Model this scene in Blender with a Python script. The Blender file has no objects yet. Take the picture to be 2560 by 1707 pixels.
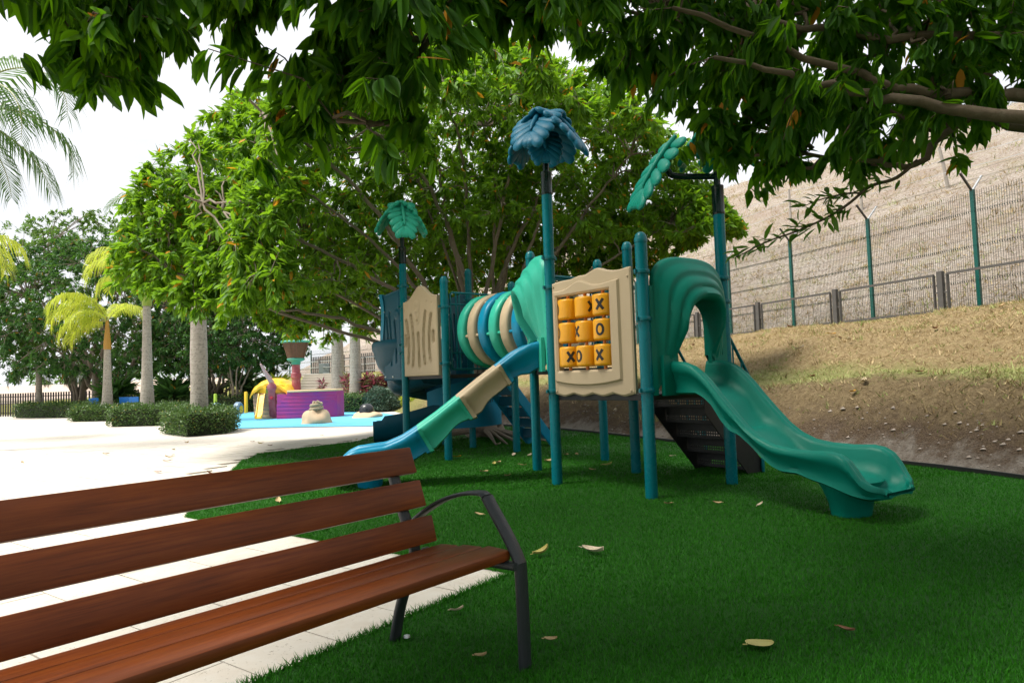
import bpy, math, random
import numpy as np
from mathutils import Vector, Matrix, Euler

sc = bpy.context.scene
rnd = random.Random(7)
rng = np.random.default_rng(11)
R = math.radians

# ------------------------------------------------------------------ camera, sky, sun, exposure
cam_d = bpy.data.cameras.new('camera')
cam = bpy.data.objects.new('camera', cam_d)
sc.collection.objects.link(cam)
cam_d.lens = 24.0
cam_d.sensor_width = 36.0
cam_d.clip_start = 0.05
cam_d.clip_end = 3000
CAM_M = Matrix.Translation((0, 0, 1.15)) @ Matrix.Rotation(R(93.1), 4, 'X') @ Matrix.Rotation(R(-1.9), 4, 'Z')
cam.matrix_world = CAM_M
sc.camera = cam

SUN_ELEV, SUN_AZ = 62.0, 252.0          # azimuth clockwise from +Y
world = bpy.data.worlds.new('World')
sc.world = world
world.use_nodes = True
wn, wl = world.node_tree.nodes, world.node_tree.links
wn.clear()
w_out = wn.new('ShaderNodeOutputWorld')
w_bg = wn.new('ShaderNodeBackground')
w_sky = wn.new('ShaderNodeTexSky')
w_sky.sky_type = 'NISHITA'
w_sky.sun_disc = False
w_sky.sun_elevation = R(SUN_ELEV)
w_sky.sun_rotation = R(SUN_AZ)
w_sky.air_density = 1.0
w_sky.dust_density = 2.0
w_tc = wn.new('ShaderNodeTexCoord')
w_map = wn.new('ShaderNodeMapping')
w_map.inputs['Scale'].default_value = (1.0, 1.0, 2.6)
w_noise = wn.new('ShaderNodeTexNoise')
w_noise.inputs['Scale'].default_value = 2.3
w_noise.inputs['Detail'].default_value = 7.0
w_noise.inputs['Roughness'].default_value = 0.55
w_ramp = wn.new('ShaderNodeValToRGB')
w_ramp.color_ramp.elements[0].position = 0.34
w_ramp.color_ramp.elements[1].position = 0.52
w_ramp.color_ramp.elements[0].color = (0.74, 0.74, 0.74, 1)
w_mix = wn.new('ShaderNodeMix')
w_mix.data_type = 'RGBA'
w_mix.inputs['B'].default_value = (11.4, 11.6, 12.0, 1)
wl.new(w_tc.outputs['Generated'], w_map.inputs['Vector'])
wl.new(w_map.outputs['Vector'], w_noise.inputs['Vector'])
wl.new(w_noise.outputs['Fac'], w_ramp.inputs['Fac'])
wl.new(w_ramp.outputs['Color'], w_mix.inputs['Factor'])
wl.new(w_sky.outputs['Color'], w_mix.inputs['A'])
wl.new(w_mix.outputs['Result'], w_bg.inputs['Color'])
w_bg.inputs['Strength'].default_value = 0.07
wl.new(w_bg.outputs['Background'], w_out.inputs['Surface'])

sun_d = bpy.data.lights.new('sun', 'SUN')
sun_d.energy = 5.0
sun_d.angle = R(20)
sun_d.color = (1.0, 0.95, 0.86)
sun = bpy.data.objects.new('sun', sun_d)
sc.collection.objects.link(sun)
_az, _el = R(SUN_AZ), R(SUN_ELEV)
SUNV = Vector((math.sin(_az) * math.cos(_el), math.cos(_az) * math.cos(_el), math.sin(_el)))
sun.rotation_euler = (-SUNV).to_track_quat('-Z', 'Y').to_euler()
sun.location = SUNV * 60

sc.view_settings.view_transform = 'Standard'
sc.view_settings.look = 'None'
sc.view_settings.gamma = 1.0
sc.view_settings.use_curve_mapping = False
sc.view_settings.exposure = 0.48
sc.cycles.use_denoising = True
sc.cycles.max_bounces = 4
sc.cycles.diffuse_bounces = 2
sc.cycles.glossy_bounces = 2
sc.cycles.transmission_bounces = 3
sc.cycles.adaptive_threshold = 0.02
sc.cycles.caustics_reflective = False
sc.cycles.caustics_refractive = False

# ------------------------------------------------------------------ helpers
COL = sc.collection

def tag(o, label=None, cat=None, group=None, kind=None):
    if label: o['label'] = label
    if cat: o['category'] = cat
    if group: o['group'] = group
    if kind: o['kind'] = kind
    return o

def thing(name, label, cat, loc=(0, 0, 0), rz=0.0, group=None):
    o = bpy.data.objects.new(name, None)
    o.empty_display_size = 0.2
    COL.objects.link(o)
    o.location = loc
    o.rotation_euler = (0, 0, rz)
    return tag(o, label, cat, group)

def wloc(p):
    l = Vector((0, 0, 0))
    while p is not None:
        l += p.location
        p = p.parent
    return l

def link(name, me, parent=None, loc=None, rot=None, scale=None):
    o = bpy.data.objects.new(name, me)
    COL.objects.link(o)
    if parent is not None: o.parent = parent
    if loc is not None: o.location = loc
    if rot is not None: o.rotation_euler = rot
    if scale is not None: o.scale = scale if hasattr(scale, '__len__') else (scale,) * 3
    return o

def mats_on(me, mats):
    for m in (mats if isinstance(mats, (list, tuple)) else [mats]):
        me.materials.append(m)

def fast_mesh(name, verts, tris, mats, midx=None, smooth=False):
    me = bpy.data.meshes.new(name)
    verts = np.ascontiguousarray(verts, dtype=np.float32).reshape(-1, 3)
    tris = np.ascontiguousarray(tris, dtype=np.int32).reshape(-1, 3)
    me.vertices.add(len(verts)); me.vertices.foreach_set('co', verts.ravel())
    me.loops.add(tris.size); me.loops.foreach_set('vertex_index', tris.ravel())
    me.polygons.add(len(tris))
    me.polygons.foreach_set('loop_start', np.arange(0, tris.size, 3, dtype=np.int32))
    me.polygons.foreach_set('loop_total', np.full(len(tris), 3, dtype=np.int32))
    mats_on(me, mats)
    if midx is not None: me.polygons.foreach_set('material_index', np.asarray(midx, dtype=np.int32))
    me.polygons.foreach_set('use_smooth', np.full(len(tris), smooth))
    me.update(calc_edges=True)
    return me

class MB:
    def __init__(s):
        s.v, s.f, s.mi = [], [], []
    def add(s, vs, fs, mi=0):
        o = len(s.v)
        s.v += [tuple(v) for v in vs]
        s.f += [tuple(i + o for i in f) for f in fs]
        s.mi += [mi] * len(fs)
        return s
    def obox(s, c, ux, uy, uz, mi=0):
        c, ux, uy, uz = Vector(c), Vector(ux), Vector(uy), Vector(uz)
        vs = [c + ux * a + uy * b + uz * d for d in (-1, 1) for b in (-1, 1) for a in (-1, 1)]
        return s.add(vs, [(0, 2, 3, 1), (4, 5, 7, 6), (0, 1, 5, 4), (2, 6, 7, 3), (0, 4, 6, 2), (1, 3, 7, 5)], mi)
    def box(s, c, size, rz=0.0, mi=0):
        q = Matrix.Rotation(rz, 3, 'Z')
        return s.obox(c, q @ Vector((size[0] / 2, 0, 0)), q @ Vector((0, size[1] / 2, 0)), (0, 0, size[2] / 2), mi)
    def bar(s, p, q, w, h, mi=0, up=(0, 0, 1)):
        p, q, up = Vector(p), Vector(q), Vector(up)
        d = (q - p); L = d.length; d.normalize()
        sd = d.cross(up)
        if sd.length < 1e-4: sd = d.cross(Vector((1, 0, 0)))
        sd.normalize(); u2 = sd.cross(d)
        return s.obox((p + q) / 2, d * L / 2, sd * w / 2, u2 * h / 2, mi)
    def grid(s, rows, cu=False, cv=False, mi=0):
        nr, nc = len(rows), len(rows[0])
        vs = [p for r in rows for p in r]
        fs = []
        for i in range(nr if cu else nr - 1):
            for j in range(nc if cv else nc - 1):
                a, b = i * nc + j, i * nc + (j + 1) % nc
                c, d = ((i + 1) % nr) * nc + (j + 1) % nc, ((i + 1) % nr) * nc + j
                fs.append((a, b, c, d))
        return s.add(vs, fs, mi)
    def tube(s, path, r, n=10, mi=0, cap=True, closed=False):
        P = [Vector(p) for p in path]
        k = len(P)
        rr = list(r) if hasattr(r, '__len__') else [r] * k
        T = []
        for i in range(k):
            if closed: t = P[(i + 1) % k] - P[i - 1]
            else: t = P[min(i + 1, k - 1)] - P[max(i - 1, 0)]
            T.append(t.normalized())
        a = T[0].orthogonal().normalized()
        rows = []
        for i in range(k):
            a = (a - T[i] * a.dot(T[i]))
            if a.length < 1e-5: a = T[i].orthogonal()
            a.normalize()
            b = T[i].cross(a)
            rows.append([P[i] + (a * math.cos(2 * math.pi * j / n) + b * math.sin(2 * math.pi * j / n)) * rr[i] for j in range(n)])
        s.grid(rows, cu=closed, cv=True, mi=mi)
        if cap and not closed:
            o = len(s.v)
            s.v += [tuple(p) for p in rows[0]] + [tuple(p) for p in rows[-1]]
            s.f += [tuple(o + j for j in reversed(range(n))), tuple(o + n + j for j in range(n))]
            s.mi += [mi, mi]
        return s
    def lathe(s, prof, n=24, o=(0, 0, 0), M=None, mi=0, cap=True):
        rows = []
        for r, z in prof:
            row = []
            for j in range(n):
                a = 2 * math.pi * j / n
                p = Vector((r * math.cos(a), r * math.sin(a), z))
                if M is not None: p = M @ p
                row.append(p + Vector(o))
            rows.append(row)
        s.grid(rows, cv=True, mi=mi)
        if cap:
            k = len(s.v)
            s.v += [tuple(p) for p in rows[0]] + [tuple(p) for p in rows[-1]]
            s.f += [tuple(k + j for j in reversed(range(n))), tuple(k + n + j for j in range(n))]
            s.mi += [mi, mi]
        return s
    def prism(s, poly, fn, h0, h1, mi=0):
        n = len(poly)
        lo = [fn(a, b, h0) for a, b in poly]; hi = [fn(a, b, h1) for a, b in poly]
        fs = [tuple(reversed(range(n))), tuple(range(n, 2 * n))] + [(i, (i + 1) % n, n + (i + 1) % n, n + i) for i in range(n)]
        return s.add(lo + hi, fs, mi)
    def mesh(s, name, mats, off=(0, 0, 0), smooth=True, ang=38):
        me = bpy.data.meshes.new(name)
        ox, oy, oz = off
        me.from_pydata([(x - ox, y - oy, z - oz) for x, y, z in s.v], [], s.f)
        mats_on(me, mats)
        me.polygons.foreach_set('material_index', s.mi)
        if smooth:
            me.polygons.foreach_set('use_smooth', [True] * len(s.f))
            me.update()
            me.set_sharp_from_angle(angle=R(ang))
        me.update()
        return me
    def build(s, name, mats, parent=None, smooth=True, bevel=0.0, ang=38, origin=None, seg=2):
        """world-space geometry -> object; top-level objects get their origin at the base"""
        if parent is not None:
            off = wloc(parent)
            o = link(name, s.mesh(name, mats, off, smooth, ang), parent)
        else:
            if origin is None:
                a = np.array(s.v)
                origin = (float((a[:, 0].min() + a[:, 0].max()) / 2), float((a[:, 1].min() + a[:, 1].max()) / 2), float(a[:, 2].min()))
            o = link(name, s.mesh(name, mats, origin, smooth, ang), None, origin)
        if bevel > 0:
            b = o.modifiers.new('bevel', 'BEVEL')
            b.width = bevel; b.segments = seg; b.limit_method = 'ANGLE'; b.angle_limit = R(35)
        return o

def lerp(a, b, t): return a + (b - a) * t
def sstep(a, b, x):
    t = min(1.0, max(0.0, (x - a) / (b - a)))
    return t * t * (3 - 2 * t)
def interp(x, pts):
    """piecewise linear through (x,y) pairs"""
    return float(np.interp(x, [p[0] for p in pts], [p[1] for p in pts]))
def smooth_curve(pts, n):
    """Catmull-Rom resample of a list of points"""
    P = [Vector(p) for p in pts]
    P = [P[0] * 2 - P[1]] + P + [P[-1] * 2 - P[-2]]
    out = []
    k = len(P) - 3
    for i in range(n):
        t = i / (n - 1) * k
        j = min(int(t), k - 1); u = t - j
        a, b, c, d = P[j], P[j + 1], P[j + 2], P[j + 3]
        out.append(0.5 * ((2 * b) + (c - a) * u + (2 * a - 5 * b + 4 * c - d) * u * u + (3 * b - a - 3 * c + d) * u ** 3))
    return out
def in_poly(x, y, poly):
    x = np.asarray(x); y = np.asarray(y)
    c = np.zeros(x.shape, bool)
    n = len(poly)
    for i in range(n):
        x0, y0 = poly[i]; x1, y1 = poly[i - 1]
        if y0 == y1: continue
        c ^= ((y0 > y) != (y1 > y)) & (x < (x1 - x0) * (y - y0) / (y1 - y0) + x0)
    return c

CAM_I = np.array(CAM_M.inverted())
def in_view(P, margin=0.0):
    """normalised picture coordinates and depth of world points, only used to choose which leaves become single parts"""
    P = np.asarray(P)
    v = P @ CAM_I[:3, :3].T + CAM_I[:3, 3]
    d = -v[:, 2]
    ok = d > 0.2
    dd = np.where(ok, d, 1)
    u, w = v[:, 0] / dd / 0.75, v[:, 1] / dd / 0.5
    return ok & (abs(u) < 1 + margin) & (abs(w) < 1 + margin), d

# ------------------------------------------------------------------ materials
class NT:
    def __init__(s, name):
        s.m = bpy.data.materials.new(name)
        s.m.use_nodes = True
        s.n, s.l = s.m.node_tree.nodes, s.m.node_tree.links
        s.bsdf = s.n['Principled BSDF']
        s.out = s.n['Material Output']
        s.tc = s.n.new('ShaderNodeTexCoord')
    def coord(s, kind='Object', scale=(1, 1, 1), rot=(0, 0, 0)):
        if tuple(scale) == (1, 1, 1) and tuple(rot) == (0, 0, 0): return s.tc.outputs[kind]
        m = s.n.new('ShaderNodeMapping')
        m.inputs['Scale'].default_value = scale
        m.inputs['Rotation'].default_value = rot
        s.l.new(s.tc.outputs[kind], m.inputs['Vector'])
        return m.outputs['Vector']
    def pos(s):
        g = s.n.new('ShaderNodeNewGeometry')
        return g.outputs['Position']
    def noise(s, scale, detail=4, rough=0.55, vec=None):
        t = s.n.new('ShaderNodeTexNoise')
        t.inputs['Scale'].default_value = scale
        t.inputs['Detail'].default_value = detail
        t.inputs['Roughness'].default_value = rough
        if vec is not None: s.l.new(vec, t.inputs['Vector'])
        return t.outputs['Fac']
    def vor(s, scale, vec=None, feature='F1'):
        t = s.n.new('ShaderNodeTexVoronoi')
        t.feature = feature
        t.inputs['Scale'].default_value = scale
        if vec is not None: s.l.new(vec, t.inputs['Vector'])
        return t
    def ramp(s, fac, stops):
        r = s.n.new('ShaderNodeValToRGB')
        e = r.color_ramp.elements
        while len(e) < len(stops): e.new(0.5)
        for k, (p, c) in enumerate(stops):
            e[k].position = p
            e[k].color = (c[0], c[1], c[2], 1) if hasattr(c, '__len__') else (c, c, c, 1)
        s.l.new(fac, r.inputs['Fac'])
        return r.outputs['Color']
    def mix(s, fac, a, b, mode='MIX'):
        m = s.n.new('ShaderNodeMix')
        m.data_type = 'RGBA'; m.blend_type = mode
        for sock, val in (('Factor', fac), ('A', a), ('B', b)):
            i = m.inputs[sock]
            if isinstance(val, bpy.types.NodeSocket): s.l.new(val, i)
            elif hasattr(val, '__len__'): i.default_value = (val[0], val[1], val[2], 1)
            else:
                i.default_value = val if sock == 'Factor' else (val, val, val, 1)
        return m.outputs['Result']
    def math(s, op, a, b=None, clamp=False):
        m = s.n.new('ShaderNodeMath'); m.operation = op; m.use_clamp = clamp
        for k, val in enumerate((a, b)):
            if val is None: continue
            if isinstance(val, bpy.types.NodeSocket): s.l.new(val, m.inputs[k])
            else: m.inputs[k].default_value = val
        return m.outputs[0]
    def bump(s, h, strength=0.3, dist=0.01):
        b = s.n.new('ShaderNodeBump')
        b.inputs['Strength'].default_value = strength
        b.inputs['Distance'].default_value = dist
        s.l.new(h, b.inputs['Height'])
        s.l.new(b.outputs['Normal'], s.bsdf.inputs['Normal'])
        return b
    def set(s, **kw):
        names = dict(color='Base Color', rough='Roughness', metal='Metallic', spec='Specular IOR Level', coat='Coat Weight', coatr='Coat Roughness')
        for k, v in kw.items():
            i = s.bsdf.inputs[names[k]]
            if isinstance(v, bpy.types.NodeSocket): s.l.new(v, i)
            elif hasattr(v, '__len__'): i.default_value = (v[0], v[1], v[2], 1)
            else: i.default_value = v
        return s

def plain(name, col, rough=0.5, metal=0.0, spec=0.5, var=0.12, vscale=6.0, bump=0.0, bscale=60.0, coat=0.0, dirt=None):
    t = NT(name)
    nz = t.noise(vscale, 5, 0.6, t.coord())
    c = t.mix(nz, [x * (1 - var) for x in col], [min(1, x * (1 + var)) for x in col])
    if dirt:
        d = t.ramp(t.noise(dirt[0], 6, 0.7, t.coord()), [(dirt[1], 0), (dirt[1] + 0.2, 1)])
        c = t.mix(t.math('MULTIPLY', d, dirt[2]), c, dirt[3])
    t.set(color=c, metal=metal, spec=spec, coat=coat)
    rr = t.ramp(t.noise(vscale * 2.5, 4, 0.6, t.coord()), [(0.3, max(0, rough - 0.07)), (0.7, min(1, rough + 0.07))])
    t.set(rough=rr)
    if bump > 0: t.bump(t.noise(bscale, 4, 0.6, t.coord()), bump, 0.004)
    return t.m

def leaf_mat(name, dark, light, trans, odd=0.0, oddcol=(0.55, 0.2, 0.02), rough=0.42, tmix=0.38, spec=0.4, patch=0.0):
    t = NT(name)
    g = t.n.new('ShaderNodeNewGeometry')
    oi = t.n.new('ShaderNodeObjectInfo')
    r = t.math('FRACT', t.math('ADD', g.outputs['Random Per Island'], oi.outputs['Random']))
    stops = [(0.0, dark), (0.75, light)]
    c = t.ramp(r, stops)
    tr = t.mix(r, [x * 0.75 for x in trans], trans)
    if odd > 0:
        r2 = t.math('FRACT', t.math('MULTIPLY', r, 37.7))
        isodd = t.math('LESS_THAN', r2, odd)
        c = t.mix(isodd, c, oddcol)
        tr = t.mix(isodd, tr, [min(1, x * 1.3) for x in oddcol])
    if patch > 0:          # pile direction and wear, in broad soft patches
        pn = t.ramp(t.noise(patch, 4, 0.6, t.pos()), [(0.3, (0.72, 0.74, 0.72)), (0.7, (1.12, 1.06, 1.12))])
        c = t.mix(1.0, c, pn, 'MULTIPLY')
    t.set(color=c, rough=rough, spec=spec)
    tb = t.n.new('ShaderNodeBsdfTranslucent')
    t.l.new(tr, tb.inputs['Color'])
    ms = t.n.new('ShaderNodeMixShader')
    ms.inputs[0].default_value = tmix
    t.l.new(t.bsdf.outputs[0], ms.inputs[1]); t.l.new(tb.outputs[0], ms.inputs[2])
    t.l.new(ms.outputs[0], t.out.inputs['Surface'])
    return t.m

M = {}
M['post'] = plain('teal_paint', (0.0, 0.140, 0.168), 0.28, var=0.06, vscale=3, spec=0.2, dirt=(5, 0.66, 0.15, (0.02, 0.13, 0.14)))
M['clamp'] = plain('teal_clamp', (0.0, 0.125, 0.15), 0.32, var=0.06, spec=0.3)
M['dark_tube'] = plain('dark_green_tube', (0.002, 0.014, 0.012), 0.22, var=0.1, spec=0.35)
M['steel'] = plain('galvanised_steel', (0.5, 0.52, 0.53), 0.38, metal=0.8, var=0.12, vscale=20)
M['mint_lit'] = plain('mint_plastic_lit', (0.03, 0.40, 0.28), 0.42, spec=0.3, var=0.06, vscale=2.5, bump=0.05, bscale=260, dirt=(3.5, 0.6, 0.22, (0.10, 0.30, 0.22)))  # lit copy of the plastic that the wide slide has in a darker tone
M['mint_shaded'] = plain('mint_plastic_shaded', (0.0, 0.150, 0.108), 0.46, spec=0.18, var=0.06, vscale=2.5, bump=0.05, bscale=260, dirt=(3.5, 0.64, 0.15, (0.02, 0.20, 0.15)))  # same plastic as the mint, with the shade put into its colour
M['blue'] = plain('blue_plastic', (0.0, 0.20, 0.34), 0.38, spec=0.3, var=0.06, vscale=2.5, bump=0.05, bscale=260, dirt=(3.5, 0.6, 0.22, (0.07, 0.24, 0.30)))
M['dkteal'] = plain('dark_teal_plastic', (0.001, 0.070, 0.115), 0.45, spec=0.3, var=0.06, vscale=2.5, bump=0.04, bscale=260, dirt=(3.5, 0.64, 0.15, (0.02, 0.10, 0.13)))
M['palmblue'] = plain('blue_green_plastic', (0.0, 0.12, 0.21), 0.5, spec=0.3, var=0.08, bump=0.06, bscale=220)
M['palmgreen'] = plain('jade_plastic', (0.0, 0.22, 0.16), 0.5, spec=0.3, var=0.08, bump=0.06, bscale=220)
M['beige'] = plain('beige_plastic', (0.44, 0.35, 0.23), 0.48, spec=0.2, var=0.05, vscale=2.5, bump=0.08, bscale=240, dirt=(4, 0.58, 0.28, (0.34, 0.26, 0.17)))
M['yellow'] = plain('yellow_plastic', (0.80, 0.36, 0.006), 0.35, var=0.05)
M['orange'] = plain('orange_rod', (0.70, 0.20, 0.01), 0.4, var=0.05)
M['mark'] = plain('black_print', (0.012, 0.012, 0.012), 0.5, var=0.1)
M['deck'] = plain('black_coated_deck', (0.010, 0.011, 0.012), 0.55, var=0.2, vscale=8, bump=0.2, bscale=120)
M['bolt'] = plain('pale_bolt_cap', (0.62, 0.66, 0.66), 0.3, metal=0.3, var=0.05)
M['iron'] = plain('black_cast_iron', (0.022, 0.026, 0.032), 0.42, var=0.2, vscale=10, bump=0.35, bscale=140, dirt=(18, 0.66, 0.5, (0.16, 0.17, 0.18)))
# wood
def wood_mat():
    t = NT('varnished_wood')
    oi = t.n.new('ShaderNodeObjectInfo')
    off = t.n.new('ShaderNodeVectorMath'); off.operation = 'ADD'
    comb = t.n.new('ShaderNodeCombineXYZ')
    t.l.new(t.math('MULTIPLY', oi.outputs['Random'], 23.0), comb.inputs['Y'])
    t.l.new(t.tc.outputs['Object'], off.inputs[0]); t.l.new(comb.outputs[0], off.inputs[1])
    mp = t.n.new('ShaderNodeMapping'); mp.inputs['Scale'].default_value = (1.2, 26, 26)
    t.l.new(off.outputs[0], mp.inputs['Vector'])
    mp2 = t.n.new('ShaderNodeMapping'); mp2.inputs['Scale'].default_value = (1.6, 5, 5)
    t.l.new(off.outputs[0], mp2.inputs['Vector'])
    grain = t.noise(3.0, 8, 0.65, mp.outputs['Vector'])
    broad = t.noise(1.5, 4, 0.5, mp2.outputs['Vector'])
    c = t.ramp(grain, [(0.30, (0.095, 0.019, 0.003)), (0.5, (0.185, 0.040, 0.006)), (0.72, (0.25, 0.064, 0.010))])
    c = t.mix(t.ramp(broad, [(0.35, 0.0), (0.75, 0.75)]), c, (0.11, 0.027, 0.008))
    scr = t.ramp(t.noise(7, 9, 0.75, mp2.outputs['Vector']), [(0.66, 0.0), (0.75, 0.35)])
    c = t.mix(scr, c, (0.20, 0.10, 0.06))
    t.set(color=c, rough=t.ramp(broad, [(0.3, 0.30), (0.7, 0.48)]), spec=0.3)
    t.bump(grain, 0.12, 0.002)
    return t.m
M['wood'] = wood_mat()

def paving_mat(name, joints):
    t = NT(name)
    p = t.pos()
    big = t.noise(0.6, 5, 0.6, p); fine = t.noise(9, 8, 0.7, p)
    c = t.mix(big, (0.55, 0.51, 0.455), (0.67, 0.635, 0.585))
    c = t.mix(t.ramp(fine, [(0.35, 0.0), (0.7, 0.5)]), c, (0.52, 0.44, 0.35))
    if not joints:
        oi = t.n.new('ShaderNodeObjectInfo')
        c = t.mix(t.math('MULTIPLY', oi.outputs['Random'], 0.4), c, (0.66, 0.60, 0.52))
    pits = t.ramp(t.noise(70, 3, 0.6, p), [(0.62, 0.0), (0.70, 1.0)])
    zone = t.ramp(t.noise(5, 3, 0.6, p), [(0.42, 0.0), (0.6, 1.0)])
    pit = t.math('MULTIPLY', pits, zone)
    c = t.mix(t.math('MULTIPLY', pit, 0.9), c, (0.17, 0.13, 0.09))
    stain = t.ramp(t.noise(1.7, 6, 0.7, p), [(0.55, 0.0), (0.75, 0.4)])
    c = t.mix(stain, c, (0.36, 0.29, 0.22))
    if joints:
        mp = t.n.new('ShaderNodeMapping'); mp.inputs['Rotation'].default_value = (0, 0, R(-54))
        t.l.new(p, mp.inputs['Vector'])
        b = t.n.new('ShaderNodeTexBrick')
        b.inputs['Scale'].default_value = 1.0
        b.inputs['Brick Width'].default_value = 0.61; b.inputs['Row Height'].default_value = 0.41
        b.inputs['Mortar Size'].default_value = 0.006; b.inputs['Mortar Smooth'].default_value = 0.4
        t.l.new(mp.outputs['Vector'], b.inputs['Vector'])
        c = t.mix(t.math('MULTIPLY', b.outputs['Fac'], 0.6), c, (0.33, 0.27, 0.20))
    t.set(color=c, rough=0.75, spec=0.25)
    t.bump(t.math('SUBTRACT', fine, t.math('MULTIPLY', pit, 2.0)), 0.25, 0.004)
    return t.m
M['paving'] = paving_mat('travertine_far', True)
M['tile'] = paving_mat('travertine_tile', False)
M['grout'] = plain('sand_grout', (0.27, 0.21, 0.15), 0.9, var=0.3, vscale=30)

def turf_mat():
    t = NT('turf_backing')
    n = t.noise(160, 4, 0.7, t.pos())
    c = t.ramp(n, [(0.3, (0.004, 0.028, 0.002)), (0.7, (0.022, 0.12, 0.008))])
    t.set(color=c, rough=0.8, spec=0.2)
    t.bump(n, 0.8, 0.01)
    return t.m
M['turf'] = turf_mat()
M['blade'] = leaf_mat('turf_blades', (0.012, 0.110, 0.002), (0.032, 0.205, 0.005), (0.035, 0.24, 0.006), rough=0.6, tmix=0.2, spec=0.25, patch=0.9)
M['tan_blade'] = leaf_mat('dry_grass', (0.30, 0.21, 0.10), (0.52, 0.40, 0.22), (0.38, 0.28, 0.13), odd=0.15, oddcol=(0.20, 0.24, 0.06), rough=0.8, tmix=0.2)
M['lawn_blade'] = leaf_mat('lawn_grass', (0.24, 0.28, 0.09), (0.40, 0.42, 0.18), (0.3, 0.36, 0.10), rough=0.8, tmix=0.2, spec=0.1)
M['brown_blade'] = leaf_mat('withered_grass', (0.15, 0.10, 0.05), (0.33, 0.25, 0.13), (0.25, 0.19, 0.09), odd=0.12, oddcol=(0.12, 0.17, 0.04), rough=0.8, tmix=0.2, spec=0.1)
M['edging'] = plain('black_edging', (0.012, 0.012, 0.013), 0.5)

def slope_mat():
    """colour across the bank follows the stored fraction r (0 toe, 1 fence, >1 hill) broken up by noise"""
    t = NT('bank_soil_and_dry_grass')
    p = t.pos()
    a = t.n.new('ShaderNodeAttribute'); a.attribute_name = 'frac'
    far = t.n.new('ShaderNodeAttribute'); far.attribute_name = 'far'
    n1 = t.noise(1.1, 6, 0.65, p); n2 = t.noise(14, 6, 0.75, p); n3 = t.noise(55, 4, 0.7, p)
    n4 = t.noise(5, 6, 0.75, p)
    r = t.math('ADD', a.outputs['Fac'], t.math('ADD', t.math('MULTIPLY', t.math('SUBTRACT', n1, 0.5), 0.12), t.math('MULTIPLY', t.math('SUBTRACT', n4, 0.5), 0.10)))
    rs = t.math('MULTIPLY', r, 0.5)
    soil = t.mix(t.ramp(n3, [(0.3, 0), (0.7, 1)]), (0.065, 0.042, 0.028), (0.22, 0.16, 0.11))
    dust = t.mix(n3, (0.27, 0.235, 0.20), (0.40, 0.36, 0.31))
    tan = t.mix(t.ramp(n2, [(0.35, 0), (0.65, 1)]), (0.27, 0.185, 0.09), (0.50, 0.385, 0.21))
    tan = t.mix(t.ramp(n4, [(0.52, 0), (0.70, 0.7)]), tan, (0.17, 0.12, 0.06))
    grn = t.mix(n2, (0.25, 0.26, 0.09), (0.42, 0.40, 0.17))
    hill = t.mix(t.ramp(n2, [(0.35, 0), (0.65, 1)]), (0.28, 0.23, 0.19), (0.64, 0.57, 0.50))
    hill = t.mix(t.ramp(n4, [(0.50, 0), (0.68, 0.7)]), hill, (0.24, 0.175, 0.14))
    hill = t.mix(t.ramp(n1, [(0.52, 0), (0.72, 0.5)]), hill, (0.34, 0.33, 0.16))
    n6 = t.noise(0.35, 5, 0.7, p)
    hill = t.mix(t.ramp(n6, [(0.42, 0), (0.62, 0.5)]), hill, (0.30, 0.22, 0.17))
    c = t.mix(t.ramp(rs, [(0.006, 1), (0.022, 0)]), soil, dust)
    tanlow = t.mix(t.ramp(n2, [(0.35, 0), (0.65, 1)]), (0.19, 0.135, 0.07), (0.38, 0.29, 0.16))
    c = t.mix(t.ramp(rs, [(0.025, 0), (0.055, 0.85)]), c, tanlow)
    c = t.mix(t.ramp(rs, [(0.130, 0), (0.165, 1)]), c, tan)
    c = t.mix(t.ramp(rs, [(0.078, 0), (0.098, 0.9), (0.145, 0.9), (0.175, 0.0)]), c, grn)
    c = t.mix(t.ramp(rs, [(0.40, 0), (0.49, 0.75)]), c, grn)
    lawn = t.mix(n2, (0.20, 0.22, 0.055), (0.33, 0.32, 0.11))
    lawn = t.mix(t.ramp(n1, [(0.45, 0), (0.7, 0.7)]), lawn, (0.36, 0.29, 0.12))
    c = t.mix(far.outputs['Fac'], c, lawn)
    c = t.mix(t.ramp(rs, [(0.505, 0), (0.515, 1)]), c, hill)
    t.set(color=c, rough=0.95, spec=0.1)
    t.bump(t.math('ADD', t.math('MULTIPLY', n4, 1.6), t.math('ADD', n2, t.math('MULTIPLY', n3, 0.6))), 1.0, 0.09)
    return t.m
M['slope'] = slope_mat()
M['ground'] = plain('dry_ground', (0.17, 0.165, 0.07), 0.95, var=0.35, vscale=0.8, spec=0.1)
M['pad'] = plain('blue_rubber', (0.10, 0.42, 0.62), 0.7, var=0.10, vscale=1.2, dirt=(2.0, 0.6, 0.3, (0.35, 0.45, 0.48)))
M['water'] = plain('pool_water', (0.06, 0.34, 0.42), 0.08, var=0.1)

# ------------------------------------------------------------------ the ground
g = MB()
g.add([(-900, -300, -0.06), (900, -300, -0.06), (900, 1500, -0.06), (-900, 1500, -0.06)], [(0, 1, 2, 3)])
tag(g.build('ground', M['ground'], smooth=False), 'dry grassy ground reaching to the horizon', 'ground', kind='structure')

TURF = [(-0.04, 4.07), (-2.95, 6.17), (-4.22, 10.67), (-4.37, 11.62), (-3.84, 12.52), (-3.12, 13.6), (-3.0, 15.2), (-2.3, 16.8), (-1.15, 17.66),
        (0.2, 15.9), (1.08, 14.52), (1.9, 12.85), (2.71, 11.09), (3.6, 9.5), (4.41, 7.99), (4.88, 6.64), (5.9, 2.5), (7.0, -4.0), (-5.9, -4.0)]

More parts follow.
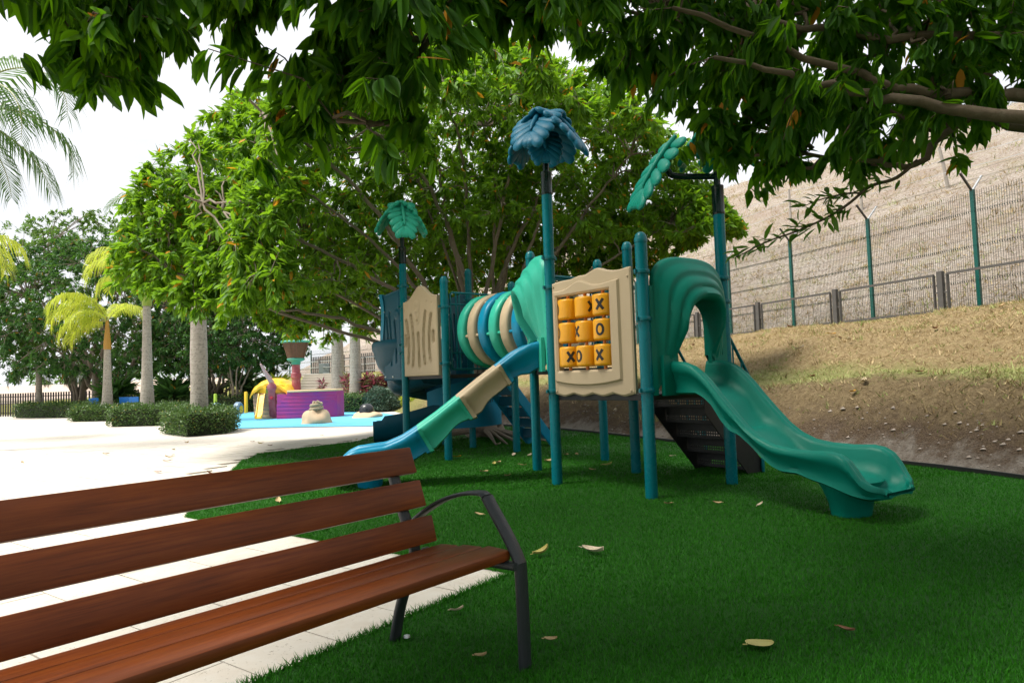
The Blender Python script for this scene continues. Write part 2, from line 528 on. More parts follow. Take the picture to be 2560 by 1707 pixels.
# paving sheet with a gap where the turf lies is not needed: the sheet stays below the turf
pv = MB()
pv.add([(-70, -12, -0.012), (8, -12, -0.012), (5.2, 3, -0.012), (2.5, 9, -0.012), (-0.5, 17.4, -0.012), (-3.0, 21.2, -0.012), (-4.6, 27.6, -0.012), (-7.5, 33, -0.012), (-16, 36, -0.012), (-70, 52, -0.012)], [tuple(range(10))])
pave = pv.build('pavement', M['paving'], smooth=False, origin=(0, 0, -0.012))
tag(pave, 'pale travertine pavement around the turf play area', 'pavement', kind='structure')

# single tiles near the camera, in the frame of the turf corner
pvec = Vector((0.588, 0.809, 0)); qvec = Vector((-0.809, 0.588, 0))
C0 = Vector((-0.04, 4.07, 0))
TW, TH = 0.61, 0.41
tm = MB()
tm.obox((0, 0, 0), (TW / 2 - 0.005, 0, 0), (0, TH / 2 - 0.005, 0), (0, 0, 0.008))
tile_me = tm.mesh('paving_tile', M['tile'], smooth=False)
ang_q = math.atan2(qvec.y, qvec.x)
cand = []
for i in range(-6, 24):            # along q
    for j in range(-16, 22):       # along p
        ctr = C0 + qvec * ((i + 0.5 + (0.5 if j % 2 else 0)) * TW) + pvec * ((j + 0.5) * TH)
        corners = [ctr + qvec * a * (TW * 0.46) + pvec * b * (TH * 0.46) for a in (-1, 1) for b in (-1, 1)]
        if in_poly([c.x for c in corners], [c.y for c in corners], TURF).any() or in_poly([ctr.x], [ctr.y], TURF)[0]: 
            continue
        ok, dd = in_view([(ctr.x, ctr.y, 0)], 0.25)
        if ok[0]: cand.append((dd[0], ctr))
cand.sort(key=lambda c: c[0])
for dd, ctr in cand[:290]:
    link('paving_tile', tile_me, pave, (ctr.x, ctr.y, 0.012 + rnd.uniform(-0.0025, 0.0), ), (rnd.gauss(0, 0.0012), rnd.gauss(0, 0.0012), ang_q))
jb = MB()
jb.add([C0 + qvec * a + pvec * b + Vector((0, 0, -0.0085)) for a, b in ((0.0, 0.0), (8.0, 0.0), (8.0, -5.0), (0.0, -5.0))], [(0, 1, 2, 3)])
jb.build('joint_bed', M['grout'], pave, smooth=False)
hm_ = MB()
hm_.obox((0, 0, 0), (TW / 4 - 0.003, 0, 0), (0, TH / 2 - 0.003, 0), (0, 0, 0.008))
half_me = hm_.mesh('paving_tile_half', M['tile'], smooth=False)
for j in range(-9, 0):
    if j % 2:                      # cut tiles that fill the bond at the turf edge
        ctr = C0 + qvec * (TW / 4) + pvec * ((j + 0.5) * TH)
        link('paving_tile', half_me, pave, (ctr.x, ctr.y, 0.0112), (0, 0, ang_q))

# turf sheet: a shallow slab
tf = MB()
n = len(TURF)
tf.prism(TURF[::-1], lambda a, b, h: (a, b, h), -0.02, 0.018)
turf = tf.build('artificial_turf', M['turf'], smooth=False, origin=(0, 0, 0))
tag(turf, 'green artificial turf under the play structure', 'turf', kind='structure')

def blades(name, X, Y, Z, width, height, lean, mat, tri2=False):
    k = len(X)
    az = rng.uniform(0, 2 * np.pi, k); la = rng.uniform(0, 2 * np.pi, k)
    w = width * rng.uniform(0.7, 1.3, k); h = height * rng.uniform(0.6, 1.25, k)
    ln = lean * rng.uniform(0.1, 1.0, k) * h
    b = np.stack([X, Y, Z], 1)
    s = np.stack([np.cos(az), np.sin(az), 0 * az], 1) * (w / 2)[:, None]
    tip = b + np.stack([np.cos(la) * ln, np.sin(la) * ln, h], 1)
    V = np.stack([b - s, b + s, tip], 1).reshape(-1, 3)
    T = np.arange(3 * k).reshape(-1, 3)
    return V, T

def scatter_turf(count, ymin, ymax, width, height, xlim):
    Y = ymin + (ymax - ymin) * rng.uniform(0, 1, count) ** (1.7 if ymax < 8 else 1.1)
    X = rng.uniform(xlim[0], xlim[1], count) * (Y / ymax if ymax < 8 else 1)
    X = np.where(ymax < 8, rng.uniform(-0.78, 0.80, count) * Y * 1.05, X)
    ok = in_poly(X, Y, TURF)
    X, Y = X[ok], Y[ok]
    return X, Y, np.full(len(X), 0.016)
Vs, Ts, off = [], [], 0
for cnt, y0, y1, w, h, xl in ((290000, 2.1, 7.2, 0.0044, 0.021, (-2, 3)), (170000, 3.4, 9.8, 0.0068, 0.021, (-5, 5)), (90000, 7.0, 13.0, 0.011, 0.023, (-4.5, 4.6)), (30000, 11.5, 17.5, 0.018, 0.026, (-4.4, 3))):
    X, Y, Z = scatter_turf(cnt, y0, y1, w, h, xl)
    V, T = blades('b', X, Y, Z, w, h, 0.9, None)
    Vs.append(V); Ts.append(T + off); off += len(V)
# long fringe hanging over the paving edge
ex = []
for a, b in ((Vector((-0.04, 4.07, 0)), Vector((-1.6, 1.92, 0))), (Vector((-0.04, 4.07, 0)), Vector((-2.95, 6.17, 0))), (Vector((-2.95, 6.17, 0)), Vector((-4.22, 10.67, 0)))):
    L = (b - a).length
    for i in range(int(L * 900)):
        p = a.lerp(b, rnd.random()); ex.append((p.x + rnd.gauss(0, 0.012), p.y + rnd.gauss(0, 0.012), 0.012))
ex = np.array(ex)
V, T = blades('b', ex[:, 0], ex[:, 1], ex[:, 2], 0.006, 0.034, 1.3, None)
Vs.append(V); Ts.append(T + off)
tb = link('turf_blades', fast_mesh('turf_blades', np.concatenate(Vs), np.concatenate(Ts), M['blade']), turf)
tag(tb, kind='stuff')

# ------------------------------------------------------------------ bank, lawn berm and hill: rows from toe to fence to hilltop
COLS = [((8.4, -12), (19, -11)), ((7.0, -4), (16.5, -2)), ((5.9, 2.5), (14.5, 3.2)), ((4.88, 6.64), (12.7, 8.0)), ((4.41, 7.99), (11.6, 11.0)), ((2.71, 11.09), (10.1, 14.8)),
        ((1.9, 12.85), (8.2, 20.0)), ((1.08, 14.52), (6.2, 25.0)), ((-1.15, 17.66), (3.5, 31.0)), ((-3.3, 22.5), (-1.0, 38.0)), ((-5.2, 28.6), (-6.0, 45.0)),
        ((-9.0, 33.2), (-12.0, 50.0)), ((-17, 36.5), (-20, 56)), ((-30, 41), (-32, 62)), ((-52, 47), (-55, 70)), ((-90, 60), (-95, 85))]
HH = [30, 30, 30, 30, 30, 30, 28, 26, 22, 15, 8, 3.6, -0.9, -0.6, -0.05, -0.05]
ZF = [2.3] * 8 + [2.3, 2.2, 2.05, 1.9, 1.85, 1.1, 0.02, 0.02]
BANK = [(0.0, 0.0), (0.02, 0.05), (0.09, 0.55), (0.15, 0.90), (0.19, 0.985), (0.30, 1.07), (0.35, 1.25), (0.5, 1.74), (0.75, 2.13), (1.0, 2.3)]
BERM = [(0.0, 0.0), (0.05, 0.05), (0.25, 0.55), (0.5, 1.2), (0.75, 1.75), (0.92, 2.2), (1.0, 2.3)]
def col_at(s):
    i = min(int(s), len(COLS) - 2); u = s - i
    T = [Vector(COLS[j][0]) for j in (i, i + 1)]; F = [Vector(COLS[j][1]) for j in (i, i + 1)]
    return T[0].lerp(T[1], u), F[0].lerp(F[1], u), lerp(HH[i], HH[i + 1], u), lerp(ZF[i], ZF[i + 1], u), sstep(8.2, 10.0, s)
def hnoise(x, y):
    return 0.07 * math.sin(1.7 * x + 0.6 * y) * math.sin(1.1 * y - 0.4 * x) + 0.04 * math.sin(4.1 * x + 2.0) * math.sin(3.7 * y) + 0.02 * math.sin(9.3 * x + 4 * y) * math.sin(8.1 * y - 3 * x)
def terr(s, r):
    """point on the bank: s along the columns, r 0..1 from toe to fence, beyond 1 metres up the hill"""
    T, F, H, zf, far = col_at(s)
    k = zf / 2.3
    if r <= 1.0:
        p = T.lerp(F, r)
        z = lerp(interp(r, BANK), interp(r, BERM), far) * k
        z += hnoise(p.x, p.y) * min(1.0, r * 8) * (1 if r < 0.95 else 0.4)
    else:
        d = (F - T).normalized(); m = r - 1.0
        p = F + d * m
        m2 = max(0.0, m - 0.6)
        if H > 0: z = zf + H * (1 - math.exp(-m2 * 0.66 / H))
        else: z = zf + H * sstep(0.5, 14, m) 
        z += hnoise(p.x * 0.6, p.y * 0.6) * 2.2 * min(1, m2)
    return Vector((p.x, p.y, z))
rows, fr, fa = [], [], []
RR = [0, .01, .02, .04, .06, .08, .10, .12, .14, .16, .18, .20, .23, .26, .30, .33, .36, .40, .45, .5, .55, .6, .65, .7, .75, .8, .85, .9, .95, 1.0,
      1.3, 1.6, 2.0, 2.5, 3, 3.6, 4.3, 5, 6, 7, 8, 9.5, 11, 13, 15, 18, 21, 25, 30, 36, 44, 55, 70]
SS = np.arange(0, len(COLS) - 1 + 1e-6, 0.125)
for s in SS:
    far = sstep(8.2, 10.0, s)
    rows.append([terr(s, r) - Vector((0, 0, 0.05 if r == 0 else 0)) for r in RR])
    for r in RR:
        fr.append(min(r, 1.0) if r <= 1 else 1.0 + min(1.0, (r - 1.0) * 0.2)); fa.append(far if r <= 1 else 0.0)
hm = MB(); hm.grid(rows)
me = hm.mesh('hillside', M['slope'], (0, 0, 0), True, 180)
for nm, arr in (('frac', fr), ('far', fa)):
    at_ = me.attributes.new(nm, 'FLOAT', 'POINT'); at_.data.foreach_set('value', np.array(arr, dtype=np.float32))
hill = link('hillside', me)
tag(hill, 'dry grassy hillside with a soil bank rising behind the fence', 'hillside', kind='structure')

# dry tufts on the bank
S_ = rng.uniform(1.9, 9.0, 120000); r_ = rng.uniform(0.05, 1.0, 120000)
keep = rng.uniform(0, 1, 120000) < np.clip((r_ - 0.03) * 7, 0, 1)
pts = [terr(a, b) for a, b in zip(S_[keep][:85000], r_[keep][:85000])]
pts = np.array([tuple(p) for p in pts])
V, T = blades('t', pts[:, 0], pts[:, 1], pts[:, 2] - 0.005, 0.014, 0.055, 2.4, None)
rk_ = r_[keep][:85000] + rng.normal(0, 0.025, len(pts))
mi_ = ((rk_ > 0.165) & (rk_ < 0.315) & (rng.uniform(0, 1, len(pts)) < 0.85)) | ((rk_ > 0.86) & (rng.uniform(0, 1, len(pts)) < 0.5))
o = link('dry_grass_tufts', fast_mesh('dry_grass_tufts', V, T, [M['tan_blade'], M['lawn_blade'], M['brown_blade']], np.where(mi_, 1, np.where((rk_ < 0.17) & (rng.uniform(0, 1, len(pts)) < 0.7), 2, 0))))
tag(o, 'short dry tan grass growing on the bank below the fence', 'grass', kind='stuff')
S_ = rng.uniform(4.2, 10.5, 80000); m_ = 1.2 + rng.uniform(0, 1, 80000) ** 1.5 * 30
pts = np.array([tuple(terr(a, b)) for a, b in zip(S_, m_)])
V, T = blades('t', pts[:, 0], pts[:, 1], pts[:, 2] - 0.02, 0.028, 0.10, 3.2, None)
o = link('hillside_straw', fast_mesh('hillside_straw', V, T, M['tan_blade']))
tag(o, 'dry straw and withered grass covering the hill behind the fence', 'dry grass', kind='stuff')

# taller weeds and straw clumps on bank and hill
CX = []
for i in range(1500):
    if i < 420: c = terr(rnd.uniform(2.2, 7.6), rnd.uniform(0.05, 0.99)); hgt = rnd.uniform(0.05, 0.13); nb = 10; sp_c = 0.06
    else: c = terr(rnd.uniform(4.2, 8.6), 1.2 + rnd.random() ** 1.3 * 22); hgt = rnd.uniform(0.12, 0.34); nb = 9; sp_c = 0.16
    for _ in range(nb): CX.append((c.x + rnd.gauss(0, sp_c), c.y + rnd.gauss(0, sp_c), c.z - 0.01, hgt, i % 3))
CX = np.array(CX)
V, T = blades('t', CX[:, 0], CX[:, 1], CX[:, 2], 0.022, CX[:, 3], 1.1, None)
o = link('weed_clumps', fast_mesh('weed_clumps', V, T, [M['tan_blade'], M['lawn_blade'], M['brown_blade']], CX[:, 4].astype(int)))
tag(o, 'small weed and straw clumps dotted over the bank and hill', 'weeds', kind='stuff')

# edging strip between turf and bank
e = MB()
pe = [(-1.15, 17.66), (0.2, 15.9), (1.08, 14.52), (1.9, 12.85), (2.71, 11.09), (3.6, 9.5), (4.41, 7.99), (4.88, 6.64), (5.9, 2.5), (6.6, -1.5)]
ep = smooth_curve([(a, b, 0) for a, b in pe], 60)
for i in range(len(ep) - 1):
    e.bar(ep[i] + Vector((0, 0, 0.02)), ep[i + 1] + Vector((0, 0, 0.02)), 0.035, 0.085 + 0.0)
tag(e.build('edging_strip', M['edging'], smooth=False), 'black rubber edging strip between the turf and the soil bank', 'edging')
# stones and clods on the bare soil
stone_m = plain('soil_stone', (0.24, 0.20, 0.165), 0.9, var=0.35, vscale=14, bump=0.5, bscale=30)
st = MB()
for i in range(520):
    s = rnd.uniform(2.2, 8.3); p = terr(s, rnd.uniform(0.0, 0.10) ** 1.0)
    k = rnd.choice((0.008, 0.012, 0.018, 0.03)) * rnd.uniform(0.7, 1.4)
    vs = []
    for th, ph in ((0, 0), (0, 1), (1, 1), (2, 1), (3, 1), (0, 2)):
        pass
    ax = [rnd.uniform(0.7, 1.3) * k for _ in range(6)]
    st.add([p + Vector((ax[0], 0, 0)), p + Vector((0, ax[1], 0.2 * k)), p + Vector((-ax[2], 0, 0)), p + Vector((0, -ax[3], 0.1 * k)), p + Vector((0.2 * k, 0, ax[4] * 0.7)), p - Vector((0, 0, ax[5] * 0.5))],
           [(0, 1, 4), (1, 2, 4), (2, 3, 4), (3, 0, 4), (1, 0, 5), (2, 1, 5), (3, 2, 5), (0, 3, 5)])
tag(st.build('gravel', stone_m, smooth=False), 'loose stones and clods on the bare soil at the bank foot', 'gravel', kind='stuff')
# ------------------------------------------------------------------ the play structure
PS = thing('play_structure', 'teal post play structure with two slides, crawl tube and plastic palm tops on green turf', 'play structure', (0.3, 8.6, 0))
PO = dict(A=(0.43, 7.31), B=(1.23, 6.31), C=(2.17, 6.95), D=(1.38, 7.93), E=(1.19, 9.20), F=(0.26, 8.44), G=(-0.96, 9.83), H=(-0.71, 11.51), I=(0.02, 10.62), J=(-1.69, 10.72))
PO = {k: Vector((v[0], v[1], 0)) for k, v in PO.items()}
Z1, Z2 = 0.96, 1.24
UP = Vector((0, 0, 1))

def clamp_ring(p, z, parent, r=0.0585):
    m = MB()
    m.lathe([(r, -0.021), (r + 0.012, -0.019), (r + 0.015, -0.01), (r + 0.015, 0.01), (r + 0.012, 0.019), (r, 0.021)], 20, (p.x, p.y, z), cap=False)
    for a in (0.6, 0.6 + math.pi):
        m.box((p.x + math.cos(a) * (r + 0.022), p.y + math.sin(a) * (r + 0.022), z), (0.035, 0.02, 0.034), a)
    return m.build('clamp', M['clamp'], parent)

def post(key, top, clamps, capped=True):
    p = PO[key]
    m = MB()
    r = 0.057
    m.lathe([(r, -0.02), (r, top)], 24, (p.x, p.y, 0), cap=True)
    o = m.build('post', M['post'], PS)
    if capped:
        c = MB()
        c.lathe([(r + 0.004, top - 0.035), (r + 0.005, top - 0.005), (r + 0.002, top), (r, top + 0.012), (r * 0.9, top + 0.032), (r * 0.7, top + 0.05), (r * 0.4, top + 0.061), (0.001, top + 0.065)], 24, (p.x, p.y, 0), cap=False)
        c.build('cap', M['clamp'], o)
    for z in clamps: clamp_ring(p, z, o)
    return o
post('A', 3.13, (2.43, 2.11, 1.0), False)
post('B', 2.41, (2.10, 1.66, 1.0))
pC = post('C', 2.77, (2.10, 1.86, 1.0), False)
post('D', 2.64, (2.16, 1.7))
post('E', 2.66, (2.2,))
post('F', 2.66, (2.3, 1.5))
post('G', 2.60, (2.22, 1.4))
post('H', 2.97, (2.5,))
post('I', 2.60, (2.2,))
post('J', 3.02, (2.66, 2.33, 1.73, 1.60), False)

def dark_sleeve(key, z0, z1, ztop, rthin=0.034, bend=0.0):
    p = PO[key]
    m = MB()
    m.lathe([(0.060, z0 - 0.01), (0.0625, z0), (0.0625, z0 + 0.02), (0.0605, z0 + 0.025), (0.0605, z1 - 0.03), (0.0625, z1 - 0.025), (0.0625, z1), (0.05, z1 + 0.005)], 24, (p.x, p.y, 0))
    pts = [(p.x, p.y, z1 - 0.02), (p.x, p.y, lerp(z1, ztop, 0.35)), (p.x + bend * 0.6, p.y, lerp(z1, ztop, 0.6)), (p.x + bend, p.y, ztop)]
    m.tube(smooth_curve(pts, 14), rthin, 16)
    return m.build('post_extension', M['dark_tube'], PS)
dark_sleeve('A', 3.13, 3.37, 3.80)
dark_sleeve('C', 2.77, 3.06, 3.66, 0.034, 0.03)
dark_sleeve('J', 3.02, 3.28, 3.62)

def palm_leaf(o, az, tilt, length, width, mat, parent, curl=0.5, roll=0.0):
    """plastic palm leaf: fat overlapping lobes in pairs along a thick midrib, all on one arched plate"""
    Rm = Matrix.Rotation(az, 3, 'Z') @ Matrix.Rotation(tilt, 3, 'Y') @ Matrix.Rotation(roll, 3, 'X')
    o = Vector(o)
    def arch(x, y):
        return Vector((x * length, y, -curl * 0.55 * length * x * x - curl * 0.9 * y * y / width))
    def tang(x, y):
        e = 0.02
        return (arch(x + e, y) - arch(x, y)).normalized(), (arch(x, y + e) - arch(x, y)).normalized()
    m = MB()
    def lobe(x, y, ang, L, W_, T_):
        tx, ty = tang(x, y); nz = tx.cross(ty).normalized()
        d = tx * math.cos(ang) + ty * math.sin(ang); s_ = nz.cross(d)
        c = arch(x, y) + nz * 0.004
        rows = []
        for i in range(11):
            th = math.pi * i / 10
            u = -math.cos(th)
            rr_ = math.sin(th) ** 0.75 * (0.82 + 0.18 * u)
            row = []
            for j in range(14):
                ph = 2 * math.pi * j / 14
                hz = math.sin(ph)
                crease = -0.16 * math.exp(-(math.cos(ph) / 0.22) ** 2) * (1 if hz > 0 else 0)
                row.append(o + Rm @ (c + d * (u + 0.75) * L * 0.5 + s_ * math.cos(ph) * rr_ * W_ * 0.5 + nz * (hz * rr_ * T_ * 0.5 * (1 + crease) - 0.25 * L * max(0.0, u) ** 2 * curl * 0.35)))
            rows.append(row)
        m.grid(rows, cv=True)
    n_ = 6
    for i in range(n_):
        x = 0.08 + 0.74 * i / (n_ - 1)
        env = math.sin(math.pi * (0.20 + 0.62 * x)) ** 0.7
        for sg in (-1, 1):
            lobe(x, sg * 0.02, sg * R(lerp(86, 32, i / (n_ - 1))), width * 0.54 * env + 0.035, 0.150 * width / 0.48, 0.085)
    for ang in (-15, 15): lobe(0.86, 0.0, R(ang), width * 0.36, 0.14 * width / 0.48, 0.08)
    ribp = [o + Rm @ (arch(-0.04 + 0.82 * q / 10, 0) + Vector((0, 0, 0.035))) for q in range(11)]
    m.tube(ribp, [0.022, 0.028, 0.03, 0.03, 0.029, 0.028, 0.027, 0.026, 0.024, 0.02, 0.008], 10)
    return m.build('palm_leaf', mat, parent, ang=50)
a = PO['A']; top = Vector((a.x, a.y, 4.02))
for az, tl, L in ((-118, 30, 0.56), (-28, 30, 0.56), (150, 34, 0.52), (62, 28, 0.50)):
    palm_leaf(top, R(az), R(tl), L, 0.52, M['palmblue'], PS, 0.55)
palm_leaf(Vector((a.x - 0.02, a.y - 0.02, 3.80)), R(-82), R(58), 0.32, 0.36, M['palmblue'], PS, 0.4)
j_ = PO['J']; top = Vector((j_.x, j_.y, 3.98))
for az, tl, L in ((-72, 46, 0.64), (178, 34, 0.52), (15, 38, 0.54), (95, 26, 0.46)):
    palm_leaf(top, R(az), R(tl), L, 0.46, M['mint_lit'], PS, 0.45)
c_ = PO['C']; top = Vector((c_.x + 0.03, c_.y, 3.72))
for az, tl, L in ((-100, 30, 0.50), (0, 28, 0.50), (160, 30, 0.48), (75, 26, 0.46)):
    palm_leaf(top, R(az), R(tl), L, 0.46, M['palmgreen'], PS, 0.5)
# side arm of the right palm with one large leaf seen nearly edge on
m = MB()
m.tube(smooth_curve([(c_.x, c_.y, 3.16), (c_.x - 0.2, c_.y, 3.165), (c_.x - 0.44, c_.y, 3.18), (c_.x - 0.50, c_.y, 3.23), (c_.x - 0.53, c_.y, 3.28)], 14), 0.032, 14)
m.build('palm_arm', M['dark_tube'], PS)
palm_leaf(Vector((c_.x - 0.40, c_.y + 0.02, 3.56)), R(184), R(50), 0.78, 0.56, M['palmgreen'], PS, 0.22, R(-14))

# decks
def deck(keys, z, extra=()):
    m = MB()
    poly = [(PO[k].x, PO[k].y) for k in keys]
    cx = sum(p[0] for p in poly) / len(poly); cy = sum(p[1] for p in poly) / len(poly)
    poly = [(cx + (x - cx) * 0.97, cy + (y - cy) * 0.97) for x, y in poly]
    m.prism(poly, lambda a, b, h: (a, b, h), z - 0.055, z)
    return m.build('deck', M['deck'], PS, smooth=False, bevel=0.004)
deck('ABCD', Z1)
deck('ADEF', Z2)
deck('GIHJ', Z2)

def frame2(p0, p1):
    """origin, unit along, outward normal (to the right of p0->p1)"""
    t = (p1 - p0); L = t.length; t.normalize()
    return p0, t, Vector((t.y, -t.x, 0)), L

# ---- slides: closed section swept along s (outward) with crest, bed and low outlines measured along the chute
def slide(p0, p1, crest, low, bedoff, half, lip, joints, mats, name, thick=0.035, flare=0.0, wavy=0.012, perp=0.0):
    o, t, nrm, L = frame2(p0, p1)
    mid = (p0 + p1) / 2
    smax = crest[-1][0]
    N = 84
    def section(s):
        zc, zl = interp(s, crest), interp(s, low)
        bed = max(zl + 0.03, min(zc - 0.03, lerp(zl + 0.05, zc - bedoff, 0.9)))
        zc = max(zc, bed + 0.012)
        k = 1.0 + flare * sstep(smax - 0.5, smax - 0.1, s)
        h = half * k
        end = max(0.0, min(1.0, (s - smax + 0.24) / 0.24))
        h *= max(0.22, (1 - end ** 3.2)) ** 0.42
        w = 0.055
        wob = wavy * math.sin(s * 21)
        pts = [(-h + 0.07, zl), (-h + 0.035 , zl + 0.018), (-h + 0.045 + wob * 0.4, lerp(zl, zc, 0.25)), (-h + 0.030 - wob * 0.5, lerp(zl, zc, 0.45)), (-h + 0.008, lerp(zl, zc, 0.62)),
               (-h - 0.012, lerp(zl, zc, 0.72)), (-h - 0.016, zc - 0.035), (-h - 0.004, zc - 0.010), (-h + 0.018, zc), (-h + 0.034, zc - 0.012), (-h + 0.046, zc - 0.014), (-h + 0.064, zc - 0.003), (-h + 0.088, zc - 0.014), (-h + 0.102, zc - 0.04),
               (-h + 0.118, lerp(bed, zc, 0.5)), (-h + 0.150, lerp(bed, zc, 0.16)), (-h + 0.21, bed + 0.006), (0, bed)]
        kx = min(1.0, h / half)
        pts = [(-h + (x + h) * kx, z) for x, z in pts]
        half_ = pts + [(-x, z) for x, z in reversed(pts[:-1])]
        lowmid = [(h * 0.5, zl + 0.012), (0, zl + 0.016), (-h * 0.5, zl + 0.012)]
        return half_ + lowmid
    def ring(s, grow_=0.0, outer_only=False):
        """section in space; with perp the cut stands square to the slope of the chute"""
        m_ = (interp(s + 0.06, crest) - interp(s - 0.06, crest)) / 0.12 * perp
        if m_ == 0.0 and not outer_only:
            return [mid + nrm * s + t * x + UP * z for x, z in section(s)]
        zc_, zl_ = interp(s, crest), interp(s, low)
        for _ in range(3): zl_ = interp(s + m_ * (zc_ - zl_), low)
        sec_ = section(s); z0_, z1_ = interp(s, low), zc_
        out_ = []
        for x, z in sec_:
            f_ = (z - z0_) / (z1_ - z0_)
            zz = zl_ + f_ * (z1_ - zl_)
            if grow_:
                l_ = math.hypot(x, zz - lerp(zl_, z1_, 0.6)) or 1
                x, zz = x + grow_ * x / l_ * 1.3, zz + grow_ * (zz - lerp(zl_, z1_, 0.6)) / l_ * 1.2
            out_.append(mid + nrm * (s + m_ * (z1_ - zz)) + t * x + UP * zz)
        if outer_only:
            k_ = 6
            out_ = out_[k_::-1] + [out_[-1], out_[-2], out_[-3]] + out_[34:34 - k_ - 1:-1]
        return out_
    objs = []; pend = None
    cuts = [0.02] + joints + [smax]
    for k in range(len(cuts) - 1):
        m = MB()
        n_ = max(8, int(N * (cuts[k + 1] - cuts[k]) / smax))
        rows = []
        for i in range(n_ + 1):
            fr_i = i / n_
            if k == len(cuts) - 2: fr_i = 1 - (1 - fr_i) ** 1.35
            s = lerp(cuts[k], cuts[k + 1] - (0.0 if k == len(cuts) - 2 else 0.0015), fr_i)
            rows.append(ring(s))
        m.grid(rows, cv=True)
        nn = len(rows[0])
        for rw, rev in ((rows[0], False), (rows[-1], True)):
            ids = list(range(nn))
            b0 = len(m.v); m.v += [tuple(p) for p in rw]
            m.f.append(tuple(b0 + i for i in (ids if not rev else ids[::-1]))); m.mi.append(0)
        # flanged joint below the chute
        if k < len(cuts) - 2:
            s = cuts[k + 1]
            zc, zl = interp(s, crest), interp(s, low)
            m.grid([ring(s - 0.034, 0.0, True), ring(s - 0.034, 0.030, True), ring(s + 0.0, 0.030, True), ring(s + 0.0, 0.0, True)])
            fo_ = MB()
            fo_.grid([ring(s + 0.002, 0.0, True), ring(s + 0.002, 0.026, True), ring(s + 0.030, 0.026, True), ring(s + 0.030, 0.0, True)])
            nxt = fo_
        else: nxt = None
        if k > 0 and pend is not None: m.add(pend.v, pend.f)
        pend = nxt
        objs.append((m, mats[k]))
    root = bpy.data.objects.new(name, None); COL.objects.link(root); root.parent = PS
    for m, mt in objs:
        m.build('chute_section' if len(objs) > 1 else 'chute', [mt, M['bolt']], root, ang=50)
    return root, mid, t, nrm

crest1 = [(0, 1.262), (0.10, 1.262), (0.22, 1.25), (0.33, 1.21), (0.42, 1.145), (0.51, 1.06), (0.62, 0.935), (0.73, 0.82), (0.86, 0.69), (0.98, 0.605), (1.11, 0.55), (1.26, 0.528), (1.44, 0.523), (1.60, 0.53), (1.68, 0.515), (1.74, 0.48), (1.79, 0.41), (1.83, 0.345), (1.87, 0.305), (1.91, 0.285), (1.945, 0.26)]
low1 = [(0, 0.95), (0.33, 0.95), (0.42, 0.905), (0.50, 0.84), (0.6, 0.70), (0.68, 0.625), (0.77, 0.595), (0.88, 0.515), (1.0, 0.41), (1.08, 0.355), (1.16, 0.325), (1.30, 0.322), (1.42, 0.285), (1.54, 0.26), (1.73, 0.21), (1.86, 0.185), (1.945, 0.20)]
sl1, mid1, t1, n1 = slide(PO['B'], PO['C'], crest1, low1, 0.225, 0.33, 0, [], [M['mint_shaded']], 'wide_slide', flare=0.10)
m = MB()   # foot of the slide
rows = []
for z, a_, b_ in ((-0.01, 0.135, 0.17), (0.02, 0.135, 0.17), (0.12, 0.15, 0.19), (0.22, 0.19, 0.23), (0.29, 0.24, 0.26)):
    rows.append([mid1 + n1 * (1.56 + a_ * math.cos(q / 28 * 2 * math.pi)) + t1 * (b_ * math.sin(q / 28 * 2 * math.pi)) + UP * z for q in range(28)])
m.grid(rows, cv=True)
m.build('slide_foot', M['mint_shaded'], sl1)

crest2 = [(0, 1.56), (0.10, 1.555), (0.20, 1.53), (0.34, 1.46), (0.52, 1.33), (0.75, 1.165), (0.98, 0.99), (1.22, 0.81), (1.45, 0.655), (1.63, 0.545), (1.80, 0.48), (1.98, 0.462), (2.12, 0.445), (2.22, 0.40), (2.30, 0.33), (2.36, 0.27), (2.42, 0.24)]
low2 = [(0, 1.28), (0.12, 1.24), (0.20, 1.19), (0.30, 1.185), (0.39, 1.10), (0.57, 0.95), (0.72, 0.80), (0.80, 0.755), (0.95, 0.69), (1.10, 0.55), (1.25, 0.42), (1.35, 0.385), (1.52, 0.285), (1.75, 0.235), (2.0, 0.225), (2.25, 0.18), (2.42, 0.18)]
sl2, mid2, t2, n2 = slide(PO['F'], PO['A'], crest2, low2, 0.20, 0.30, 0, [0.54, 1.0, 1.46], [M['blue'], M['beige'], M['mint_lit'], M['blue']], 'wave_slide', flare=0.10, perp=0.85)
m = MB()
rows = []
for z, a_, b_ in ((-0.01, 0.13, 0.16), (0.02, 0.13, 0.16), (0.12, 0.15, 0.18), (0.20, 0.18, 0.21), (0.26, 0.22, 0.24)):
    rows.append([mid2 + n2 * (1.98 + a_ * math.cos(q / 28 * 2 * math.pi)) + t2 * (b_ * math.sin(q / 28 * 2 * math.pi)) + UP * z for q in range(28)])
m.grid(rows, cv=True)
m.build('slide_foot', M['blue'], sl2)

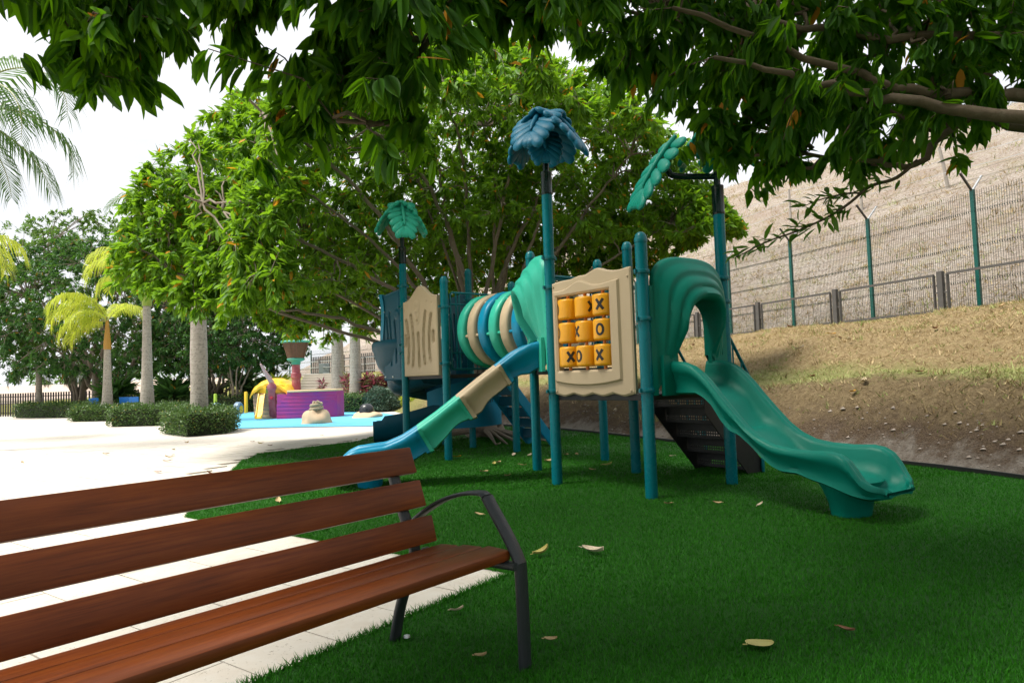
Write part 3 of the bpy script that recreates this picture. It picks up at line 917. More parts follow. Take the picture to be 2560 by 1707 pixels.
# ---- hoods over the slide entries
def hood(p0, p1, base, zoff, mat):
    o, t, nrm, L = frame2(p0, p1)
    mid = (p0 + p1) / 2
    wo, wi = L * 0.5 - 0.075, 0.235
    zb, zt, zib, zit = 0.95 + zoff, 2.27 + zoff, 1.32 + zoff, 1.83 + zoff
    def arch(hw, z0, ztop, k, e):
        # k 0..1 from the left foot over the crown to the right foot
        if k < 0.28: return (-hw, lerp(z0, ztop - hw * e, k / 0.28))
        if k > 0.72: return (hw, lerp(z0, ztop - hw * e, (1 - k) / 0.28))
        a_ = math.pi * (1 - (k - 0.28) / 0.44)
        c, s_ = math.cos(a_), math.sin(a_)
        p = 0.75
        return (hw * math.copysign(abs(c) ** p, c), ztop - hw * e + hw * e * abs(s_) ** p)
    # section from inside back, to opening lip, over folds, to outer back
    sec = [(0.0, 0.015), (0.02, 0.14), (0.0, 0.24), (0.05, 0.275), (0.12, 0.285), (0.20, 0.262), (0.27, 0.235), (0.31, 0.238), (0.38, 0.232), (0.47, 0.195), (0.55, 0.165), (0.60, 0.168), (0.68, 0.155), (0.78, 0.11), (0.86, 0.085), (0.92, 0.08), (0.97, 0.06), (1.0, 0.02)]
    rows = []
    NK = 72
    for q in range(NK + 1):
        k = q / NK
        xi, zi = arch(wi, zib, zit, k, 1.25); xo, zo = arch(wo, zb, zt, k, 0.62)
        side = 1 - math.sin(math.pi * k)
        row = []
        for f, d in sec:
            ff = f + 0.018 * math.sin(k * 17) * f * (1 - f) * 4
            dd = max(0.012, d * lerp(1.18, 0.38, min(1.0, side * 1.15) ** 0.8))
            x, z = lerp(xi, xo, ff), lerp(zi, zo, ff)
            row.append(mid + t * x + nrm * dd + UP * z)
        rows.append(row)
    m = MB()
    m.grid(rows)
    back = [[mid + t * lerp(arch(wi, zib, zit, q / NK, 1.25)[0], arch(wo, zb, zt, q / NK, 0.62)[0], f) + nrm * 0.012 + UP * lerp(arch(wi, zib, zit, q / NK, 1.25)[1], arch(wo, zb, zt, q / NK, 0.62)[1], f) for f in (1.0, 0.5, 0.0)] for q in range(NK + 1)]
    m.grid(back)
    for sgn in (-1, 1):    # flat side flanges towards the posts, with a step where they are bolted on
        m.obox(mid + t * sgn * (wo + 0.005) + nrm * 0.03 + UP * ((zb + zt - 0.30) / 2), t * 0.035, nrm * 0.018, UP * ((zt - 0.30 - zb) / 2))
        m.obox(mid + t * sgn * (wi + 0.10) + nrm * 0.075 + UP * (zib - 0.19), t * 0.10, nrm * 0.02, UP * 0.185)
    return m.build('slide_hood', mat, PS, ang=55)
hood(PO['B'], PO['C'], 0, 0.0, M['mint_shaded'])
hood(PO['F'], PO['A'], 0, 0.27, M['mint_lit'])

# ---- noughts and crosses panel between posts A and B
oA, tAB, nAB, LAB = frame2(PO['A'], PO['B'])
if nAB.y > 0: nAB = -nAB
def ring_loop(x0, x1, z0, z1, top=None, bot=None, n=40):
    pts = []
    for i in range(n): pts.append((x0, lerp(z0 + (bot(0) if bot else 0), z1 + (top(0) if top else 0), i / n)))
    for i in range(n): f = i / n; pts.append((lerp(x0, x1, f), z1 + (top(f) if top else 0)))
    for i in range(n): pts.append((x1, lerp(z1 + (top(1) if top else 0), z0 + (bot(1) if bot else 0), i / n)))
    for i in range(n): f = 1 - i / n; pts.append((lerp(x0, x1, f), z0 + (bot(f) if bot else 0)))
    return pts
topw = lambda f: 0.065 * math.exp(-((f - 0.62) / 0.14) ** 2) + 0.03 * math.exp(-((f - 0.36) / 0.07) ** 2) + 0.03 * abs(math.sin(f * 9)) * 0.5 + 0.02 * sstep(0.85, 1, f) - 0.02
botw = lambda f: 0.028 * (abs(((f * 4.0) % 1.0) - 0.5) * 2) ** 1.2
inner = ring_loop(0.150, 0.898, 1.212, 1.985)
lipl = ring_loop(0.128, 0.918, 1.190, 2.005)
raised = ring_loop(0.098, 1.008, 1.115, 2.035, lambda f: 0.07 * math.exp(-((f - 0.42) / 0.16) ** 2) + 0.02 * sstep(0.7, 1, f), lambda f: -0.045 * math.sin(math.pi * f) ** 0.8)
raised2 = ring_loop(0.082, 1.026, 1.098, 2.052, lambda f: 0.07 * math.exp(-((f - 0.42) / 0.16) ** 2) + 0.02 * sstep(0.7, 1, f), lambda f: -0.045 * math.sin(math.pi * f) ** 0.8)
outer = ring_loop(0.070, 1.150, 0.962, 2.145, topw, botw)
outer2 = ring_loop(0.055, 1.165, 0.945, 2.160, topw, botw)
def put(loop, d): return [oA + tAB * x + nAB * d + UP * z for x, z in loop]
m = MB()
m.grid([put(inner, -0.02), put(inner, 0.048), put(lipl, 0.062), put(raised, 0.060), put(raised2, 0.036), put(outer, 0.034), put(outer2, 0.022), put(outer2, -0.008), put(inner, -0.02)], cv=True)
ttt = m.build('game_panel', M['beige'], PS, ang=30)
for bx_, bz in ((0.09, 2.10), (1.13, 2.08), (0.09, 1.0), (1.12, 1.0)):
    b = MB(); b.lathe([(0.012, 0), (0.010, 0.008), (0.001, 0.012)], 10, oA + tAB * bx_ + nAB * 0.035 + UP * bz, M=nAB.to_track_quat('Z', 'Y').to_matrix())
    b.build('bolt', M['beige'], ttt)
RC = 0.110
def stroke_on_cyl(m, c, poly, ang0, w=0.014):
    """black painted mark: strip that hugs the cylinder, poly in (across, up) metres"""
    k = len(poly)
    L_, R_ = [], []
    for i in range(k):
        a_ = Vector((*poly[max(i - 1, 0)], 0)); b_ = Vector((*poly[min(i + 1, k - 1)], 0))
        d = (b_ - a_).normalized(); nn = Vector((-d.y, d.x, 0)) * w
        for lst, sg in ((L_, 1), (R_, -1)):
            x, z = poly[i][0] + nn.x * sg, poly[i][1] + nn.y * sg
            an = ang0 + x / RC
            lst.append((c[0] + math.cos(an) * (RC + 0.0012), c[1] + math.sin(an) * (RC + 0.0012), c[2] + z))
    m.grid([L_, R_], mi=1)
def mark(m, c, kind, ang0):
    if kind == 'X':
        for s1 in (1, -1):
            stroke_on_cyl(m, c, [(lerp(-0.036, 0.036, i / 8) * s1, lerp(-0.052, 0.052, i / 8)) for i in range(9)], ang0 + (0.0 if s1 > 0 else 0.0005))
    else:
        stroke_on_cyl(m, c, [(0.034 * math.cos(i / 24 * 2 * math.pi), 0.050 * math.sin(i / 24 * 2 * math.pi)) for i in range(25)], ang0, 0.012)
front = math.atan2(nAB.y, nAB.x)      # direction that faces the viewer
cells = [('O', -40), ('X', 80), ('X', 24), ('O', -34), ('X', -16), ('O', 20), ('X', 50), ('O', -6), ('X', 12)]
for k, (kind, da) in enumerate(cells):
    cx_, cz = (0.272, 0.522, 0.772)[k % 3], (1.845, 1.600, 1.352)[k // 3]
    c = oA + tAB * cx_ + nAB * 0.0 + UP * cz
    m = MB()
    h = 0.106
    m.lathe([(0.02, -h), (RC - 0.022, -h), (RC - 0.010, -h + 0.004), (RC - 0.002, -h + 0.013), (RC, -h + 0.026), (RC, h - 0.026), (RC - 0.002, h - 0.013), (RC - 0.010, h - 0.004), (RC - 0.022, h), (0.02, h)], 40, c)
    mark(m, c, kind, front + R(da))
    mark(m, c, 'O' if kind == 'X' else 'X', front + R(da) + math.pi)
    m.build('game_cylinder', [M['yellow'], M['mark']], ttt, ang=50)
for cx_ in (0.272, 0.522, 0.772):
    m = MB(); c = oA + tAB * cx_
    m.tube([c + UP * 1.20, c + UP * 2.0], 0.018, 12)
    m.build('rod', M['orange'], ttt)

# ---- slotted beige panel between J and G (height field with routed grooves)
def slot_panel(p0, p1, x0, x1, zb, ztop, depth, slots, rings, mat, parent, nm, side=1, thick=0.035):
    o, t, nrm, L = frame2(p0, p1)
    if side < 0: nrm = -nrm
    W_ = x1 - x0
    nx, nz = 66, 92
    front_, back_ = [], []
    for j in range(nz + 1):
        rf, rb = [], []
        for i in range(nx + 1):
            f = i / nx
            z1_ = ztop(f); z = lerp(zb, z1_, j / nz); x = lerp(x0, x1, f)
            d = thick
            for (ax_, az_, bx_, bz_, w, bow) in slots:       # capsule shaped grooves, slightly bowed
                px, pz = f, (z - zb)
                ux, uz = bx_ - ax_, bz_ - az_
                l2 = (ux * W_) ** 2 + uz ** 2
                q = max(0.0, min(1.0, ((px - ax_) * W_ * ux * W_ + (pz - az_) * uz) / l2))
                cxx = ax_ + ux * q + bow * 4 * q * (1 - q)
                dist = math.hypot((px - cxx) * W_, pz - (az_ + uz * q))
                d -= depth * (1 - sstep(w * 0.55, w, dist))
            for (ax_, az_, r0, r1, hgt) in rings:
                dist = math.hypot((f - ax_) * W_, z - zb - az_)
                d += hgt * (1 - sstep(r0, r1, dist))
            edge = min(f * W_, (1 - f) * W_, z - zb, z1_ - z)
            d -= 0.012 * (1 - sstep(0.0, 0.012, edge)); d -= 0.006 * (1 - sstep(0.004, 0.008, abs(edge - 0.03)))
            d = max(d, 0.004)
            rf.append(o + t * x + nrm * d + UP * z); rb.append(o + t * x + nrm * -0.006 + UP * z)
        front_.append(rf); back_.append(rb)
    m = MB()
    m.grid(front_); m.grid([r[::-1] for r in back_[::4]])
    rim = [r[0] for r in front_] + front_[-1][1:] + [r[-1] for r in reversed(front_[:-1])] + list(reversed(front_[0][1:-1]))
    rib = [r[0] for r in back_] + back_[-1][1:] + [r[-1] for r in reversed(back_[:-1])] + list(reversed(back_[0][1:-1]))
    m.grid([rim, rib], cv=True)
    return m.build(nm, mat, parent, ang=50)
slotsB = [(0.13, 0.20, 0.10, 0.86, 0.038, 0.05), (0.27, 0.16, 0.24, 0.93, 0.038, 0.05), (0.47, 0.14, 0.45, 0.64, 0.038, 0.0), (0.63, 0.18, 0.67, 0.95, 0.038, -0.045), (0.79, 0.22, 0.83, 0.90, 0.038, -0.045),
          (0.07, 0.48, 0.07, 0.62, 0.038, 0), (0.88, 0.50, 0.88, 0.64, 0.038, 0)]
ringsB = [(0.42, 1.05, 0.085, 0.10, 0.014), (0.42, 1.05, 0.035, 0.042, -0.006), (0.43, 0.93, 0.065, 0.08, 0.010), (0.44, 0.84, 0.05, 0.062, 0.010), (0.44, 0.84, 0.016, 0.026, -0.016), (0.44, 0.90, 0.012, 0.018, -0.012),
          (0.07, 1.02, 0.010, 0.018, -0.010), (0.17, 1.07, 0.008, 0.015, -0.010), (0.73, 1.11, 0.010, 0.018, -0.010), (0.86, 1.07, 0.012, 0.02, -0.010)]
slot_panel(PO['J'], PO['G'], 0.065, 1.03, 1.232, lambda f: 2.385 + 0.20 * math.exp(-((f - 0.5) / 0.24) ** 2) + 0.02 * f, 0.044, slotsB, ringsB, M['beige'], PS, 'slotted_panel', 1, 0.055)

# ---- crawl tube of coloured rings between the two upper decks
mA = (PO['F'] + PO['E']) / 2; mB = (PO['G'] + PO['I']) / 2
axis = (mB - mA); TL = axis.length; axis.normalize()
sidev = Vector((axis.y, -axis.x, 0))
zc_t = 1.855
tube_root = bpy.data.objects.new('crawl_tube', None); COL.objects.link(tube_root); tube_root.parent = PS
cols = ['beige', 'blue', 'beige', 'mint_lit', 'blue', 'beige', 'mint_lit']
step = (TL - 0.16) / 7
ring_c = []
for k, cn in enumerate(cols):
    c = mA + axis * (0.08 + step * (k + 0.5)) + UP * zc_t
    ring_c.append(c)
    wid = step * 0.345
    prof = [(0.43, -wid), (0.475, -wid - 0.006), (0.505, -wid), (0.520, -wid * 0.86), (0.528, -wid * 0.55), (0.530, -wid * 0.2), (0.530, wid * 0.2), (0.528, wid * 0.55), (0.520, wid * 0.86), (0.505, wid), (0.475, wid + 0.006), (0.43, wid)]
    m = MB(); rows = []
    NA = 108
    for q in range(NA):
        a_ = 2 * math.pi * q / NA
        row = []
        for r_p, w_p in prof:
            rr_ = r_p
            if abs(w_p) < wid * 0.7:       # raised leaf ovals on the band
                loc_a = ((a_ * 5 / math.pi + k * 0.37) % 1.0) - 0.5
                e_ = math.hypot(loc_a / 0.30, w_p / (wid * 0.75))
                rr_ += 0.006 * (1 - sstep(0.05, 0.25, abs(e_ - 0.75)))
            row.append(c + axis * w_p + (sidev * math.cos(a_) + UP * math.sin(a_)) * rr_)
        rows.append(row)
    m.grid(rows, cu=True)
    m.grid([[c + axis * w_p + (sidev * math.cos(2 * math.pi * q / 54) + UP * math.sin(2 * math.pi * q / 54)) * 0.43 for w_p in (wid, -wid)] for q in range(54)], cu=True)
    m.build('tube_ring', M[cn], tube_root, ang=60)
    if k < 6:
        for a_ in (math.pi + 0.18, -0.18, 0.9, math.pi - 0.9, -1.2, math.pi + 1.2):
            s_ = MB()
            p = c + (sidev * math.cos(a_) + UP * math.sin(a_)) * 0.478
            s_.tube([p + axis * wid * 0.8, p + axis * (step - wid * 0.8)], 0.022, 12)
            s_.build('tube_spacer', M[cn] if k % 2 else M[cols[k + 1]], tube_root)

# ---- tube rails next to the crawl tube (deck side barriers)
def rail_frame(p0, p1, x0, x1, z0, z1, bars, parent=PS, r=0.016):
    o, t, nrm, L = frame2(p0, p1)
    m = MB()
    c = 0.05
    loop = []
    for cx_, cz, a0 in ((x1 - c, z1 - c, 0), (x0 + c, z1 - c, 90), (x0 + c, z0 + c, 180), (x1 - c, z0 + c, 270)):
        for q in range(6): loop.append(o + t * (cx_ + c * math.cos(R(a0 + q * 18))) + UP * (cz + c * math.sin(R(a0 + q * 18))))
    m.tube(loop, r, 10, closed=True)
    for b in bars:
        if b[0] == 'h': m.tube([o + t * x0 + UP * b[1], o + t * x1 + UP * b[1]], r * 0.8, 8)
        else: m.tube([o + t * b[1] + UP * z0, o + t * b[1] + UP * z1], r * 0.8, 8)
    return m.build('rail_panel', M['clamp'], parent)
rail_frame(PO['G'], PO['I'], 0.10, 1.10, 1.31, 2.43, [('h', 2.26), ('h', 1.55), ('v', 0.2), ('v', 1.0), ('v', 0.26)])
rail_frame(PO['F'], PO['E'], 0.08, 1.10, 1.33, 2.40, [('h', 2.30), ('v', 0.14), ('v', 1.05)])
rail_frame(PO['H'], PO['I'], 0.08, 0.30, 1.33, 2.35, [('v', 0.19)])
rail_frame(PO['D'], PO['E'], 0.10, 1.18, 1.34, 2.24, [('v', 0.30), ('v', 0.48), ('v', 0.66), ('v', 0.84), ('v', 1.02)])
m = MB(); m.tube([PO['A'] + Vector((0.02, 0.06, 2.24)), PO['D'] + Vector((-0.05, 0, 2.22))], 0.02, 10)
m.tube([PO['A'] + Vector((0.02, 0.06, 2.10)), PO['D'] + Vector((-0.05, 0, 2.08))], 0.016, 10); m.build('cross_rail', M['clamp'], PS)

# ---- perforated black stairs from deck A-B-C-D, going down towards the bank
dcm = (PO['C'] + PO['D']) / 2
su = Vector((0.81, 0.586, 0)); sv = Vector((-0.586, 0.81, 0))
st_root = bpy.data.objects.new('stairs', None); COL.objects.link(st_root); st_root.parent = PS
NS = 5
run, rise = 0.86 / NS, (Z1 - 0.06) / (NS + 0.0)
hw = 0.345
def perforated(m, c, ux, uy, n1_, n2_, hole):
    """plate centred at c with a grid of square holes; ux, uy are half extents"""
    for i in range(n1_):
        for j in range(n2_):
            cc = c + ux * (2 * (i + 0.5) / n1_ - 1) + uy * (2 * (j + 0.5) / n2_ - 1)
            a_, b_ = ux / n1_, uy / n2_
            h_ = hole / max(a_.length, 1e-6) / 2; k_ = hole / max(b_.length, 1e-6) / 2
            q = [cc - a_ - b_, cc + a_ - b_, cc + a_ + b_, cc - a_ + b_, cc - a_ * h_ - b_ * k_, cc + a_ * h_ - b_ * k_, cc + a_ * h_ + b_ * k_, cc - a_ * h_ + b_ * k_]
            m.add(q, [(0, 1, 5, 4), (1, 2, 6, 5), (2, 3, 7, 6), (3, 0, 4, 7)])
for k in range(NS):
    z = Z1 - rise * (k + 1) + 0.0
    c = dcm + su * (0.03 + run * (k + 0.5)) + UP * z
    m = MB()
    perforated(m, c, sv * hw, su * (run * 0.62), 20, 6, 0.010)
    m.obox(c + su * run * 0.62 - UP * 0.02, sv * hw, su * 0.004, UP * 0.022)
    m.build('tread', M['deck'], st_root, smooth=False)
    m = MB()
    cr = dcm + su * (0.03 + run * k) + UP * (z + rise * 0.5)
    perforated(m, cr - UP * rise * 0.20, sv * hw, UP * (rise * 0.16), 22, 2, 0.013)
    m.obox(cr + UP * rise * 0.22, sv * hw, su * 0.002, UP * (rise * 0.26))
    m.obox(cr - UP * rise * 0.43, sv * hw, su * 0.002, UP * (rise * 0.07))
    m.build('riser', M['deck'], st_root, smooth=False)
for sg in (-1, 1):
    m = MB()
    side0 = dcm + sv * sg * (hw + 0.012)
    poly = [(0.0, Z1 + 0.0), (0.0, Z1 - 0.24), (0.70, 0.0), (0.97, 0.0), (0.97, 0.12), (0.12, Z1)]
    m.prism(poly, lambda a_, b_, h: side0 + su * a_ + UP * b_ + sv * h, -0.006, 0.006)
    o_ = m.build('stringer', M['deck'], st_root, smooth=False)
    m = MB()
    hr = [(0.02, Z1 + 1.02), (0.10, Z1 + 1.00), (0.82, 0.98), (0.90, 0.80), (0.92, 0.55), (0.92, 0.02)]
    m.tube(smooth_curve([side0 + su * a_ + UP * b_ + sv * sg * 0.03 for a_, b_ in hr], 26), 0.018, 10)
    m.tube([side0 + su * 0.04 + UP * (Z1 + 0.30) + sv * sg * 0.03, side0 + su * 0.90 + UP * 0.30 + sv * sg * 0.03], 0.014, 8)
    for a_ in (0.06, 0.2, 0.34, 0.48, 0.62, 0.76, 0.88):
        zt_ = interp(a_, hr[1:5]) if a_ > 0.1 else Z1 + 0.86
        m.tube([side0 + su * a_ + UP * (lerp(Z1 + 0.32, 0.30, a_ / 0.9)) + sv * sg * 0.03, side0 + su * a_ + UP * (zt_ - 0.0) + sv * sg * 0.03], 0.010, 8)
    m.build('handrail', M['clamp'], st_root)
b = MB(); b.box(dcm + su * 0.94 - sv * (hw + 0.02) + UP * 0.10, (0.05, 0.02, 0.07), math.atan2(su.y, su.x)); b.build('bracket', M['post'], st_root)

# ---- blue ladder plate from the far deck
ihm = (PO['I'] + PO['H']) / 2
ld = MB()
for sg in (-1, 1):
    ld.bar(ihm + sv * sg * 0.33 + UP * (Z2 - 0.02), ihm + su * 1.02 + sv * sg * 0.33 + UP * 0.0, 0.035, 0.16)
lad = ld.build('climbing_ladder', M['blue'], PS, smooth=False, bevel=0.012)
for k in range(6):
    f = (k + 0.7) / 6.6
    q = MB(); q.obox(ihm + su * (1.02 * f + 0.02) + UP * ((Z2 - 0.02) * (1 - f)), sv * 0.31, su * 0.085, UP * 0.02)
    q.obox(ihm + su * (1.02 * f - 0.06) + UP * ((Z2 - 0.02) * (1 - f) + 0.06), sv * 0.31, su * 0.012, UP * 0.075)
    q.build('rung', M['dkteal'], lad, smooth=False)

# ---- entry hood and spiral slide on the J-H side
vdir = (PO['H'] - PO['I']).normalized()           # outward from edge J-H
jh = (PO['J'] + PO['H']) / 2
sp_root = bpy.data.objects.new('spiral_slide', None); COL.objects.link(sp_root); sp_root.parent = PS
slotsD = [(0.30, 0.36, 0.22, 1.02, 0.030, 0.02), (0.46, 0.26, 0.38, 1.10, 0.030, 0.03), (0.72, 0.30, 0.66, 0.95, 0.028, 0.03)]
for key, sd in (('J', 1), ('H', 1)):
    p = PO[key]
    q = p + vdir * 0.62
    a0, a1 = (q, p) if key == 'J' else (q, p)
    slot_panel(a0, a1, 0.0, 0.57, 1.18, lambda f: 2.58 + 0.05 * f, 0.03, slotsD, [(0.8, 1.05, 0.06, 0.075, 0.012)], M['dkteal'], sp_root, 'side_panel', 1)
    for bz, bf in ((2.30, 0.06), (1.72, 0.06), (1.24, 0.06), (1.24, 0.30)):
        _o, _t, _n, _l = frame2(a0, a1)
        b = MB(); b.lathe([(0.017, 0), (0.014, 0.012), (0.001, 0.017)], 10, _o + _t * bf * 0.57 / 0.57 + _n * 0.035 + UP * bz, M=_n.to_track_quat('Z', 'Y').to_matrix()); b.build('bolt', M['bolt'], sp_root)
# rounded front fascia at the outer end of the side panels
m = MB(); rows = []
for i in range(25):
    z = lerp(1.60, 2.60, i / 24)
    row = []
    for j in range(13):
        f = j / 12
        bul = 0.05 + 0.05 * math.sin(math.pi * f) + 0.025 * math.sin((z - 1.6) * 7) + 0.03 * sstep(2.45, 2.6, z)
        row.append(PO['J'] + vdir * (0.62 + bul) + (PO['H'] - PO['J']).normalized() * lerp(-0.05, 0.12, f) + UP * z)
    rows.append(row)
m.grid(rows)
m.grid([[p - vdir * 0.10 for p in r[::-1]] for r in rows])
m.grid([[r[0] for r in rows], [r[0] - vdir * 0.10 for r in rows]]); m.grid([[r[-1] - vdir * 0.10 for r in rows], [r[-1] for r in rows]])
m.grid([rows[-1], [p - vdir * 0.10 for p in rows[-1]]])
m.build('entry_fascia', M['blue'], sp_root, ang=60)
# chute: enters outwards, turns clockwise, leaves to the left in front
path = [jh + vdir * 0.05 + UP * 1.22, jh + vdir * 0.55 + UP * 1.17]
cen = Vector((-1.25, 12.25, 0)); rad = 0.62
a_start = math.atan2((jh + vdir * 0.62 - cen).y, (jh + vdir * 0.62 - cen).x)
for q in range(0, 27):
    a_ = R(205) - R(295) * q / 26
    path.append(Vector((cen.x + rad * math.cos(a_), cen.y + rad * math.sin(a_), 1.10 - 0.62 * q / 26)))
e0 = path[-1]; dirx = Vector((-1, -0.12, 0)).normalized()
for q, dz in ((0.25, -0.06), (0.5, -0.12), (0.75, -0.16), (0.95, -0.18), (1.1, -0.185)):
    path.append(Vector((e0.x, e0.y, 0)) + dirx * q + UP * (e0.z + dz))
path = smooth_curve(path, 110)
m = MB(); rows = []
for i, p in enumerate(path):
    t_ = (path[min(i + 1, 109)] - path[max(i - 1, 0)]); t_.z = 0; t_.normalize()
    left = Vector((-t_.y, t_.x, 0))
    u = i / 109
    hi_o = lerp(0.50, 0.30, sstep(0.1, 0.8, u)); hi_i = 0.26
    if u > 0.97: hi_o *= 0.75; hi_i *= 0.75
    prof = [(0.36, hi_o), (0.385, hi_o + 0.01), (0.40, hi_o - 0.02), (0.40, hi_o * 0.5), (0.36, 0.0), (0.27, -0.10), (0.0, -0.14), (-0.27, -0.10), (-0.36, 0.0), (-0.38, hi_i * 0.5), (-0.38, hi_i - 0.02), (-0.36, hi_i + 0.01), (-0.34, hi_i),
            (-0.33, hi_i * 0.5), (-0.28, 0.06), (-0.15, 0.01), (0, 0), (0.15, 0.01), (0.29, 0.06), (0.345, hi_o * 0.5)]
    rows.append([p + left * a_ + UP * b_ for a_, b_ in prof])
m.grid(rows, cv=True)
for rw in (rows[0], rows[-1]):
    b0 = len(m.v); m.v += [tuple(p) for p in rw]; m.f.append(tuple(range(b0, b0 + len(rw)))); m.mi.append(0)
m.build('spiral_chute', M['dkteal'], sp_root, ang=50)
m = MB(); rows = []     # deep outer bowl where the chute starts to turn
bc = Vector((-1.52, 11.62, 0))
for i in range(41):
    a_ = R(95) + R(200) * i / 40
    sc_ = 1.0 - 0.10 * (i / 40)
    zoff = -0.10 * (1 - i / 40) 
    prof = [(0.84, 1.86), (0.88, 1.87), (0.90, 1.84), (0.895, 1.74), (0.87, 1.70), (0.855, 1.62), (0.80, 1.47), (0.70, 1.33), (0.55, 1.20), (0.38, 1.12), (0.20, 1.10), (0.20, 1.13), (0.38, 1.15), (0.53, 1.23), (0.67, 1.36), (0.76, 1.50), (0.81, 1.65)]
    rows.append([bc + Vector((math.cos(a_) * r_ * sc_, math.sin(a_) * r_ * sc_, z_ + zoff)) for r_, z_ in prof])
m.grid(rows, cv=True)
m.build('entry_bowl', M['dkteal'], sp_root, ang=50)
m = MB()     # centre column
m.tube([Vector((cen.x, cen.y, -0.02)), Vector((cen.x, cen.y, 1.9))], 0.057, 20); m.build('column', M['post'], sp_root)
# curved outer wall panel of the spiral under the deck
m = MB(); rows = []
for i in range(31):
    a_ = R(20) - R(120) * i / 30
    rows.append([Vector((cen.x + (rad + 0.40) * math.cos(a_), cen.y + (rad + 0.40) * math.sin(a_), lerp(0.36, 1.22 - 0.25 * (i / 30) ** 3, j / 6))) for j in range(7)])
m.grid(rows); m.grid([[Vector((p.x - (p.x - cen.x) * 0.03, p.y - (p.y - cen.y) * 0.03, p.z)) for p in r[::-1]] for r in rows])
m.build('spiral_wall', M['blue'], sp_root, ang=60)
# ------------------------------------------------------------------ bench
BA = R(40)
bw = Vector((-math.cos(BA), math.sin(BA), 0))       # towards the back
be = Vector((-math.sin(BA), -math.cos(BA), 0))      # along the bench, away from the near end
BL = Vector((0.01, 2.73, 0))
bench = thing('bench', 'reddish brown slatted wooden bench with black iron armrests on the paving edge', 'bench', tuple(BL + be * 0.9 + bw * 0.3))
def bp(w, z, l=0.0): return BL + bw * w + be * l + UP * z
BLEN = 1.95
def slat(name, w0, z0, w1, z1, thick, l0, l1, nrm_sign=1):
    """plank whose wide face runs from (w0,z0) to (w1,z1) in the end view; local X along the plank for the grain"""
    a, b = Vector((w0, z0)), Vector((w1, z1))
    d = (b - a); L = d.length; d.normalize(); n_ = Vector((-d.y, d.x)) * nrm_sign
    rr = 0.011 if name == 'seat_slat' else 0.006
    prof = []
    h = thick / 2
    for cx_, cz, a0 in ((L - rr, h - rr, 0), (rr, h - rr, 90), (rr, -h + rr, 180), (L - rr, -h + rr, 270)):
        for q in (0, 45, 90): prof.append((cx_ + rr * math.cos(R(a0 + q)), cz + rr * math.sin(R(a0 + q))))
    ctr = bp((w0 + w1) / 2, (z0 + z1) / 2, (l0 + l1) / 2)
    m = MB()
    rows = []
    for l in (l0, l0 + 0.004, l1 - 0.004, l1):
        k = 0.985 if l in (l0, l1) else 1.0
        rows.append([(l - (l0 + l1) / 2, (x - L / 2) * k, y * k) for x, y in prof])
    m.grid(rows, cv=True)
    nn = len(prof); b0 = len(m.v)
    m.v += [tuple(p) for p in rows[0]] + [tuple(p) for p in rows[-1]]
    m.f += [tuple(b0 + i for i in range(nn)), tuple(b0 + nn + i for i in reversed(range(nn)))]; m.mi += [0, 0]
    o = link(name, m.mesh(name, M['wood'], (0, 0, 0), True, 30), bench)
    yv = (bw * d.x + UP * d.y); zv = be.cross(yv)
    mt = Matrix((be, yv, zv)).transposed().to_4x4()
    mt.translation = ctr - wloc(bench)
    o.matrix_local = mt
    return o
slat('back_slat', 0.662, 0.848, 0.617, 0.736, 0.026, -0.005, BLEN)
slat('back_slat', 0.600, 0.705, 0.560, 0.592, 0.026, -0.005, BLEN)
slat('back_slat', 0.528, 0.557, 0.498, 0.446, 0.026, -0.005, BLEN)
slat('seat_slat', 0.042, 0.452, 0.168, 0.455, 0.042, 0.020, BLEN)
slat('seat_slat', 0.190, 0.450, 0.306, 0.444, 0.036, 0.020, BLEN)
slat('seat_slat', 0.328, 0.438, 0.440, 0.430, 0.036, 0.020, BLEN)
def flat_bar(m, pts, l, width, thick, n=24, smooth=True):
    """flat iron strap: pts (w,z) in the end view, width along the bench"""
    P = smooth_curve([(a, b, 0) for a, b in pts], n) if smooth else [Vector((a, b, 0)) for a, b in pts]
    rows = []
    for i in range(len(P)):
        d = (P[min(i + 1, len(P) - 1)] - P[max(i - 1, 0)]); d.normalize()
        nn = Vector((-d.y, d.x, 0)) * (thick / 2)
        a, b = P[i] + nn, P[i] - nn
        c = 0.006
        ca = a.lerp(b, c / thick); cb = b.lerp(a, c / thick)
        rows.append([bp(a.x, a.y, l - width / 2 + c), bp(a.x, a.y, l + width / 2 - c), bp(ca.x, ca.y, l + width / 2), bp(cb.x, cb.y, l + width / 2), bp(b.x, b.y, l + width / 2 - c), bp(b.x, b.y, l - width / 2 + c), bp(cb.x, cb.y, l - width / 2), bp(ca.x, ca.y, l - width / 2)])
    m.grid(rows, cv=True)
    b0 = len(m.v); m.v += [tuple(p) for p in rows[0]] + [tuple(p) for p in rows[-1]]
    m.f += [tuple(b0 + i for i in reversed(range(8))), tuple(b0 + 8 + i for i in range(8))]; m.mi += [0, 0]
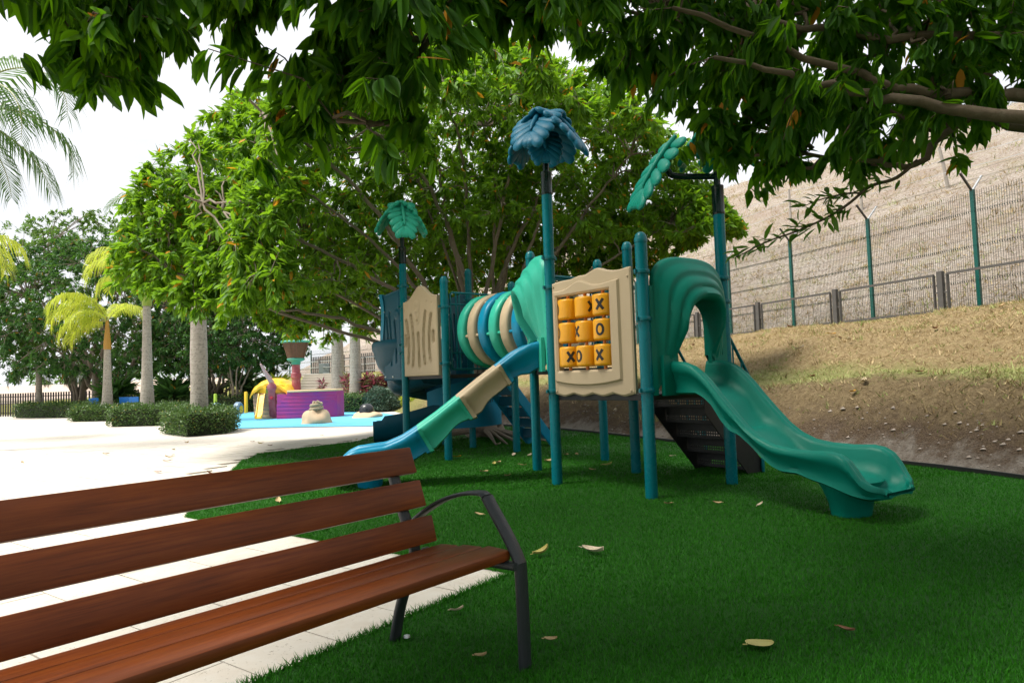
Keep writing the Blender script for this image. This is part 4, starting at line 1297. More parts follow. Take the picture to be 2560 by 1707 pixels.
for l in (0.0, BLEN - 0.06):
    l2 = l + (0.10 if l == 0 else -0.06)
    m = MB()
    flat_bar(m, [(0.0, 0.0), (0.004, 0.30), (0.008, 0.425)], l, 0.062, 0.024, 12)
    flat_bar(m, [(0.008, 0.42), (0.03, 0.463), (0.07, 0.525), (0.13, 0.605), (0.176, 0.668)], l, 0.062, 0.024, 16)
    fl = m.build('front_leg', M['iron'], bench, ang=50)
    m = MB()
    flat_bar(m, [(0.168, 0.672), (0.20, 0.683), (0.30, 0.672), (0.42, 0.635), (0.53, 0.580), (0.60, 0.535)], l + 0.01, 0.058, 0.016, 26)
    m.build('armrest', M['iron'], bench, ang=50)
    m = MB()
    flat_bar(m, [(0.685, 0.845), (0.645, 0.74), (0.60, 0.62), (0.545, 0.50), (0.515, 0.42), (0.56, 0.30), (0.62, 0.16), (0.665, 0.0)], l2, 0.05, 0.030, 30)
    m.build('back_leg', M['iron'], bench, ang=50)
    m = MB()
    flat_bar(m, [(0.0, 0.418), (0.18, 0.412), (0.40, 0.398), (0.53, 0.41)], l + 0.03, 0.045, 0.028, 14)
    m.build('seat_bearer', M['iron'], bench, ang=50)
    b = MB(); b.lathe([(0.016, 0), (0.014, 0.008), (0.001, 0.012)], 10, bp(0.615, 0.03, l2 - 0.03)); b.build('bolt', M['steel'], bench)

# ------------------------------------------------------------------ tall green security fence on the bank
M['fence_green'] = plain('green_fence_post', (0.003, 0.075, 0.062), 0.3, var=0.1)
M['fence_wire'] = plain('green_fence_wire', (0.012, 0.045, 0.038), 0.5, var=0.1)
M['dark_arm'] = plain('dark_arm', (0.03, 0.028, 0.025), 0.5)
M['rust'] = plain('weathered_grey_steel', (0.075, 0.07, 0.066), 0.65, var=0.3, vscale=8, dirt=(9, 0.55, 0.5, (0.13, 0.08, 0.05)))
fpts = [Vector((*c[1], z)) for c, z in zip(COLS, ZF)]
flen = [0.0]
for i in range(1, len(fpts)): flen.append(flen[-1] + (fpts[i].xy - fpts[i - 1].xy).length)
def fence_at(L):
    i = int(np.searchsorted(flen, L) - 1); i = max(0, min(i, len(fpts) - 2))
    return fpts[i].lerp(fpts[i + 1], (L - flen[i]) / (flen[i + 1] - flen[i]))
def s_of(L):
    i = max(0, min(int(np.searchsorted(flen, L) - 1), len(fpts) - 2))
    return i + (L - flen[i]) / (flen[i + 1] - flen[i])
L0 = flen[5] - 2.75 * 5 - 0.1            # post at the measured place (10.1, 14.8)
fence = thing('security_fence', 'tall green wire mesh fence with barbed wire arms along the top of the bank', 'fence', tuple(fence_at(flen[5])))
pm = MB(); pm.lathe([(0.045, -0.4), (0.045, 1.0)], 10); post_me = pm.mesh('fence_post', M['fence_green'])
for k in range(0, 34):
    L = L0 + 2.75 * k
    if L > flen[-3]: break
    p = fence_at(L); H_ = lerp(2.62, 1.95, sstep(flen[7], flen[10], L))
    m = MB()
    m.box((p.x, p.y, p.z + H_ / 2 - 0.2), (0.085, 0.065, H_ + 0.4), math.atan2(*(fence_at(L + 0.5) - p).yx))
    po = m.build('fence_post', M['fence_green'], fence, smooth=False)
    d = (fence_at(L + 0.5) - fence_at(L - 0.5)).normalized(); nn = Vector((d.y, -d.x, 0))
    if L < flen[9]:
        top = p + UP * H_
        for sg, mt in ((-1, 'dark_arm'), (1, 'steel')):
            a = MB(); a.bar(top - UP * 0.03, top + nn * sg * 0.34 + UP * 0.34, 0.04, 0.035); a.build('arm', M[mt], po, smooth=False)
    p2 = fence_at(L + 2.75); H2 = lerp(2.62, 1.95, sstep(flen[7], flen[10], L + 2.75))
    # wires of the bay
    w = MB()
    nv = 54 if L < flen[8] else 22
    for q in range(1, nv):
        f = q / nv; b = p.lerp(p2, f); hh = lerp(H_, H2, f)
        rws = []
        w.add([b + Vector((-.004, 0, 0.05)), b + Vector((.004, -.001, 0.05)), b + Vector((0, .004, 0.05)), b + Vector((-.004, 0, hh - 0.03)), b + Vector((.004, -.001, hh - 0.03)), b + Vector((0, .004, hh - 0.03))], [(0, 1, 4, 3), (1, 2, 5, 4), (2, 0, 3, 5)])
    for q in range(14):
        f = (q + 0.3) / 14
        w.tube([p + UP * (f * H_), p2 + UP * (f * H2)], 0.003, 3, cap=False)
        if q in (3, 7, 11):      # folded stiffening ribs
            for dz, dn in ((0.03, 0.035), (0.06, 0.0)):
                w.tube([p + UP * (f * H_ + dz) - nn * dn, p2 + UP * (f * H2 + dz) - nn * dn], 0.0022, 3, cap=False)
            for qq in range(1, 54):
                b = p.lerp(p2, qq / 54) + UP * (lerp(H_, H2, qq / 54) * f)
                w.add([b + Vector((-.003, 0, 0)), b + Vector((.003, 0, 0)), b + Vector((0, 0, 0.03)) - nn * 0.035, b + UP * 0.06], [(0, 1, 2), (0, 2, 3)])
    w.build('mesh_panel', M['fence_wire'], fence, smooth=False)
    if L < flen[9]:
        for sg in (-1, 1):
            for f in (0.5, 0.95):
                bw_ = MB(); bw_.tube([p + UP * (H_ + 0.34 * f) + nn * sg * 0.34 * f, p.lerp(p2, 0.5) + UP * (H_ + 0.33 * f) + nn * sg * 0.34 * f, p2 + UP * (H2 + 0.34 * f) + nn * sg * 0.34 * f], 0.004, 3, cap=False)
                bw_.build('barbed_wire', M['steel'], fence, smooth=False)

# low grey framed fence in front of it
lowf = thing('low_fence', 'low grey steel fence of framed panels in front of the tall green fence', 'fence', tuple(fence_at(flen[5]) - Vector((0.5, 0.2, 0))))
def lowpt(L):
    p = fence_at(L); d = (fence_at(L + 0.5) - fence_at(L - 0.5)).normalized(); nn = Vector((-d.y, d.x, 0))
    q = p + nn * 0.55
    return Vector((q.x, q.y, p.z - 0.06)), d, nn
Lw0 = flen[5] + 0.35 - 2.95 * 4
for k in range(0, 20):
    L = Lw0 + 2.95 * k
    if L > flen[8]: break
    p, d, nn = lowpt(L); p2, d2, _ = lowpt(L + 2.95)
    m = MB(); m.box((p.x, p.y, p.z + 0.44), (0.13, 0.09, 1.02), math.atan2(d.y, d.x)); pp = m.build('fence_post', M['rust'], lowf, smooth=False, bevel=0.006)
    a, b = p + d * 0.16 + UP * 0.08, p2 - d2 * 0.16 + UP * 0.08
    m = MB()
    for q0, q1 in ((a, b), (a + UP * 0.80, b + UP * 0.80), (a, a + UP * 0.80), (b, b + UP * 0.80)): m.bar(q0, q1, 0.035, 0.05)
    for q0 in (a, b):
        m.bar(q0 + UP * 0.4 + d * 0.0, (p if q0 is a else p2) + UP * 0.48, 0.02, 0.03)
    fr_ = m.build('panel_frame', M['rust'], lowf, smooth=False)
    w = MB()
    for q in range(1, 30):
        f = q / 30; c = a.lerp(b, f); w.tube([c, c + UP * 0.80], 0.0022, 3, cap=False)
    for q in (1, 2, 3): w.tube([a + UP * 0.2 * q, b + UP * 0.2 * q], 0.0022, 3, cap=False)
    w.build('wire_mesh', M['rust'], fr_, smooth=False)

# weathered wire fence higher up the hill
hf = thing('hill_wire_fence', 'leaning grey wooden posts with wire strands high on the dry hillside', 'fence', tuple(terr(5.6, 10.5)))
M['oldwood'] = plain('weathered_post', (0.30, 0.27, 0.24), 0.9, var=0.25, vscale=10)
prev = None
for k in range(9):
    s_ = 4.35 + 0.42 * k
    p = terr(s_, 10.2 + 0.6 * math.sin(k * 1.7)); lean = Vector((rnd.gauss(-0.12, 0.12), rnd.gauss(0, 0.05), 0))
    m = MB(); m.tube([p - UP * 0.3, p + UP * 0.7 + lean * 0.5, p + UP * 1.45 + lean], [0.06, 0.055, 0.05], 8); m.build('fence_post', M['oldwood'], hf)
    q = p + lean
    if prev is not None:
        for zz in (0.5, 0.95, 1.35):
            m = MB(); m.tube([prev + UP * zz, prev.lerp(q, 0.5) + UP * (zz - 0.05), q + UP * zz], 0.008, 4, cap=False); m.build('wire', M['steel'], hf, smooth=False)
    prev = q

# far rail fence and slatted gate at the top of the lawn behind the ship
farf = thing('rail_fence', 'thin grey rail fence on the crest of the lawn behind the pirate ship', 'fence', tuple(terr(11.0, 0.93)))
def berm(L, r=0.92): return terr(s_of(L), r)
La, Lb = flen[9] + 4, flen[13]
k = 0; L = La; prev = None
while L < Lb:
    p = berm(L)
    m = MB(); m.box((p.x, p.y, p.z + 0.55), (0.09, 0.09, 1.15)); m.build('fence_post', M['rust'], farf, smooth=False)
    if prev is not None:
        for zz in (0.15, 0.6, 1.05):
            r_ = MB(); r_.tube([prev + UP * zz, p + UP * zz], 0.028, 5); r_.build('rail', M['steel'], farf, smooth=False)
    prev = p; L += 2.6; k += 1
gt = thing('slatted_gate', 'grey vertical slat screen at the top of the garden steps', 'gate', tuple(berm(flen[11] - 4.5, 0.88)))
pa, pb = Vector((-9.6, 47.3, 1.75)), Vector((-15.3, 52.0, 1.75))
pa.z = pb.z = 1.72
for q in range(34):
    c = pa.lerp(pb, q / 33)
    if 12 < q < 15: continue
    m = MB(); m.box((c.x, c.y, c.z + 0.75), (0.10, 0.04, 1.6), math.atan2((pb - pa).y, (pb - pa).x)); m.build('slat', M['rust'], gt, smooth=False)
for zz in (0.3, 1.3):
    m = MB(); m.bar(pa + UP * zz + Vector((-.04, -.05, 0)), pb + UP * zz + Vector((-.04, -.05, 0)), 0.05, 0.06); m.build('rail', M['rust'], gt, smooth=False)
m = MB(); m.box((-13.9, 50.4, 2.35), (0.75, 0.3, 0.75)); m.box((-13.9, 50.4, 1.8), (0.15, 0.15, 0.6))
tag(m.build('utility_box', plain('box_grey', (0.22, 0.26, 0.28), 0.5), smooth=False, bevel=0.02), 'grey metal utility cabinet beside the slat screen', 'cabinet')

# garden steps
M['step'] = plain('concrete_step', (0.46, 0.42, 0.36), 0.85, var=0.15, vscale=4)
gs = thing('garden_steps', 'pale concrete steps climbing the lawn behind the pirate ship', 'steps', (-11.5, 41.0, 0))
for k in range(7):
    f = k / 6
    c = Vector((lerp(-10.9, -13.2, f), lerp(37.5, 46.8, f), 0))
    z = lerp(0.80, 1.88, f)
    m = MB(); m.box((c.x, c.y + 0.3, z - 0.10), (2.0, 1.5, 0.22)); m.build('step', M['step'], gs, smooth=False, bevel=0.02)

# wedge shaped stair wall with a warning sign
M['brownwall'] = plain('brown_render', (0.085, 0.06, 0.05), 0.8)
sw = MB()
wx = [(-5.5, 31.6, 0.15), (-4.4, 31.2, 0.15), (-4.3, 31.2, 1.75), (-4.45, 31.2, 1.75), (-5.75, 31.7, 0.5)]
sw.add([Vector(p) for p in wx] + [Vector(p) + Vector((0.12, 0.3, 0)) for p in wx], [(0, 1, 2, 3, 4), (9, 8, 7, 6, 5), (0, 5, 6, 1), (1, 6, 7, 2), (2, 7, 8, 3), (3, 8, 9, 4), (4, 9, 5, 0)])
wall = sw.build('stair_wall', [M['brownwall']], smooth=False)
tag(wall, 'brown sloping stair wall with a red and white sign', 'wall')
cp = MB(); cp.bar(Vector((-5.85, 31.85, 0.48)), Vector((-4.42, 31.35, 1.82)), 0.36, 0.06); cp.build('coping', M['step'], wall, smooth=False)
M['sign_red'] = plain('sign_red', (0.55, 0.03, 0.05), 0.5); M['sign_white'] = plain('sign_white', (0.8, 0.8, 0.8), 0.5); 
sg_ = MB()
so = Vector((-4.82, 31.22, 0.85)); sx = Vector((0.93, -0.36, 0))
sgn_n = Vector((-0.36, -0.93, 0))
def sp(a, b, d=0.0): return so + sx * a + UP * b + sgn_n * (0.09 + d)
sg_.add([sp(0, 0), sp(0.42, 0), sp(0.42, 0.56), sp(0, 0.56)], [(0, 1, 2, 3)], 0)
def fan(cx_, cz, r0, r1, mi, d, n=24):
    a = [sp(cx_ + r0 * math.cos(q / n * 6.2832), cz + r0 * math.sin(q / n * 6.2832), d) for q in range(n)]
    b = [sp(cx_ + r1 * math.cos(q / n * 6.2832), cz + r1 * math.sin(q / n * 6.2832), d) for q in range(n)]
    sg_.grid([a, b], cv=True, mi=mi)
fan(0.21, 0.36, 0.13, 0.165, 1, 0.004)
sg_.add([sp(0.03, 0.03, 0.004), sp(0.39, 0.03, 0.004), sp(0.39, 0.14, 0.004), sp(0.03, 0.14, 0.004)], [(0, 1, 2, 3)], 1)
sg_.add([sp(0.15, 0.28, 0.004), sp(0.26, 0.28, 0.004), sp(0.28, 0.36, 0.004), sp(0.24, 0.45, 0.004), sp(0.17, 0.45, 0.004), sp(0.14, 0.38, 0.004)], [tuple(range(6))], 2)
for q in range(5): sg_.add([sp(0.06 + q * 0.066, 0.06, 0.008), sp(0.10 + q * 0.066, 0.06, 0.008), sp(0.10 + q * 0.066, 0.11, 0.008), sp(0.06 + q * 0.066, 0.11, 0.008)], [(0, 1, 2, 3)], 0)
sg_.build('sign_plate', [M['sign_white'], M['sign_red'], M['mark']], wall, smooth=False)

# ------------------------------------------------------------------ splash pad, pirate ship, rocks
pd = MB()
PAD = [(-7.9, 19.4), (-5.8, 19.0), (-3.9, 18.45), (-3.1, 20.5), (-3.9, 23.5), (-5.0, 26.2), (-8.0, 29.5), (-11.3, 32.6), (-12.8, 30.3), (-11.0, 25.5), (-9.2, 21.6)]
pd.add([(a, b, 0.004) for a, b in PAD], [tuple(range(len(PAD)))])
tag(pd.build('splash_pad', M['pad'], smooth=False), 'light blue rubber splash pad under the pirate ship', 'splash pad', kind='structure')

def plank_mat(name, c1, c2, line, pz=0.16):
    t = NT(name)
    p = t.pos()
    sep = t.n.new('ShaderNodeSeparateXYZ'); t.l.new(p, sep.inputs[0])
    n_ = t.noise(1.6, 4, 0.6, p)
    c = t.mix(t.ramp(n_, [(0.35, 0), (0.65, 1)]), c1, c2)
    t.set(color=c, rough=0.5)
    t.bump(t.noise(20, 5, 0.6, p), 0.15, 0.01)
    return t.m
M['hull_purple'] = plank_mat('purple_hull', (0.25, 0.03, 0.24), (0.42, 0.03, 0.17), (0.05, 0.02, 0.08))
M['hull_tan'] = plank_mat('tan_hull', (0.50, 0.33, 0.18), (0.42, 0.27, 0.19), (0.1, 0.08, 0.15))
M['ship_yellow'] = plain('ship_yellow', (0.82, 0.50, 0.03), 0.45, var=0.08)
M['ship_maroon'] = plain('ship_maroon', (0.26, 0.05, 0.075), 0.5, var=0.2, vscale=2, dirt=(2.5, 0.5, 0.4, (0.45, 0.28, 0.30)))
M['ship_deck'] = plain('ship_tan_rail', (0.62, 0.45, 0.26), 0.6)
M['jade'] = plain('jade_rim', (0.05, 0.33, 0.25), 0.5)
M['basket'] = plain('brown_basket', (0.13, 0.065, 0.035), 0.75, var=0.35, vscale=9, bump=0.4, bscale=30)
ship = thing('pirate_ship', 'small purple pirate ship with yellow stern roof and crow nest mast', 'play ship', (-7.9, 24.6, 0))
# purple bow half, built plank course by plank course
def hull_course(rings, z0, z1, mat, name):
    m = MB(); m.grid([[Vector((x, y, z0)) for x, y in rings[0]], [Vector((x, y, z0 + 0.012)) for x, y in rings[1]], [Vector((x, y, z1 - 0.012)) for x, y in rings[2]], [Vector((x, y, z1)) for x, y in rings[3]]])
    return m.build(name, mat, ship, ang=40)
def hull_outline(z, grow=0.0):
    k = z / 0.92
    x0, x1 = -8.36 + 0.02 * k, -6.50 + 0.20 * k
    front_ = 24.1 - grow
    pts = []
    for q in range(22):
        f = q / 21
        pts.append((lerp(x0, x1, f), front_ + 0.30 * f ** 2 - 0.10 * math.sin(math.pi * f) - 0.05 * k))
    for q in range(1, 9):
        a = q / 8 * math.pi / 2
        pts.append((x1 + 0.12 * math.sin(a * 2) * (1 - k * 0.2), front_ + 0.30 + 0.9 * q / 8))
    pts.append((x0 + 0.3, front_ + 1.25))
    return pts
NC = 7
for k in range(NC):
    z0, z1 = 0.92 * k / NC, 0.92 * (k + 1) / NC - 0.004
    o_in0, o_out0, o_out1, o_in1 = hull_outline(z0, -0.004), hull_outline(z0, 0.0), hull_outline(z1, 0.0), hull_outline(z1, -0.004)
    if k >= 4:       # broken stepped edge towards the stern gap
        cut = (0, 0, 0, 0, 2, 3, 4)[k]
        o_in0, o_out0, o_out1, o_in1 = (r[cut:] for r in (o_in0, o_out0, o_out1, o_in1))
    hull_course([o_in0, o_out0, o_out1, o_in1], z0, z1, M['hull_purple'], 'hull_plank')
m = MB(); out = hull_outline(0.9, -0.06); m.prism([(x, y) for x, y in out], lambda a, b, h: Vector((a, b, h)), -0.01, 0.86); m.build('hull_core', M['hull_purple'], ship, smooth=False)
m = MB(); out = hull_outline(0.92, 0.03)[4:]; m.prism([(x, y) for x, y in out], lambda a, b, h: Vector((a, b, h)), 0.92, 0.99); m.build('top_rail', M['ship_deck'], ship, smooth=False, bevel=0.02)
# tan stern half
def stern_outline(z, grow=0.0):
    pts = []
    for q in range(19):
        a = math.pi * (1.08 - 1.1 * q / 18)
        pts.append((-8.74 + (0.62 + 0.06 * z - grow) * math.cos(a) * (1 + 0.0 * z), 25.0 - (0.55 - grow) * abs(math.sin(a)) ** 0.28 * (1 if math.sin(a) > 0 else -0.3)))
    return pts
for k in range(6):
    z0, z1 = 0.92 * k / 6, 0.92 * (k + 1) / 6 - 0.004
    r0, r1 = stern_outline(z0), stern_outline(z1)
    hull_course([stern_outline(z0, 0.008), r0, r1, stern_outline(z1, 0.008)], z0, z1, M['hull_tan'], 'stern_plank')
m = MB(); m.prism(stern_outline(0.5, 0.05)[::-1], lambda a, b, h: Vector((a, b, h)), -0.01, 0.88); m.build('stern_core', M['hull_tan'], ship, smooth=False)
# yellow curved roof with two lobes
m = MB(); rows = []
for i in range(25):
    f = i / 24; x = lerp(-9.42, -8.02, f)
    arch_ = 1.02 + 0.42 * math.sin(math.pi * f) ** 0.75 + 0.03 * abs(math.sin(f * math.pi * 6))
    row = []
    for j in range(9):
        q = j / 8
        row.append(Vector((x, lerp(24.42, 25.9, q) , arch_ - 0.10 * (2 * q - 1) ** 2 - (0.10 if j in (0, 8) else 0) + 0.05 * math.sin(q * 3.14 * 3) * 0.3)))
    rows.append(row)
m.grid(rows); m.grid([[p - UP * 0.10 for p in r[::-1]] for r in rows])
m.grid([[r[0] for r in rows], [r[0] - UP * 0.10 for r in rows]]); m.grid([rows[0], [p - UP * 0.1 for p in rows[0]]]); m.grid([rows[-1], [p - UP * 0.1 for p in rows[-1]]])
m.build('stern_roof', M['ship_yellow'], ship, ang=50)
for sg in (-1, 1):
    m = MB(); rows = []
    for i in range(13):
        f = i / 12; x = -8.68 + sg * lerp(0.14, 0.62, f)
        zz = 1.12 + 0.16 * math.sin(math.pi * f) ** 0.7 - 0.10 * f
        rows.append([Vector((x, 24.40 + 0.25 * f, 0.90)), Vector((x, 24.36 + 0.25 * f, 0.92 + 0.02)), Vector((x, 24.36 + 0.25 * f, zz - 0.03)), Vector((x, 24.42 + 0.25 * f, zz)), Vector((x, 24.60 + 0.25 * f, zz))])
    m.grid(rows); m.build('roof_fascia', M['ship_yellow'], ship, ang=50)
# maroon stem post and bowsprit, small yellow slide
m = MB(); m.add([(-8.75, 24.46, -0.01), (-8.47, 24.46, -0.01), (-8.49, 24.34, 1.02), (-8.75, 24.34, 1.02), (-8.75, 24.8, -0.01), (-8.47, 24.8, -0.01), (-8.49, 24.8, 1.02), (-8.75, 24.8, 1.02)], [(0, 1, 2, 3), (5, 4, 7, 6), (0, 4, 5, 1), (3, 2, 6, 7), (0, 3, 7, 4), (1, 5, 6, 2)])
m.build('stem_post', M['ship_maroon'], ship, smooth=False, bevel=0.03)
m = MB(); m.lathe([(0.055, -0.02), (0.06, 0.02), (0.035, 0.03), (0.02, 0.03)], 16, (-8.62, 24.38, 0.74), M=Matrix.Rotation(R(100), 3, 'X')); m.build('stem_boss', M['sign_red'], ship)
m = MB(); m.lathe([(0.17, -0.02), (0.17, 0.14), (0.12, 0.17), (0.001, 0.18)], 20, (-8.62, 24.50, 1.11), M=Matrix.Rotation(R(90), 3, 'X')); m.build('stem_cap', M['ship_maroon'], ship)
M['sprit'] = plain('faded_pink_wood', (0.52, 0.36, 0.36), 0.6, var=0.25, vscale=3)
m = MB(); m.tube([Vector((-8.62, 24.6, 1.16)), Vector((-8.72, 24.4, 1.45)), Vector((-8.83, 24.2, 1.75)), Vector((-8.90, 24.1, 1.95))], [0.11, 0.085, 0.055, 0.03], 12); m.build('bowsprit', M['sprit'], ship)
m = MB(); rows = []
for s_, z in ((0, 0.86), (0.15, 0.82), (0.3, 0.66), (0.5, 0.42), (0.68, 0.18), (0.78, 0.08), (0.9, 0.05)):
    c = Vector((-9.02 + 0.14 * s_ / 0.9, 24.55 - s_ * 0.9, z))
    rows.append([c + Vector((a, 0, b)) for a, b in ((-0.12, 0.0), (-0.12, 0.10), (-0.09, 0.10), (-0.08, 0.03), (0.08, 0.03), (0.09, 0.10), (0.12, 0.10), (0.12, 0.0))])
m.grid(rows, cv=True); b0 = len(m.v); m.v += [tuple(p) for p in rows[-1]]; m.f.append(tuple(range(b0, b0 + 8))); m.mi.append(0)
m.build('toy_slide', M['ship_yellow'], ship, ang=30)
# mast with crow's nest
mx = Vector((-8.0, 25.2, 0))
m = MB(); m.lathe([(0.18, 0.0), (0.165, 0.9), (0.15, 1.55), (0.14, 2.05)], 18, mx); m.build('mast', M['ship_maroon'], ship)
m = MB(); m.lathe([(0.165, 1.42), (0.185, 1.44), (0.18, 1.60), (0.16, 1.62)], 18, mx); m.build('mast_band', M['ship_maroon'], ship)
m = MB(); m.lathe([(0.16, 1.92), (0.17, 2.03), (0.30, 2.08), (0.33, 2.13), (0.28, 2.17)], 22, mx); m.build('nest_collar', M['jade'], ship)
for q in range(26):
    a0 = q / 26 * 2 * math.pi; a1 = (q + 0.92) / 26 * 2 * math.pi
    m = MB(); rr = rnd.uniform(-0.008, 0.008)
    rows = []
    for f, z in ((0, 2.16), (0.5, 2.43), (1, 2.74)):
        r0 = lerp(0.30, 0.475, f ** 1.4) + rr
        rows.append([mx + Vector((r0 * math.cos(a), r0 * math.sin(a), z)) for a in (a0, (a0 + a1) / 2, a1)])
    m.grid(rows); m.grid([[mx + (p - mx) * 1 - Vector(((p - mx).x, (p - mx).y, 0)) * 0.06 for p in r[::-1]] for r in rows])
    m.build('nest_stave', M['basket'], ship, ang=60)
m = MB(); m.lathe([(0.46, 2.72), (0.52, 2.735), (0.54, 2.77), (0.51, 2.80), (0.46, 2.80), (0.42, 2.78)], 30, mx, cap=False); m.build('nest_rim', M['jade'], ship)
m = MB(); m.lathe([(0.10, 2.3), (0.07, 3.0), (0.065, 3.06), (0.001, 3.07)], 14, mx); m.build('mast_top', M['ship_maroon'], ship)

def rock(name, c, rx, ry, rz, seed, mat, label, cat, cut=0.0):
    r_ = random.Random(seed)
    ph = [(r_.uniform(0, 6), r_.uniform(0, 6), r_.uniform(2, 5), r_.uniform(2, 5)) for _ in range(4)]
    m = MB(); rows = []
    for i in range(19):
        th = math.pi * 0.5 * i / 18 if cut == 0 else math.pi * 0.5 * i / 18
        row = []
        for j in range(32):
            a = 2 * math.pi * j / 32
            k = 1 + sum(0.06 * math.sin(p[2] * a + p[0]) * math.sin(p[3] * th + p[1]) for p in ph)
            row.append(Vector((c[0] + rx * math.cos(a) * math.cos(th) ** 0.8 * k, c[1] + ry * math.sin(a) * math.cos(th) ** 0.8 * k, c[2] + rz * math.sin(th) ** 1.2 * k)))
        rows.append(row)
    m.grid(rows, cv=True)
    return tag(m.build(name, mat, ang=60), label, cat)
M['rocktan'] = plain('tan_fibreglass_rock', (0.50, 0.37, 0.24), 0.75, var=0.25, vscale=3, bump=0.3, bscale=18)
M['rope'] = plain('coiled_rope', (0.36, 0.29, 0.19), 0.85, var=0.2, vscale=30, bump=0.4, bscale=90)
rk = rock('splash_rock', (-5.98, 20.75, 0), 0.47, 0.42, 0.42, 3, M['rocktan'], 'tan rock with a coiled rope on top in front of the purple hull', 'rock')
m = MB()
pts = [Vector((-5.98 + (0.19 - 0.02 * q / 12) * math.cos(q * 0.5236), 20.72 + (0.16 - 0.01 * q / 12) * math.sin(q * 0.5236), 0.36 + 0.055 * q / 12 * 2.0)) for q in range(30)]
m.tube(pts, 0.05, 8); m.tube([Vector((-6.0, 20.7, 0.55)), Vector((-5.9, 20.6, 0.66)), Vector((-5.82, 20.6, 0.62))], [0.05, 0.04, 0.02], 8)
m.build('rope_coil', M['rope'], rk)
rk2 = rock('splash_rock', (-5.02, 23.3, 0), 0.52, 0.45, 0.20, 8, M['rocktan'], 'low tan rock with a black ball on top beside the splash pad planting', 'rock')
m = MB(); m.lathe([(0.25, 0.16), (0.25, 0.24), (0.22, 0.36), (0.14, 0.44), (0.001, 0.47)], 24, (-5.02, 23.3, 0)); m.build('black_ball', plain('black_ball', (0.02, 0.022, 0.025), 0.3), rk2)

for (x, y, h, mat, lab) in ((-12.05, 30.8, 0.95, 'ship_yellow', 'yellow bollard post left of the pirate ship'), (-13.6, 31.2, 0.9, None, 'lime green bollard post by the splash pad hedge')):
    m = MB(); m.lathe([(0.075, -0.01), (0.075, h - 0.03), (0.06, h), (0.001, h + 0.01)], 16, (x, y, 0))
    tag(m.build('bollard', M[mat] if mat else plain('lime', (0.30, 0.48, 0.05), 0.5)), lab, 'bollard')
m = MB()
for dx in (-0.42, 0.42):
    m.lathe([(0.30, -0.12), (0.34, -0.08), (0.34, 0.08), (0.30, 0.12)], 24, (-12.55 + dx, 30.0 + dx * 0.3, 0.18), M=Matrix.Rotation(R(90), 3, 'Y'))
    m.lathe([(0.18, -0.14), (0.18, 0.14)], 20, (-12.55 + dx, 30.0 + dx * 0.3, 0.18), M=Matrix.Rotation(R(90), 3, 'Y'), mi=1)
m.tube([Vector((-12.97, 29.9, 0.18)), Vector((-12.1, 30.1, 0.18))], 0.1, 12, mi=0)
tag(m.build('spray_barrel', [plain('bluegrey', (0.16, 0.24, 0.34), 0.5), M['ship_yellow']]), 'blue grey rounded spray toy next to the lime bollard', 'water toy')

# pool far left with black picket fence, blue chairs
pl = MB(); pl.add([(-52, 44, 0.006), (-33.5, 41.5, 0.006), (-34, 52, 0.006), (-60, 56, 0.006)], [(0, 1, 2, 3)])
tag(pl.build('pool', M['water'], smooth=False), 'turquoise swimming pool behind the black picket fence', 'pool', kind='structure')
M['black'] = plain('black_metal', (0.012, 0.012, 0.013), 0.45)
pf = thing('picket_fence', 'black metal picket fence at the far left beside the pool', 'fence', (-27, 36, 0))
pk = MB(); pk.box((0, 0, 0.62), (0.06, 0.05, 1.24)); pk_me = pk.mesh('picket', M['black'], smooth=False)
def picket_run(a, b, n, root):
    a, b = Vector(a), Vector(b); L_ = wloc(root)
    for q in range(n + 1):
        p = a.lerp(b, q / n); link('picket', pk_me, root, p - L_, (0, 0, math.atan2((b - a).y, (b - a).x)))
    for zz in (0.18, 1.05):
        m = MB(); m.bar(a + UP * zz + Vector((0, .04, 0)), b + UP * zz + Vector((0, .04, 0)), 0.04, 0.04); m.build('rail', M['black'], root, smooth=False)
picket_run((-29.0, 37.6, 0), (-23.4, 36.2, 0), 34, pf)
pf2 = thing('picket_fence', 'black picket fence behind the low hedge under the spreading tree', 'fence', (-16, 34.8, 0))
picket_run((-22.5, 36.0, 0), (-12.6, 34.2, 0), 52, pf2)
M['chair_blue'] = plain('blue_chair', (0.01, 0.16, 0.55), 0.45)
for x, y, lab in ((-19.75, 32.4, 'blue plastic chair left of the thin palm trunk under the tree'), (-17.75, 32.2, 'blue plastic chair right of the thin palm trunk under the tree'), (-18.55, 32.8, 'blue plastic chair mostly hidden behind the thin palm trunk')):
    ch = thing('garden_chair', lab, 'chair', (x, y, 0), 0, 'blue chairs under the spreading tree')
    m = MB(); m.box((x, y, 0.42), (0.46, 0.44, 0.035)); m.build('seat', M['chair_blue'], ch, smooth=False, bevel=0.01)
    m = MB(); m.obox((x, y - 0.22, 0.68), (0.23, 0, 0), (0, 0.015, 0), (0, -0.03, 0.20)); m.build('backrest', M['chair_blue'], ch, smooth=False, bevel=0.012)
    for dx in (-0.2, 0.2):
        for dy in (-0.19, 0.19):
            m = MB(); m.tube([Vector((x + dx, y + dy, 0)), Vector((x + dx, y + dy, 0.42))], 0.018, 8); m.build('leg', M['chair_blue'], ch)

